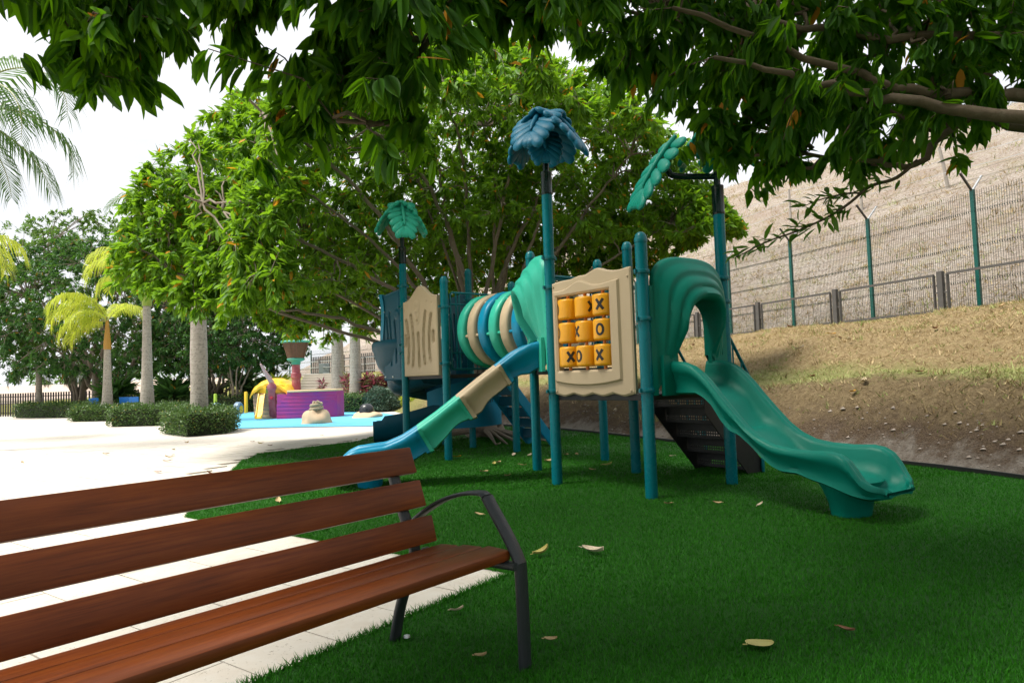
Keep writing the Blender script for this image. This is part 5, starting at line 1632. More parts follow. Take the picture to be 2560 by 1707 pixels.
# far roofs beyond the garden
M['roof'] = plain('pale_tile_roof', (0.48, 0.38, 0.31), 0.85, var=0.15, vscale=0.5); M['rwall'] = plain('pale_wall', (0.6, 0.57, 0.52), 0.8)
def house(x0, x1, y, dep, ze, zr, lab):
    h = thing('far_house', lab, 'house', ((x0 + x1) / 2, y, -1))
    m = MB(); m.box(((x0 + x1) / 2, y + dep / 2, (ze - 1) / 2 - 0.5), (x1 - x0 - 0.8, dep - 0.8, ze + 1)); m.build('wall', M['rwall'], h, smooth=False)
    m = MB(); ym = y + dep / 2
    m.add([(x0, y, ze), (x1, y, ze), (x1, y + dep, ze), (x0, y + dep, ze), (x0 + 2.5, ym, zr), (x1 - 2.5, ym, zr)], [(0, 1, 5, 4), (1, 2, 5), (2, 3, 4, 5), (3, 0, 4), (3, 2, 1, 0)])
    m.build('roof', M['roof'], h, smooth=False)
    for k in range(4):
        m = MB(); m.box((lerp(x0 + 2, x1 - 2, k / 3), y + 0.38, ze - 1.3), (1.2, 0.1, 1.2)); m.build('window', M['black'], h, smooth=False)
house(-66, -47, 74, 12, 0.6, 2.2, 'long pale tiled roof at the far left edge behind the pool')
house(-45.5, -28, 72, 11, 0.75, 2.35, 'pale tiled roof seen between the trunks of the spreading tree')
# ------------------------------------------------------------------ foliage tools
LEAF_V = np.array([(0, 0, 0), (.35, 0, -.015), (.70, 0, -.05), (1, 0, -.13), (.13, .11, .02), (.42, .19, .035), (.74, .12, .0), (.13, -.11, .02), (.42, -.19, .035), (.74, -.12, .0)])
LEAF_T = np.array([(0, 1, 4), (4, 1, 5), (5, 1, 2), (5, 2, 6), (6, 2, 3), (0, 7, 1), (7, 8, 1), (8, 2, 1), (8, 9, 2), (9, 3, 2)])
LEAF4_V = np.array([(0, 0, 0), (.45, .2, .03), (.45, -.2, .03), (1, 0, -.1), (.5, 0, -.03)])
LEAF4_T = np.array([(0, 4, 1), (0, 2, 4), (1, 4, 3), (4, 2, 3)])
LEAF6_V = np.array([(0, 0, 0), (.5, 0, -.03), (1, 0, -.12), (.24, .145, .025), (.64, .165, .02), (.24, -.145, .025), (.64, -.165, .02)])
LEAF6_T = np.array([(0, 1, 3), (3, 1, 4), (4, 1, 2), (0, 5, 1), (5, 6, 1), (6, 2, 1)])
_st = [(.07, .07), (.20, .145), (.38, .195), (.57, .19), (.75, .14), (.90, .06)]
LEAFH_V = np.array([(0, 0, 0)] + [(x, 0, -.13 * x * x) for x, w in _st] + [(1, 0, -.15)] + [(x, w, .04 * w / .19 - .12 * x * x) for x, w in _st] + [(x, -w, .04 * w / .19 - .12 * x * x) for x, w in _st])
LEAFH_T = np.array([t for sg, o in ((1, 8), (-1, 14)) for t in ([(0, 1, o)] + [q for i in range(5) for q in ((o + i, 1 + i, 2 + i), (o + i, 2 + i, o + i + 1))] + [(o + 5, 6, 7)])])
LEAF2_V = np.array([(0, 0, 0), (.45, .2, .02), (.45, -.2, .02), (1, 0, -.08)])
LEAF2_T = np.array([(0, 3, 1), (0, 2, 3)])
def unit(a): return a / np.maximum(np.linalg.norm(a, axis=1, keepdims=True), 1e-9)
def leaf_frames(D, k=None):
    D = unit(D)
    up = np.array([0, 0, 1.0]) + rng.normal(0, 0.45, D.shape)
    Nn = up - D * (up * D).sum(1, keepdims=True)
    Nn = unit(Nn)
    S = np.cross(Nn, D)
    return D, S, Nn
def leaf_verts(P, D, S, Nn, L, Wf, tv):
    k = len(P)
    x = tv[:, 0][None, :, None] * L[:, None, None]
    y = tv[:, 1][None, :, None] * (L * Wf)[:, None, None]
    curl = rng.uniform(0.2, 1.8, k)
    z = tv[:, 2][None, :, None] * (L * curl)[:, None, None]
    return P[:, None, :] + x * D[:, None, :] + y * S[:, None, :] + z * Nn[:, None, :]
def leaves_mesh(name, P, D, S, Nn, L, Wf, mats, simple=False):
    tv, tt = {True: (LEAF4_V, LEAF4_T), 6: (LEAF6_V, LEAF6_T), False: (LEAF_V, LEAF_T), 'H': (LEAFH_V, LEAFH_T), 2: (LEAF2_V, LEAF2_T)}[simple]
    V = leaf_verts(P, D, S, Nn, L, Wf, tv)
    T = (tt[None] + (np.arange(len(P)) * len(tv))[:, None, None]).reshape(-1, 3)
    return fast_mesh(name, V.reshape(-1, 3), T, mats, smooth=True)
def tube_many(paths, r0, r1, n=4):
    """paths (m,k,3) -> verts, tris of tapered thin tubes"""
    m, k, _ = paths.shape
    t = unit((paths[:, -1] - paths[:, 0]))
    a = np.cross(t, np.array([0.3, 0.2, 1.0])); a = unit(a); b = np.cross(t, a)
    ang = np.arange(n) / n * 2 * np.pi
    ring = a[:, None, :] * np.cos(ang)[None, :, None] + b[:, None, :] * np.sin(ang)[None, :, None]
    rr = r0[:, None] + (r1 - r0)[:, None] * np.linspace(0, 1, k)[None, :]
    V = paths[:, :, None, :] + ring[:, None, :, :] * rr[:, :, None, None]
    idx = np.arange(m * k * n).reshape(m, k, n)
    A = idx[:, :-1, :]; B = np.roll(A, -1, axis=2); Cc = np.roll(idx[:, 1:, :], -1, axis=2); D_ = idx[:, 1:, :]
    T = np.concatenate([np.stack([A, B, Cc], -1).reshape(-1, 3), np.stack([A, Cc, D_], -1).reshape(-1, 3)])
    return V.reshape(-1, 3), T
def bez(a, c, b, k):
    t = np.linspace(0, 1, k)[None, :, None]
    return (1 - t) ** 2 * a[:, None, :] + 2 * t * (1 - t) * c[:, None, :] + t ** 2 * b[:, None, :]

def grow(limbs, targets, leaf_n, leaf_len, droop, mat_leaf, mat_bark, root, second=0.09, wf=0.95, simple=False, single=300, sr=(0.026, 0.009), twr=(0.007, 0.003), bend=0.12, trunk_name='trunk', spread=0.8, tip_frac=0.35):
    """limbs: list of (polyline, r0, r1). targets (m,3): where sprays end. Builds trunk, branches, foliage and single leaves as parts of root"""
    off = np.array(wloc(root))
    mb = MB(); samples = []
    for poly, r0, r1 in limbs:
        sp_ = smooth_curve(poly, 26)
        # irregular limb
        jit = [Vector((rnd.gauss(0, 1), rnd.gauss(0, 1), rnd.gauss(0, 0.6))) * r0 * 0.35 for _ in sp_]
        sp_ = [p + (jit[i] if 0 < i < len(sp_) - 1 else Vector()) for i, p in enumerate(sp_)]
        mb.tube(sp_, [lerp(r0, r1, (i / 25) ** 0.8) for i in range(26)], 9)
        samples += [tuple(p) for p in sp_[5:]]
    mb.build(trunk_name, mat_bark, root, ang=70)
    S0 = np.array(samples)
    m = len(targets)
    ns = max(4, int(m * second))
    sec = targets[rng.choice(m, ns, replace=False)]
    # secondary boughs
    def attach(pts, src):
        out = np.zeros(len(pts), int)
        for i in range(0, len(pts), 400):
            d = np.linalg.norm(pts[i:i + 400, None, :] - src[None], axis=2)
            out[i:i + 400] = d.argmin(1)
        return src[out]
    a = attach(sec, S0)
    ctr = (a + sec) / 2 + np.array([0, 0, 1.0]) * np.linalg.norm(sec - a, axis=1, keepdims=True) * bend + rng.normal(0, 0.1, sec.shape)
    bz = bez(a, ctr, sec, 8)
    bz[:, 1:-1] += rng.normal(0, 0.022, bz[:, 1:-1].shape)
    V1, T1 = tube_many(bz, np.full(ns, sr[0]), np.full(ns, sr[1]), 5)
    S1 = np.concatenate([S0, bz[:, 2:].reshape(-1, 3)])
    a2 = attach(targets, S1)
    ln = np.linalg.norm(targets - a2, axis=1, keepdims=True)
    ctr = (a2 + targets) / 2 + np.array([0, 0, 1.0]) * ln * bend * 1.3 + rng.normal(0, 0.05, targets.shape)
    tz = bez(a2, ctr, targets, 4)
    tz[:, 1:-1] += rng.normal(0, 0.010, tz[:, 1:-1].shape)
    V2, T2 = tube_many(tz, np.full(m, twr[0]), np.full(m, twr[1]), 3)
    link('branches', fast_mesh('branches', np.concatenate([V1, V2]) - off, np.concatenate([T1, T2 + len(V1)]), mat_bark, smooth=True), root)
    # leaves along the last part of each spray
    u = rng.uniform(0, 1, (m, leaf_n)) ** 0.7
    seg = unit(tz[:, -1] - tz[:, -3])
    length = np.clip(ln[:, 0], 0.25, 0.9) * tip_frac + 0.10
    base = targets[:, None, :] - seg[:, None, :] * ((1 - u) * length[:, None])[:, :, None]
    base = base + rng.normal(0, 0.012, base.shape)
    az = rng.uniform(0, 2 * np.pi, (m, leaf_n))
    s1 = unit(np.cross(seg, np.array([0.1, 0.2, 1.0]))); s2 = np.cross(seg, s1)
    side = s1[:, None, :] * np.cos(az)[:, :, None] + s2[:, None, :] * np.sin(az)[:, :, None]
    D = seg[:, None, :] * 0.55 + side * spread + np.array([0, 0, -1.0]) * (droop * rng.uniform(0.5, 1.4, (m, leaf_n)))[:, :, None]
    P = base.reshape(-1, 3); D = unit(D.reshape(-1, 3))
    D, S, Nn = leaf_frames(D)
    L = leaf_len * rng.uniform(0.65, 1.25, len(P))
    if root.name.startswith('overhanging'): L = np.where(P[:, 1] < -0.9, L * 1.6, np.where(P[:, 2] > 1.15 + 0.60 * P[:, 1] + 0.6, L * 1.3, L))  # leaves out of view enlarged so the crown blocks more light
    Wf = wf * rng.uniform(0.8, 1.2, len(P))
    keep = np.ones(len(P), bool)
    if single:
        ok, d = in_view(P + D * (L * 0.5)[:, None])
        app = np.where(ok, L / np.maximum(d, 0.3), 0)
        idx = np.argsort(-app)[:single]
        idx = idx[app[idx] > 0]
        V = leaf_verts(np.zeros((6, 3)), np.tile([[1., 0, 0]], (6, 1)), np.tile([[0, 1., 0]], (6, 1)), np.tile([[0, 0, 1.]], (6, 1)), np.ones(6), np.full(6, wf), LEAFH_V)
        lms = [fast_mesh('leaf', v, LEAFH_T, mat_leaf, smooth=True) for v in V]
        for i in idx:
            keep[i] = False
            o = bpy.data.objects.new('leaf', lms[rnd.randrange(6)]); COL.objects.link(o); o.parent = root
            mt = Matrix((Vector(D[i]) * L[i], Vector(S[i]) * L[i], Vector(Nn[i]) * L[i])).transposed().to_4x4()
            mt.translation = Vector(P[i] - off)
            o.matrix_local = mt
    vis, _d = in_view(P, 0.06)
    near = _d < 10.8
    sets = [('foliage', keep & vis, simple), ('unseen_foliage', keep & ~vis, 2)] if simple != 6 else [('foliage', keep & vis & near, 6), ('inner_foliage', keep & vis & ~near, True), ('unseen_foliage', keep & ~vis, 2)]
    if simple == 'H':
        close = _d < 3.3
        sets = [('foliage', keep & vis & close, 'H'), ('inner_foliage', keep & vis & ~close, False), ('unseen_foliage', keep & ~vis, 2)]
    for nm_, sel, smp in sets:
        if sel.sum() == 0: continue
        fo = link(nm_, leaves_mesh(nm_, (P - off)[sel], D[sel], S[sel], Nn[sel], L[sel], Wf[sel], mat_leaf, smp), root)
        tag(fo, kind='stuff')
    return root

M['bark'] = plain('grey_brown_bark', (0.20, 0.165, 0.125), 0.85, var=0.35, vscale=14, bump=0.6, bscale=40, dirt=(9, 0.55, 0.5, (0.28, 0.25, 0.21)))
M['leaf_front'] = leaf_mat('foreground_leaves', (0.010, 0.042, 0.003), (0.036, 0.115, 0.006), (0.20, 0.50, 0.008), odd=0.014, oddcol=(0.50, 0.22, 0.02), rough=0.6, tmix=0.40, spec=0.18)
M['bark_front'] = plain('brown_bark', (0.115, 0.088, 0.062), 0.9, var=0.4, vscale=18, bump=0.9, bscale=55, dirt=(14, 0.55, 0.5, (0.22, 0.19, 0.15)), spec=0.2)
M['leaf_mid'] = leaf_mat('play_tree_leaves', (0.050, 0.135, 0.014), (0.13, 0.27, 0.022), (0.32, 0.60, 0.02), odd=0.022, oddcol=(0.60, 0.28, 0.02), rough=0.5, tmix=0.40, spec=0.25)
M['leaf_dark'] = leaf_mat('dark_tree_leaves', (0.016, 0.060, 0.018), (0.055, 0.145, 0.035), (0.12, 0.28, 0.03), odd=0.01, oddcol=(0.4, 0.2, 0.02), rough=0.55, tmix=0.3, spec=0.2)
M['leaf_far'] = leaf_mat('far_tree_leaves', (0.05, 0.12, 0.025), (0.13, 0.25, 0.05), (0.2, 0.36, 0.04), rough=0.6, tmix=0.3, spec=0.2)

# ---- spreading tree behind the play structure
tree = thing('spreading_tree', 'wide spreading broadleaf tree with tangled limbs behind the crawl tube', 'tree', (-0.6, 13.7, 0.2))
tb_ = Vector((-0.6, 13.7, 0.1))
ends = [(-5.3, 10.6, 3.0), (-4.6, 9.6, 3.9), (-3.6, 9.4, 5.2), (-5.4, 12.6, 3.6), (-4.4, 14.6, 4.4), (-2.6, 11.0, 6.0), (-1.0, 11.6, 6.3), (0.6, 11.6, 5.9), (2.2, 11.8, 5.0), (3.0, 12.4, 3.9), (1.6, 12.0, 3.2), (0.4, 15.6, 5.8), (-2.2, 16.2, 5.6), (2.6, 14.8, 4.8),
        (-4.2, 10.9, 2.5), (-2.6, 11.9, 2.6), (-3.3, 10.3, 4.3), (1.2, 12.6, 5.6), (-1.8, 12.4, 5.4), (-0.4, 12.6, 5.9), (0.9, 12.2, 4.6), (-1.2, 12.0, 4.9)]
limbs = [([tb_ + Vector((0, 0, -0.2)), tb_ + Vector((-0.1, -0.1, 0.6)), tb_ + Vector((-0.2, -0.1, 1.3))], 0.24, 0.17), ([tb_ + Vector((0.2, 0.1, -0.2)), tb_ + Vector((0.3, 0, 0.7)), tb_ + Vector((0.5, -0.1, 1.5))], 0.17, 0.12)]
for e_ in ends:
    e_ = Vector(e_)
    b0 = tb_ + Vector((rnd.uniform(-0.25, 0.45), rnd.uniform(-0.2, 0.2), rnd.uniform(0.4, 1.5)))
    h = e_ - b0
    limbs.append(([b0, b0 + Vector((h.x * 0.25, h.y * 0.25, h.z * 0.42)), b0 + Vector((h.x * 0.62, h.y * 0.62, h.z * 0.78)) + Vector((rnd.gauss(0, .12), rnd.gauss(0, .12), rnd.gauss(0, .08))), e_], rnd.uniform(0.04, 0.072), 0.016))
tg = []
while len(tg) < 8300:
    a = rng.uniform(0, 2 * np.pi); rho = math.sqrt(rng.uniform(0, 1))
    x = -1.25 + rho * math.cos(a) * (5.25 if math.cos(a) < 0 else 5.2); y = 12.7 + rho * math.sin(a) * 4.3
    lump = 1 + 0.07 * math.sin(4 * a + 1.0) + 0.05 * math.sin(9 * a + 0.5)
    x = -1.25 + (x + 1.25) * lump; y = 12.7 + (y - 12.7) * lump
    zt = 2.9 + 4.3 * math.sqrt(max(0.0, 1 - rho ** 2.2)) * (1 + 0.09 * math.sin(x * 2.3) * math.sin(y * 2.1 + 1))
    zb = interp(x, [(-7.0, 3.0), (-6.0, 2.6), (-5.2, 2.2), (-4.4, 1.95), (-2.4, 2.0), (-1.4, 2.5), (0, 3.1), (1.8, 3.0), (3, 3.2), (4, 3.7)])
    inner = 1 - rho
    zb += 0.08 + 1.2 * inner ** 0.7
    if zt < zb + 0.2: zt = zb + 0.2
    # mostly in the outer shell
    w = rng.uniform(0, 1)
    z = lerp(zb, zt, w)
    shell = max(rho, (z - zb) / max(zt - zb, 0.1) * 0.98, 1 - (z - zb) * 1.4)
    if rng.uniform(0, 1) > max(0.42 if y > 12.4 else 0.12, (shell - 0.55) / 0.45) : continue
    if y < 11.8 and -2.35 < x < 3.4 and z < 5.0: continue            # clear air over the play decks
    if y < 10.9 and x > -2.8 and z < 4.5: continue
    if rng.uniform() < 0.25 and math.sin(x * 2.1 + z * 1.7) * math.sin(y * 1.9 + 1.3 * z) > 0.35: continue
    tg.append((x, y, z))
grow(limbs, np.array(tg), 20, 0.158, 0.45, M['leaf_mid'], M['bark'], tree, second=0.09, simple=6, single=300, sr=(0.020, 0.007), twr=(0.006, 0.0028))

# roots and a fallen stick on the bank under it
rt = MB()
for q in range(7):
    a = R(rnd.uniform(180, 350)); p0 = tb_ + Vector((0, 0, 0.05))
    rt.tube(smooth_curve([p0, p0 + Vector((math.cos(a) * 0.5, math.sin(a) * 0.5, 0.0)), p0 + Vector((math.cos(a) * 1.2, math.sin(a) * 1.2 , -0.05)), p0 + Vector((math.cos(a) * 2.0, math.sin(a) * 2.0, -0.12))], 14), [0.07 - 0.0042 * i for i in range(14)], 7)
rt.build('roots', M['bark'], tree)

# ---- foreground tree: trunk stands just outside the right edge, its crown hangs over camera and bench
ft = thing('overhanging_tree', 'dark leafy tree overhanging the bench, its branches entering from the right', 'tree', (5.3, 3.6, 0.25))
LEFT = [(-1.81, 2.48), (-1.67, 2.54), (-1.58, 2.3), (-1.48, 2.2), (-1.36, 2.11), (-1.28, 2.13), (-1.2, 2.25), (-1.07, 2.26), (-0.93, 2.23), (-0.84, 2.16), (-0.75, 1.97), (-0.66, 1.95), (-0.56, 2.12), (-0.47, 2.07), (-0.41, 1.84), (-0.36, 1.86), (-0.31, 2.08), (-0.24, 2.28), (-0.15, 2.22), (-0.05, 2.33), (0.07, 2.19), (0.22, 2.34), (0.38, 2.40), (0.6, 2.45)]
RIGHT = [(0.22, 2.98), (0.4, 2.82), (0.61, 2.62), (0.79, 2.54), (0.97, 2.48), (1.06, 2.46), (1.13, 2.36), (1.24, 2.12), (1.32, 2.05), (1.48, 2.14), (1.59, 2.09), (1.76, 2.18), (1.94, 2.13), (2.13, 2.17), (2.3, 2.28), (2.44, 2.21), (2.56, 2.3), (2.79, 2.48), (3.3, 2.5)]
tgl = []
def under(poly, y0, n, xs, spread_y, depth, power):
    k = 0
    while k < n:
        x = rng.uniform(*xs); y = y0 + rng.uniform(-spread_y, spread_y * 1.3)
        z0 = 1.15 + (interp(x / y * y0, poly) - 1.15) * y / y0
        h = rng.uniform(0, 1) ** power * depth
        tgl.append((x, y, z0 + 0.09 + h)); k += 1
under(LEFT, 2.4, 560, (-2.1, 0.45), 0.35, 1.3, 0.95)
for _ in range(26): tgl.append((rng.uniform(1.05, 1.50), rng.uniform(3.4, 3.8), rng.uniform(2.40, 2.78)))
under(RIGHT, 3.6, 680, (0.2, 3.4), 0.55, 1.4, 0.95)
for _ in range(260):  # out-of-frame clusters added to shade the bench and the paving under it
    x, y = rng.uniform(-4.6, -1.2), rng.uniform(-1.5, 4.6)
    tgl.append((x, y, 1.15 + max(1.9, (y if y > 0 else 0) * 0.64 + 0.95) + rng.uniform(0, 1.2)))
for _ in range(760):     # crown above the frame that shades the bench and turf
    tgl.append((rng.uniform(-3.4, 4.4), rng.uniform(-1.8, 6.2), 0)); x, y, _z = tgl[-1]
    tgl[-1] = (x, y, 1.15 + max(1.9, (y if y > 0 else 0) * 0.62 + 0.9) + rng.uniform(0, 1.6))
for _ in range(900):     # unseen middle of the crown, added to keep the play structure shaded
    x, y = rng.uniform(-4.6, 3.4), rng.uniform(2.0, 8.2)
    tgl.append((x, y, 1.15 + 0.62 * y + 0.75 + rng.uniform(0, 1.5)))
nback = 0
for _ in range(820):     # unseen crown added behind the viewer, rim hung low to block skylight
    x, y = rng.uniform(-6.5, 8.5), rng.uniform(-7.5, -1.0)
    zr = interp(y, [(-7.5, 1.3), (-6.0, 1.7), (-4.0, 2.3), (-1.0, 3.0)])
    tgl.append((x, y, zr + rng.uniform(0, 1) * (2.6 if y < -5 else 1.8))); nback += 1
tgl = np.array(tgl)
T0 = Vector((5.3, 3.6, 0.2))
lim = [([T0, T0 + Vector((-0.1, 0, 0.9)), T0 + Vector((-0.4, 0.1, 1.9)), T0 + Vector((-0.9, 0.2, 2.5))], 0.17, 0.10),
       ([T0 + Vector((-0.4, 0.1, 1.8)), (3.5, 3.2, 2.22), (2.55, 3.1, 2.24), (1.96, 3.15, 2.38), (1.52, 3.15, 2.47), (0.95, 3.0, 2.56)], 0.055, 0.010),
       ([T0 + Vector((-0.5, 0.1, 2.0)), (3.6, 3.3, 2.42), (2.6, 3.25, 2.44), (2.17, 3.25, 2.46), (1.86, 3.25, 2.52), (1.35, 3.2, 2.68), (0.8, 3.1, 2.85)], 0.05, 0.010),
       ([(3.3, 3.7, 2.36), (2.78, 3.6, 2.39), (2.46, 3.6, 2.46), (2.2, 3.6, 2.22), (2.0, 3.6, 2.24), (1.6, 3.6, 2.30)], 0.028, 0.010),
       ([T0 + Vector((-0.6, 0.1, 2.2)), (3.6, 3.2, 3.2), (1.8, 2.6, 3.5), (0.3, 2.4, 3.4), (-1.0, 2.4, 3.2), (-2.0, 2.4, 2.9)], 0.08, 0.018),
       ([T0 + Vector((-0.6, 0.1, 2.2)), (3.4, 2.2, 3.4), (1.4, 1.0, 3.6), (-0.6, 0.3, 3.5), (-2.4, 0.2, 3.3)], 0.08, 0.02),
       ([T0 + Vector((-0.6, 0.2, 2.3)), (3.6, 4.6, 3.6), (2.2, 5.0, 4.2), (0.6, 5.2, 4.6), (-1.2, 5.0, 4.6)], 0.075, 0.02),
       ([T0 + Vector((-0.4, -0.2, 1.9)), (4.6, 1.0, 3.2), (3.4, -2.0, 3.8), (1.5, -4.6, 3.6), (0.2, -6.2, 3.0)], 0.085, 0.02),
       ([T0 + Vector((-0.4, -0.2, 1.9)), (5.6, 0.6, 3.2), (6.4, -2.4, 3.6), (6.8, -5.4, 3.0)], 0.08, 0.02),
       ([(3.4, 2.2, 3.4), (1.0, -0.8, 3.9), (-2.0, -3.0, 3.7), (-4.6, -5.2, 3.0)], 0.06, 0.02),
       ([(0.3, 2.4, 3.35), (-0.1, 2.45, 2.8), (-0.3, 2.5, 2.4), (-0.36, 2.5, 2.1)], 0.010, 0.004),
       ([T0 + Vector((-0.7, 0.2, 2.4)), (3.2, 3.2, 2.62), (1.80, 3.3, 2.80), (0.8, 3.4, 3.0)], 0.045, 0.010)]
grow(lim, tgl, 25, 0.116, 1.10, M['leaf_front'], M['bark_front'], ft, second=0.14, wf=0.88, simple='H', single=300, sr=(0.012, 0.005), twr=(0.005, 0.0022), bend=0.10, spread=0.62, tip_frac=0.65)
# low sprig with small leaves that crosses the fence
spts = [Vector(p) for p in ((2.2, 3.6, 2.24), (2.08, 3.6, 2.15), (1.94, 3.6, 2.11), (1.82, 3.6, 2.02), (1.7, 3.6, 1.95), (1.53, 3.6, 1.88), (1.37, 3.6, 1.83), (1.2, 3.6, 1.75))]
sm = MB(); spc = smooth_curve(spts, 30); sm.tube(spc, [lerp(0.011, 0.003, i / 29) for i in range(30)], 7)
sb = [Vector((1.90, 3.6, 2.075)), Vector((1.80, 3.58, 2.07)), Vector((1.66, 3.56, 2.04)), Vector((1.55, 3.55, 2.0))]
sm.tube(smooth_curve(sb, 12), [lerp(0.006, 0.002, i / 11) for i in range(12)], 6)
sm.build('sprig', M['bark_front'], ft)
LM = [fast_mesh('leaf', v, LEAF_T, M['leaf_front'], smooth=True) for v in leaf_verts(np.zeros((4, 3)), np.tile([[1., 0, 0]], (4, 1)), np.tile([[0, 1., 0]], (4, 1)), np.tile([[0, 0, 1.]], (4, 1)), np.ones(4), np.full(4, 0.8), LEAF_V)]
M['leaf_young'] = leaf_mat('young_leaves', (0.05, 0.13, 0.015), (0.085, 0.19, 0.02), (0.22, 0.44, 0.03), rough=0.42, tmix=0.38)
LY = [fast_mesh('leaf', v, LEAF_T, M['leaf_young'], smooth=True) for v in leaf_verts(np.zeros((4, 3)), np.tile([[1., 0, 0]], (4, 1)), np.tile([[0, 1., 0]], (4, 1)), np.tile([[0, 0, 1.]], (4, 1)), np.ones(4), np.full(4, 0.8), LEAF_V)]
def leaf_obj(pos, d, L, root, lms):
    d = Vector(d).normalized(); up = Vector((rnd.gauss(0, .4), rnd.gauss(0, .4), 1)); nn = (up - d * up.dot(d)).normalized(); s = nn.cross(d)
    o = bpy.data.objects.new('leaf', rnd.choice(lms)); COL.objects.link(o); o.parent = root
    mt = Matrix((d * L, s * L, nn * L)).transposed().to_4x4(); mt.translation = Vector(pos) - wloc(root)
    o.matrix_local = mt
for k in range(120):
    if k < 88: p = spc[min(29, 4 + int(rnd.random() ** 0.8 * 26))]
    else: p = smooth_curve(sb, 12)[rnd.randrange(3, 12)]
    p = p + Vector((rnd.gauss(0, 0.02), rnd.gauss(0, 0.02), rnd.gauss(0, 0.015)))
    leaf_obj(p, (rnd.uniform(-1, 0.1), rnd.uniform(-0.5, 0.5), rnd.uniform(-0.7, 0.35)), rnd.uniform(0.055, 0.105), ft, LY)

# ---- other broadleaf trees
def crown_tree(name, label, base, ccen, cr, ntg, leaf_n, leaf_len, mat, nl, second=0.1, single=0, zfloor=0.9, bark='bark', lr=0.10, group=None, forks=None):
    root = thing(name, label, 'tree', base, 0, group)
    B_ = Vector(base); Cn = Vector(ccen)
    lims = []
    for k in range(nl):
        a = 2 * math.pi * k / nl + rnd.uniform(-0.3, 0.3)
        e_ = Cn + Vector((math.cos(a) * cr[0] * rnd.uniform(0.4, 0.75), math.sin(a) * cr[1] * rnd.uniform(0.4, 0.75), cr[2] * rnd.uniform(-0.25, 0.55)))
        h = e_ - B_
        lims.append(([B_ + Vector((0, 0, -0.1)), B_ + Vector((h.x * 0.16, h.y * 0.16, h.z * 0.30)), B_ + Vector((h.x * 0.55, h.y * 0.55, h.z * 0.68)), e_], lr * rnd.uniform(0.7, 1.15), lr * 0.22))
    t_ = []
    while len(t_) < ntg:
        v = rng.normal(0, 1, 3); v /= np.linalg.norm(v); q = rng.uniform(0.55, 1.0) ** 0.5
        if math.sin(v[0] * 5 + v[2] * 4 + base[0]) * math.sin(v[1] * 5 + 2 * v[2]) > 0.45: q *= 0.85
        p = np.array(ccen) + v * q * np.array(cr)
        if p[2] < zfloor + 0.25 * math.sin(p[0] * 1.3): continue
        t_.append(p)
    return grow(lims, np.array(t_), leaf_n, leaf_len, 0.35, mat, M[bark], root, second=second, simple=True, single=single, sr=(0.03, 0.012), twr=(0.01, 0.004), bend=0.08)
crown_tree('shade_tree', 'broad dark shade tree with forked trunk over the blue chairs', (-21.4, 35.9, 0), (-20.8, 35.4, 5.1), (7.0, 5.0, 4.4), 2100, 17, 0.26, M['leaf_dark'], 9, zfloor=1.9, lr=0.16)
crown_tree('shade_tree', 'smaller dark shade tree right of the tall thin palms', (-15.2, 34.6, 0), (-14.2, 34.0, 3.6), (4.4, 3.2, 2.2), 1400, 16, 0.21, M['leaf_dark'], 8, zfloor=1.75, lr=0.13)
crown_tree('shade_tree', 'slender tree with blue green crown behind the thick palm trunk', (-13.4, 32.9, 0), (-12.9, 32.6, 3.9), (2.8, 2.2, 2.1), 750, 16, 0.19, M['leaf_dark'], 6, zfloor=1.9, lr=0.07)
crown_tree('shade_tree', 'tall airy tree rising at far left behind the yellow green palms', (-24.5, 38.5, 0), (-24.0, 38.0, 6.6), (6.4, 4.5, 4.8), 1500, 15, 0.25, M['leaf_far'], 8, zfloor=2.6, lr=0.14)
# far wooded ridge: single rounded trees far behind the houses
for k in range(9):
    x = -186 + k * 14.0 + rnd.uniform(-3, 3); y = 190 + rnd.uniform(-18, 18)
    r_ = rnd.uniform(7, 11)
    crown_tree('ridge_tree', 'hazy round tree on the far wooded ridge behind the roofs', (x, y, -1), (x, y, 3.0 + rnd.uniform(0, 2)), (r_, r_, rnd.uniform(4.5, 6.5)), 90, 9, 1.2, M['leaf_far'], 4, zfloor=0.2, lr=0.3, group='trees on the far ridge')

# ---- palms
M['palm_trunk'] = (lambda: None)()
def palm_trunk_mat():
    t = NT('ringed_palm_trunk')
    p = t.pos()
    sep = t.n.new('ShaderNodeSeparateXYZ'); t.l.new(p, sep.inputs[0])
    w = t.math('FRACT', t.math('ADD', t.math('MULTIPLY', sep.outputs['Z'], 7.5), t.math('MULTIPLY', t.noise(2.5, 3, 0.5, p), 0.8)))
    ring = t.ramp(w, [(0.0, 1), (0.10, 0), (0.92, 0), (1.0, 1)])
    c = t.mix(t.noise(5, 5, 0.65, p), (0.24, 0.215, 0.18), (0.44, 0.41, 0.36))
    c = t.mix(t.math('MULTIPLY', ring, 0.45), c, (0.17, 0.15, 0.12))
    blot = t.ramp(t.noise(16, 5, 0.7, p), [(0.52, 0), (0.62, 0.7)])
    c = t.mix(blot, c, (0.15, 0.14, 0.12))
    t.set(color=c, rough=0.85, spec=0.2)
    t.bump(ring, -0.4, 0.02)
    return t.m
M['palm_trunk'] = palm_trunk_mat()
M['shaft'] = plain('green_crownshaft', (0.22, 0.30, 0.04), 0.35, var=0.2, vscale=2)
M['shaft_orange'] = plain('orange_crownshaft', (0.36, 0.19, 0.03), 0.4, var=0.3, vscale=3)
M['frond_yellow'] = leaf_mat('yellow_green_fronds', (0.27, 0.38, 0.03), (0.54, 0.58, 0.07), (0.62, 0.72, 0.06), rough=0.5, tmix=0.42, spec=0.3)
M['frond_green'] = leaf_mat('green_fronds', (0.035, 0.10, 0.022), (0.09, 0.18, 0.04), (0.14, 0.28, 0.04), rough=0.5, tmix=0.3, spec=0.2)
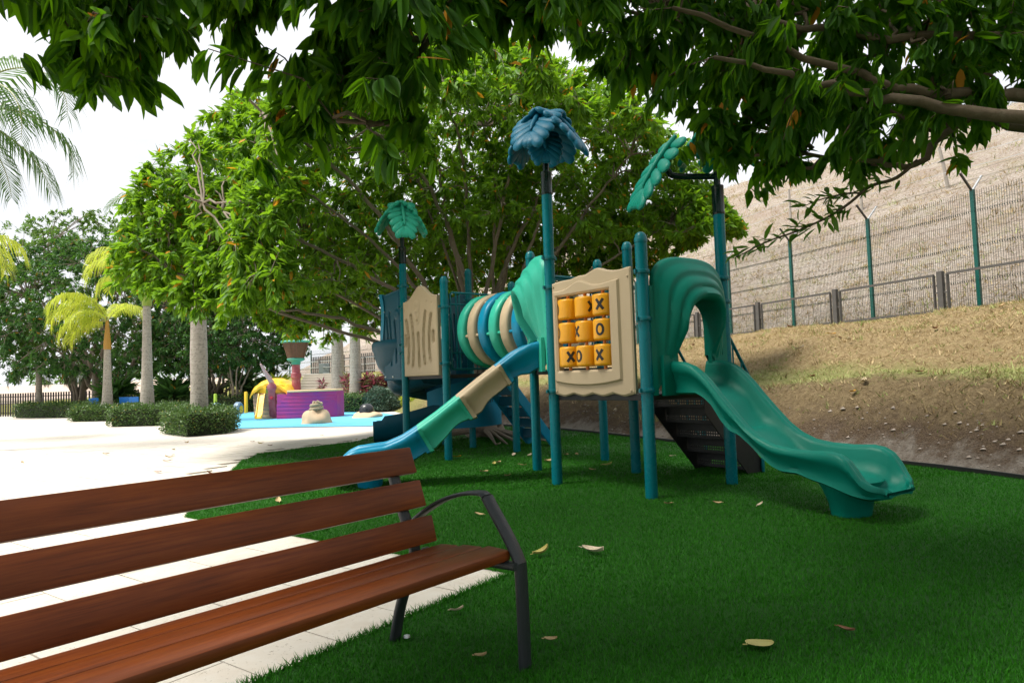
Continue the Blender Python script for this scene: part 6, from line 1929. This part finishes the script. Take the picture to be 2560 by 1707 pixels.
M['frond_dark'] = leaf_mat('dark_fronds', (0.03, 0.06, 0.025), (0.06, 0.10, 0.04), (0.08, 0.14, 0.03), rough=0.45, tmix=0.25)
M['rachis'] = plain('frond_rib', (0.26, 0.27, 0.07), 0.5)
def frond(root, o, az, elev, length, droop, leaflet, mat, n=56, hang=0.5, twist=0.0):
    o = Vector(o); h = Vector((math.cos(az), math.sin(az), 0))
    pts = []
    p = o.copy(); el = elev
    ds = length / 24
    for i in range(25):
        pts.append(p.copy()); p = p + (h * math.cos(el) + UP * math.sin(el)) * ds
        el -= droop / 24 * (0.5 + i / 16)
    m = MB(); m.tube(pts, [lerp(0.024, 0.004, i / 24) for i in range(25)], 6, mi=1)
    vs, fs = [], []
    for i in range(n):
        f = 0.10 + 0.90 * i / (n - 1)
        j = min(23, int(f * 24)); u = f * 24 - j
        b = pts[j].lerp(pts[j + 1], u); t_ = (pts[j + 1] - pts[j]).normalized()
        sd = t_.cross(UP).normalized(); nu = sd.cross(t_)
        for sg in (-1, 1):
            L = leaflet * (math.sin(math.pi * (0.12 + 0.80 * f)) ** 0.7) * rnd.uniform(0.88, 1.1)
            d = (sd * sg * 1.0 + t_ * (0.45 + 0.5 * f) + nu * rnd.uniform(0.0, 0.35)).normalized()
            w = 0.019 * (L / 0.6) ** 0.3
            q0 = b; q1 = b + d * L * 0.45 - UP * L * 0.10 * hang; q2 = b + d * L * (0.95 - 0.35 * hang) - UP * L * (0.75 * hang) 
            wd = t_ * w
            k = len(vs)
            vs += [q0 - wd * 0.4, q0 + wd * 0.4, q1 - wd, q1 + wd, q2]
            fs += [(k, k + 1, k + 3, k + 2), (k + 2, k + 3, k + 4)]
    m.add(vs, fs, 0)
    return m.build('frond', [mat, M['rachis']], root, smooth=False)
def palm(label, base, trunk, shaft, fronds, mats, group=None, cat='palm tree'):
    root = thing('palm_tree', label, cat, base, 0, group)
    B_ = Vector(base)
    m = MB(); m.lathe([(r_, z) for r_, z in trunk], 22, B_); m.build('trunk', M['palm_trunk'], root)
    if shaft:
        m = MB(); m.lathe([(r_, z) for r_, z in shaft], 18, B_); m.build('crownshaft', M[mats[1]], root)
    for (az, el, L, dr, ll, hang) in fronds:
        frond(root, B_ + UP * (shaft[-1][1] - 0.05 if shaft else trunk[-1][1]), R(az), R(el), L, R(dr), ll, M[mats[0]], hang=hang)
    return root
palm('thick grey royal palm trunk rising from the nearest clipped hedge', (-8.55, 18.6, 0), [(0.31, -0.02), (0.29, 0.15), (0.235, 0.5), (0.215, 1.2), (0.225, 2.0), (0.20, 3.0), (0.17, 4.6)], [(0.17, 4.6), (0.16, 5.0), (0.08, 5.7)],
     [(20, 50, 2.6, 90, 0.6, 0.5), (110, 55, 2.6, 85, 0.6, 0.5), (200, 50, 2.6, 90, 0.6, 0.5), (290, 60, 2.5, 90, 0.6, 0.5)], ('frond_green', 'shaft'))
palm('slim royal palm with yellow green crown rising from the middle hedge', (-12.75, 23.8, 0), [(0.33, -0.02), (0.30, 0.2), (0.23, 0.7), (0.18, 1.6), (0.15, 2.8), (0.125, 4.1)], [(0.155, 4.1), (0.165, 4.3), (0.11, 4.8), (0.07, 5.3)],
     [(200, 42, 2.4, 115, 0.85, 0.75), (165, 30, 2.2, 110, 0.8, 0.8), (210, 15, 2.0, 100, 0.8, 0.8), (-30, 12, 1.9, 100, 0.8, 0.8), (185, 62, 2.6, 120, 0.85, 0.75), (-15, 35, 2.1, 120, 0.6, 0.8), (30, 30, 1.9, 110, 0.55, 0.75), (250, 50, 2.2, 110, 0.6, 0.7), (-60, 45, 2.0, 110, 0.6, 0.7), (100, 55, 2.2, 100, 0.6, 0.6)], ('frond_yellow', 'shaft'))
palm('short yellow palm with orange crownshaft behind the leftmost clipped hedge', (-16.75, 28.2, 0), [(0.30, -0.02), (0.27, 0.25), (0.20, 0.8), (0.16, 1.6), (0.125, 2.9)], [(0.14, 2.9), (0.15, 3.1), (0.10, 3.6), (0.06, 4.1)],
     [(195, 50, 2.8, 125, 1.0, 0.8), (215, 25, 2.3, 120, 0.95, 0.85), (170, 62, 2.9, 125, 1.0, 0.75), (205, 70, 3.0, 135, 1.0, 0.8), (185, 10, 2.0, 90, 0.9, 0.85), (-10, 55, 2.2, 115, 0.65, 0.8), (250, 40, 2.2, 115, 0.7, 0.8), (90, 60, 2.4, 100, 0.7, 0.7), (230, 70, 2.6, 110, 0.75, 0.75)], ('frond_yellow', 'shaft_orange'))
palm('grey palm trunk nearest the garden steps behind the purple ship', (-8.15, 31.8, 0), [(0.40, -0.02), (0.37, 0.4), (0.30, 1.0), (0.30, 1.8), (0.26, 3.0), (0.21, 4.0)], [(0.2, 4.0), (0.19, 4.6), (0.09, 5.2)],
     [(20, 40, 2.2, 110, 0.6, 0.6), (120, 45, 2.2, 100, 0.6, 0.6), (200, 40, 2.2, 110, 0.6, 0.6), (300, 30, 2.0, 120, 0.6, 0.6), (-20, 20, 1.8, 110, 0.6, 0.6)], ('frond_green', 'shaft'))
palm('grey mottled palm trunk between red cordylines and the black ball rock', (-6.75, 29.3, 0), [(0.36, -0.02), (0.33, 0.4), (0.27, 1.0), (0.24, 1.8), (0.22, 3.0), (0.19, 4.2)], [(0.18, 4.2), (0.17, 4.7), (0.08, 5.3)],
     [(20, 40, 2.2, 110, 0.6, 0.6), (120, 45, 2.2, 100, 0.6, 0.6), (200, 45, 2.2, 100, 0.6, 0.6), (290, 40, 2.0, 110, 0.6, 0.6)], ('frond_green', 'shaft'))
palm('small feathery palm on the lawn left of the crow nest mast', (-14.9, 38.6, 0), [(0.12, -0.02), (0.10, 0.6), (0.085, 2.6)], [(0.085, 2.6), (0.08, 2.8), (0.05, 3.0)],
     [(0, 65, 1.7, 110, 0.5, 0.6), (50, 55, 1.7, 115, 0.5, 0.6), (180, 60, 1.6, 120, 0.5, 0.6), (230, 45, 1.6, 125, 0.5, 0.6), (310, 50, 1.7, 120, 0.5, 0.6), (-25, 30, 1.7, 115, 0.5, 0.7), (150, 35, 1.6, 115, 0.5, 0.6), (90, 70, 1.6, 90, 0.5, 0.5)], ('frond_green', 'shaft'))
palm('dark drooping palm beside the black picket fence at the far left', (-24.3, 35.0, 0), [(0.20, -0.02), (0.15, 0.8), (0.13, 2.4)], None,
     [(180, 20, 2.0, 90, 0.5, 0.7), (0, 15, 1.9, 100, 0.5, 0.7), (220, 5, 1.8, 90, 0.5, 0.8), (-40, 10, 1.8, 100, 0.5, 0.8), (120, 40, 2.0, 90, 0.5, 0.6), (-90, 15, 1.8, 90, 0.5, 0.7)], ('frond_dark', 'shaft'))
palm('dark thin palm between the picket fence palm and the forked shade tree', (-21.6, 35.2, 0), [(0.13, -0.02), (0.10, 0.8), (0.09, 2.3)], None,
     [(180, 15, 1.9, 95, 0.5, 0.8), (200, 0, 1.6, 90, 0.5, 0.8), (0, 10, 1.6, 95, 0.5, 0.8), (90, 40, 1.8, 90, 0.5, 0.6), (-90, 10, 1.7, 90, 0.5, 0.8)], ('frond_dark', 'shaft'))
palm('tall green palm whose fronds hang in from the upper left edge', (-11.7, 14.2, 0), [(0.30, -0.02), (0.25, 0.8), (0.21, 5.6)], [(0.20, 5.6), (0.19, 6.4), (0.09, 7.3)],
     [(-5, 48, 3.5, 125, 1.05, 0.6), (-25, 25, 3.3, 110, 1.05, 0.7), (15, 12, 3.1, 95, 1.0, 0.7), (5, -22, 2.8, 45, 1.0, 0.75), (-40, 5, 2.9, 80, 1.0, 0.7), (150, 40, 3.0, 110, 0.9, 0.6), (-80, 35, 3.0, 110, 0.9, 0.6), (-12, -35, 2.6, 40, 0.9, 0.8), (230, 40, 3.0, 110, 0.9, 0.6)], ('frond_green', 'shaft'))
palm('yellow green palm whose lower fronds show at the left edge', (-14.6, 17.2, 0), [(0.26, -0.02), (0.22, 0.8), (0.18, 3.6)], [(0.17, 3.6), (0.16, 4.2), (0.08, 4.9)],
     [(0, 30, 2.4, 110, 0.8, 0.8), (-35, 25, 2.3, 105, 0.8, 0.8), (30, 45, 2.4, 110, 0.8, 0.75), (90, 50, 2.4, 100, 0.7, 0.7), (180, 40, 2.3, 100, 0.7, 0.7), (-90, 40, 2.3, 100, 0.7, 0.7)], ('frond_yellow', 'shaft'))

# ---- clipped hedges and shrubs
M['hedge_leaf'] = leaf_mat('hedge_leaves', (0.035, 0.085, 0.022), (0.10, 0.18, 0.05), (0.12, 0.22, 0.04), odd=0.02, oddcol=(0.3, 0.26, 0.05), rough=0.4, tmix=0.25)
M['hedge_core'] = plain('hedge_inside', (0.02, 0.03, 0.012), 0.95, var=0.3)
M['shrub_blue'] = leaf_mat('blue_green_shrub', (0.04, 0.085, 0.06), (0.10, 0.17, 0.12), (0.10, 0.17, 0.09), rough=0.45, tmix=0.2)
M['red_leaf'] = leaf_mat('red_cordyline', (0.13, 0.03, 0.05), (0.27, 0.06, 0.09), (0.34, 0.07, 0.09), odd=0.3, oddcol=(0.16, 0.15, 0.06), rough=0.4, tmix=0.3)
def hedge(label, outline, h, n, leaf, mat='hedge_leaf', cat='hedge', zr=0.1, name='hedge', group=None):
    cx_ = sum(p[0] for p in outline) / len(outline); cy_ = sum(p[1] for p in outline) / len(outline)
    root = thing(name, label, cat, (cx_, cy_, 0), 0, group)
    m = MB(); ins = [(cx_ + (x - cx_) * 0.93, cy_ + (y - cy_) * 0.93) for x, y in outline]
    m.prism(ins, lambda a, b, q: Vector((a, b, q)), 0.0, h * 0.93); m.build('core', M['hedge_core'], root, smooth=False)
    P, Nn = [], []
    k = len(outline)
    per = [math.dist(outline[i], outline[(i + 1) % k]) for i in range(k)]
    xs = [p[0] for p in outline]; ys = [p[1] for p in outline]
    area = (max(xs) - min(xs)) * (max(ys) - min(ys)); tot = sum(per) * h
    while len(P) < n:
        if rnd.random() < tot / (tot + area):
            i = rnd.choices(range(k), per)[0]; f = rnd.random(); z = rnd.random() ** 0.85 * h
            x = lerp(outline[i][0], outline[(i + 1) % k][0], f); y = lerp(outline[i][1], outline[(i + 1) % k][1], f)
            nv = (x - cx_, y - cy_, 0.15 * (cx_ * 0 + 1))
        else:
            x, y = rnd.uniform(min(xs), max(xs)), rnd.uniform(min(ys), max(ys))
            if not in_poly([x], [y], outline)[0]: continue
            z = h + 0.04 * math.sin(x * 5) * math.sin(y * 4); nv = (0, 0, 1)
        l = math.hypot(nv[0], nv[1]) or 1
        nv = Vector((nv[0] / l, nv[1] / l, nv[2])) if nv[2] != 1 else Vector(nv)
        d = rnd.gauss(0.0, 0.055)
        P.append((x + nv.x * d, y + nv.y * d, z + nv.z * d + rnd.gauss(0, 0.012))); Nn.append((nv.x + rnd.gauss(0, .7), nv.y + rnd.gauss(0, .7), nv.z + rnd.gauss(0.25, .6)))
    P = np.array(P) - np.array([cx_, cy_, 0]); D, S, N2 = leaf_frames(np.array(Nn))
    fo = link('foliage', leaves_mesh('foliage', P, D, S, N2, leaf * rng.uniform(0.6, 1.3, len(P)), np.full(len(P), 1.3), M[mat], True), root)
    tag(fo, kind='stuff')
    return root
hedge('nearest clipped hedge at the foot of the thick palm trunk', [(-9.35, 18.2), (-8.0, 16.7), (-7.35, 17.5), (-7.6, 18.8), (-8.8, 19.6)], 0.56, 8000, 0.072)
hedge('middle clipped hedge around the slim yellow palm', [(-13.4, 22.6), (-11.0, 22.3), (-10.6, 23.2), (-11.6, 24.6), (-13.6, 24.2)], 0.58, 8500, 0.08)
hedge('farthest small clipped hedge at the foot of the short yellow palm', [(-18.0, 27.7), (-15.4, 27.0), (-14.8, 27.9), (-16.0, 29.0), (-17.9, 28.8)], 0.50, 7000, 0.085)
hedge('long dark clipped hedge beside the pool fence', [(-25.2, 34.4), (-19.2, 31.3), (-18.6, 32.0), (-24.9, 35.3)], 0.62, 5500, 0.09)
hedge('dark hedge strip behind the blue chairs', [(-18.2, 33.3), (-12.4, 32.4), (-12.2, 33.2), (-18.2, 34.2)], 0.72, 4800, 0.09)
hedge('low green hedge behind the yellow bollard', [(-12.6, 32.8), (-9.4, 31.2), (-9.0, 32.0), (-12.4, 33.6)], 0.55, 4500, 0.07)
hedge('low planting bed right behind the purple hull', [(-8.1, 28.6), (-6.2, 27.6), (-5.8, 28.4), (-7.6, 29.6)], 0.62, 4500, 0.08, cat='plants', name='planting_bed')
def ball_shrub(label, c, r, n, leaf, mat, cat='shrub', name='round_shrub', sq=1.0):
    root = thing(name, label, cat, (c[0], c[1], c[2]))
    v = unit(rng.normal(0, 1, (n, 3))); v[:, 2] = np.abs(v[:, 2]) * 1.0
    k = rng.uniform(0.55, 1.0, n) ** 0.4
    P = v * (k * r)[:, None] * np.array([1, 1, sq]) + np.array([0, 0, 0.08])
    P *= (1 + 0.08 * np.sin(v[:, 0] * 7) * np.sin(v[:, 1] * 6 + v[:, 2] * 5))[:, None]
    D, S, N2 = leaf_frames(v + rng.normal(0, 0.6, v.shape))
    fo = link('foliage', leaves_mesh('foliage', P, D, S, N2, leaf * rng.uniform(0.6, 1.3, n), np.full(n, 1.1), M[mat], True), root); tag(fo, kind='stuff')
    m = MB(); m.lathe([(r * 0.6, 0.0), (r * 0.7, r * 0.4), (r * 0.5, r * 0.75 * sq), (0.01, r * 0.85 * sq)], 14, Vector(c)); m.build('stems', M['hedge_core'], root)
    return root
ball_shrub('round blue green shrub right of the red cordylines', (-5.45, 27.9, 0), 0.78, 5200, 0.09, 'shrub_blue', sq=1.15)
ball_shrub('light green low shrub below the brown stair wall', (-4.2, 28.9, 0.05), 0.75, 3000, 0.09, 'frond_yellow', sq=0.7)
ball_shrub('dark red low shrub at the foot of the mottled palm trunk', (-6.25, 28.3, 0), 0.48, 2200, 0.10, 'red_leaf', sq=1.1)
ball_shrub('bright green bush between the picket fence and the dark palms', (-21.8, 38.2, 0.0), 1.5, 3000, 0.14, 'leaf_far', sq=0.75)
def cordyline(label, c, stems, seed, mat='red_leaf', L=0.45, cat='shrub', name='cordyline'):
    r_ = random.Random(seed)
    root = thing(name, label, cat, c)
    m = MB(); P, D = [], []
    for k in range(stems):
        a = r_.uniform(0, 6.28); rr = r_.uniform(0.1, 0.55); h = r_.uniform(0.7, 1.55)
        top = Vector((math.cos(a) * rr, math.sin(a) * rr, h))
        m.tube(smooth_curve([(top.x * 0.3, top.y * 0.3, 0), (top.x * 0.6, top.y * 0.6, h * 0.5), tuple(top)], 8), 0.014, 6)
        for q in range(30):
            b = top - Vector((0, 0, r_.uniform(0, 0.30))); az = r_.uniform(0, 6.28)
            P.append(tuple(b)); D.append((math.cos(az), math.sin(az), r_.uniform(-0.25, 1.3)))
    me = m.mesh('stems', M['bark']); link('stems', me, root)
    P = np.array(P); Dd, S, N2 = leaf_frames(np.array(D))
    lm = leaves_mesh('leaves', P, Dd, S, N2, L * rng.uniform(0.6, 1.2, len(P)), np.full(len(P), 0.5), M[mat], True)
    tag(link('foliage', lm, root), kind='stuff')
    return root
cordyline('tall red cordyline clump left of the round blue green shrub', (-6.1, 29.2, 0), 15, 1)
cordyline('pink red cordyline clump close to the spiral slide', (-5.3, 29.4, 0.1), 15, 2, L=0.5)
cordyline('thin reddish cordyline between the two grey palm trunks', (-7.45, 30.2, 0.0), 4, 3)
cordyline('small sparse red cordyline beside the garden steps', (-8.75, 31.0, 0.0), 3, 4, L=0.35)
cordyline('large paddle leaved bird of paradise plant behind the thick palm', (-13.0, 33.8, 0), 5, 5, mat='hedge_leaf', L=1.2, cat='plant', name='paddle_plant')
cordyline('yellow green paddle leaved plant left of the yellow bollard', (-12.1, 33.9, 0), 6, 6, mat='frond_yellow', L=1.0, cat='plant', name='paddle_plant')
cordyline('dark paddle leaved plant at the foot of the forked shade tree', (-19.6, 33.6, 0), 6, 7, mat='leaf_dark', L=1.2, cat='plant', name='paddle_plant')
cordyline('dark paddle leaved plant between the slim palm and short palm trunks', (-16.4, 33.4, 0), 7, 8, mat='leaf_dark', L=1.2, cat='plant', name='paddle_plant')

# ---- fallen leaves
M['fallen_yellow'] = plain('fallen_yellow_leaf', (0.46, 0.40, 0.12), 0.6, var=0.25, vscale=9)
M['fallen_tan'] = plain('fallen_tan_leaf', (0.42, 0.30, 0.15), 0.7, var=0.35, vscale=9)
M['fallen_brown'] = plain('fallen_brown_leaf', (0.20, 0.09, 0.04), 0.75, var=0.35, vscale=9)
M['fallen_gold'] = plain('fallen_gold_leaf', (0.62, 0.33, 0.02), 0.6, var=0.2, vscale=9)
M['fallen_pale'] = plain('fallen_pale_leaf', (0.55, 0.46, 0.33), 0.7, var=0.25, vscale=9)
def fallen(x, y, z, L, mat, label, az=None, curl=0.25, group=None, wid=0.46, tilt=None):
    az = rnd.uniform(0, 6.28) if az is None else az
    m = MB(); rows = []
    for i in range(9):
        u = i / 8
        w = wid * 0.5 * L * math.sin(math.pi * min(0.985, 0.04 + 0.94 * u ** 0.85)) ** 0.75
        cz = curl * L * ((u - 0.5) ** 2 * 1.4) 
        rows.append([(L * (u - 0.5), v * w + 0.04 * L * math.sin(u * 5), cz + curl * L * 0.5 * v * v * (0.6 + 0.6 * u) + 0.006 * (abs(v) < .1)) for v in (-1, -0.55, 0, 0.55, 1)])
    m.grid(rows)
    m.tube([Vector((-L * 0.5, 0, curl * L * 0.35)), Vector((-L * 0.66, 0.02 * L, curl * L * 0.4))], 0.0022, 5)
    o = link('fallen_leaf', m.mesh('fallen_leaf', M[mat], smooth=True, ang=80), None, (x, y, z), (rnd.gauss(0, 0.12), rnd.gauss(0, 0.12), az))
    return tag(o, label, 'leaf', group)
TZ = 0.036
fallen(0.97, 2.85, TZ, 0.135, 'fallen_yellow', 'large pale yellow leaf lying on the turf near the lower right', R(25), 0.10, wid=0.62)
fallen(0.47, 4.40, TZ, 0.15, 'fallen_pale', 'curled tan leaf on the turf right of the bench arm, farther right of two', R(-30), 0.35, wid=0.4)
fallen(0.14, 4.39, TZ, 0.12, 'fallen_yellow', 'folded cream leaf on the turf just right of the bench front leg', R(35), 0.45, wid=0.5)
fallen(1.38, 2.97, TZ, 0.07, 'fallen_brown', 'small brown leaf scrap near the large yellow leaf on the turf', R(-40), 0.3)
fallen(-0.31, 3.37, TZ, 0.07, 'fallen_pale', 'small curled grey leaf on turf behind the bench back leg', R(30), 0.4)
fallen(-0.17, 2.82, TZ, 0.05, 'fallen_tan', 'tiny brown leaf on the turf in front of the bench seat', R(10), 0.4)
fallen(0.12, 2.97, TZ, 0.06, 'fallen_tan', 'tiny tan leaf on the turf beside the bench front leg', R(20), 0.3)
small = [(0.87, 9.79), (0.43, 9.16), (0.08, 8.81), (-0.23, 9.11), (-0.29, 9.05), (-0.03, 10.05), (-0.29, 11.74), (0.72, 9.84), (1.13, 8.55), (-0.39, 8.33), (0.9, 8.2), (-0.1, 7.9), (0.2, 9.9), (1.9, 9.6)]
for x, y in small: fallen(x, y, TZ, rnd.uniform(0.09, 0.13), rnd.choice(('fallen_tan', 'fallen_pale', 'fallen_yellow')), 'dry tan leaf on the turf among the play structure posts', None, rnd.uniform(0.15, 0.4), 'dry leaves among the posts')
fallen(-0.87, 9.98, TZ, 0.15, 'fallen_gold', 'golden yellow leaf at the foot of a teal post beside the wave slide', R(15), 0.3)
for x, y in ((1.70, 5.87), (1.29, 5.90), (2.02, 5.75), (2.11, 9.28), (-0.32, 5.74)): fallen(x, y, TZ, rnd.uniform(0.06, 0.09), rnd.choice(('fallen_tan', 'fallen_pale')), 'small dry leaf on open turf in front of the play structure', None, rnd.uniform(0.15, 0.4), 'small leaves on the front turf')
for x, y in ((-2.33, 6.73), (-1.51, 5.4), (-2.6, 8.2), (-3.1, 9.4), (-2.2, 9.9)): fallen(x, y, TZ, rnd.uniform(0.08, 0.12), rnd.choice(('fallen_tan', 'fallen_pale')), 'dry leaf on the turf to the left behind the bench', None, rnd.uniform(0.15, 0.4), 'leaves on the left turf')
fallen(4.75, 7.72, TZ, 0.13, 'fallen_pale', 'pale leaf resting against the black edging strip', R(-15), 0.3)
for k in range(26):
    x, y = rnd.uniform(-8.5, -3.0), rnd.uniform(6.5, 16)
    if in_poly([x], [y], TURF)[0]: continue
    fallen(x, y, 0.022, rnd.uniform(0.07, 0.14), rnd.choice(('fallen_tan', 'fallen_brown', 'fallen_yellow')), 'dry leaf scattered on the bright paving', None, rnd.uniform(0.15, 0.4), 'leaves on the paving')
p = terr(5.15, 0.52); fallen(p.x, p.y, p.z + 0.05, 0.2, 'fallen_gold', 'bright yellow leaf on the upper dry grass bank', R(10), 0.2)
p = terr(4.35, 0.12); fallen(p.x, p.y, p.z + 0.05, 0.12, 'fallen_gold', 'yellow leaf on the lower soil bank behind the green slide', R(30), 0.3)
for k in range(46):
    s = rnd.uniform(2.6, 6.6); p = terr(s, rnd.uniform(0.06, 0.98))
    fallen(p.x, p.y, p.z + 0.04, rnd.uniform(0.09, 0.18), rnd.choice(('fallen_pale', 'fallen_pale', 'fallen_tan', 'fallen_brown')), 'dry leaf lying on the grassy bank below the fence', None, rnd.uniform(0.2, 0.5), 'leaves on the bank')
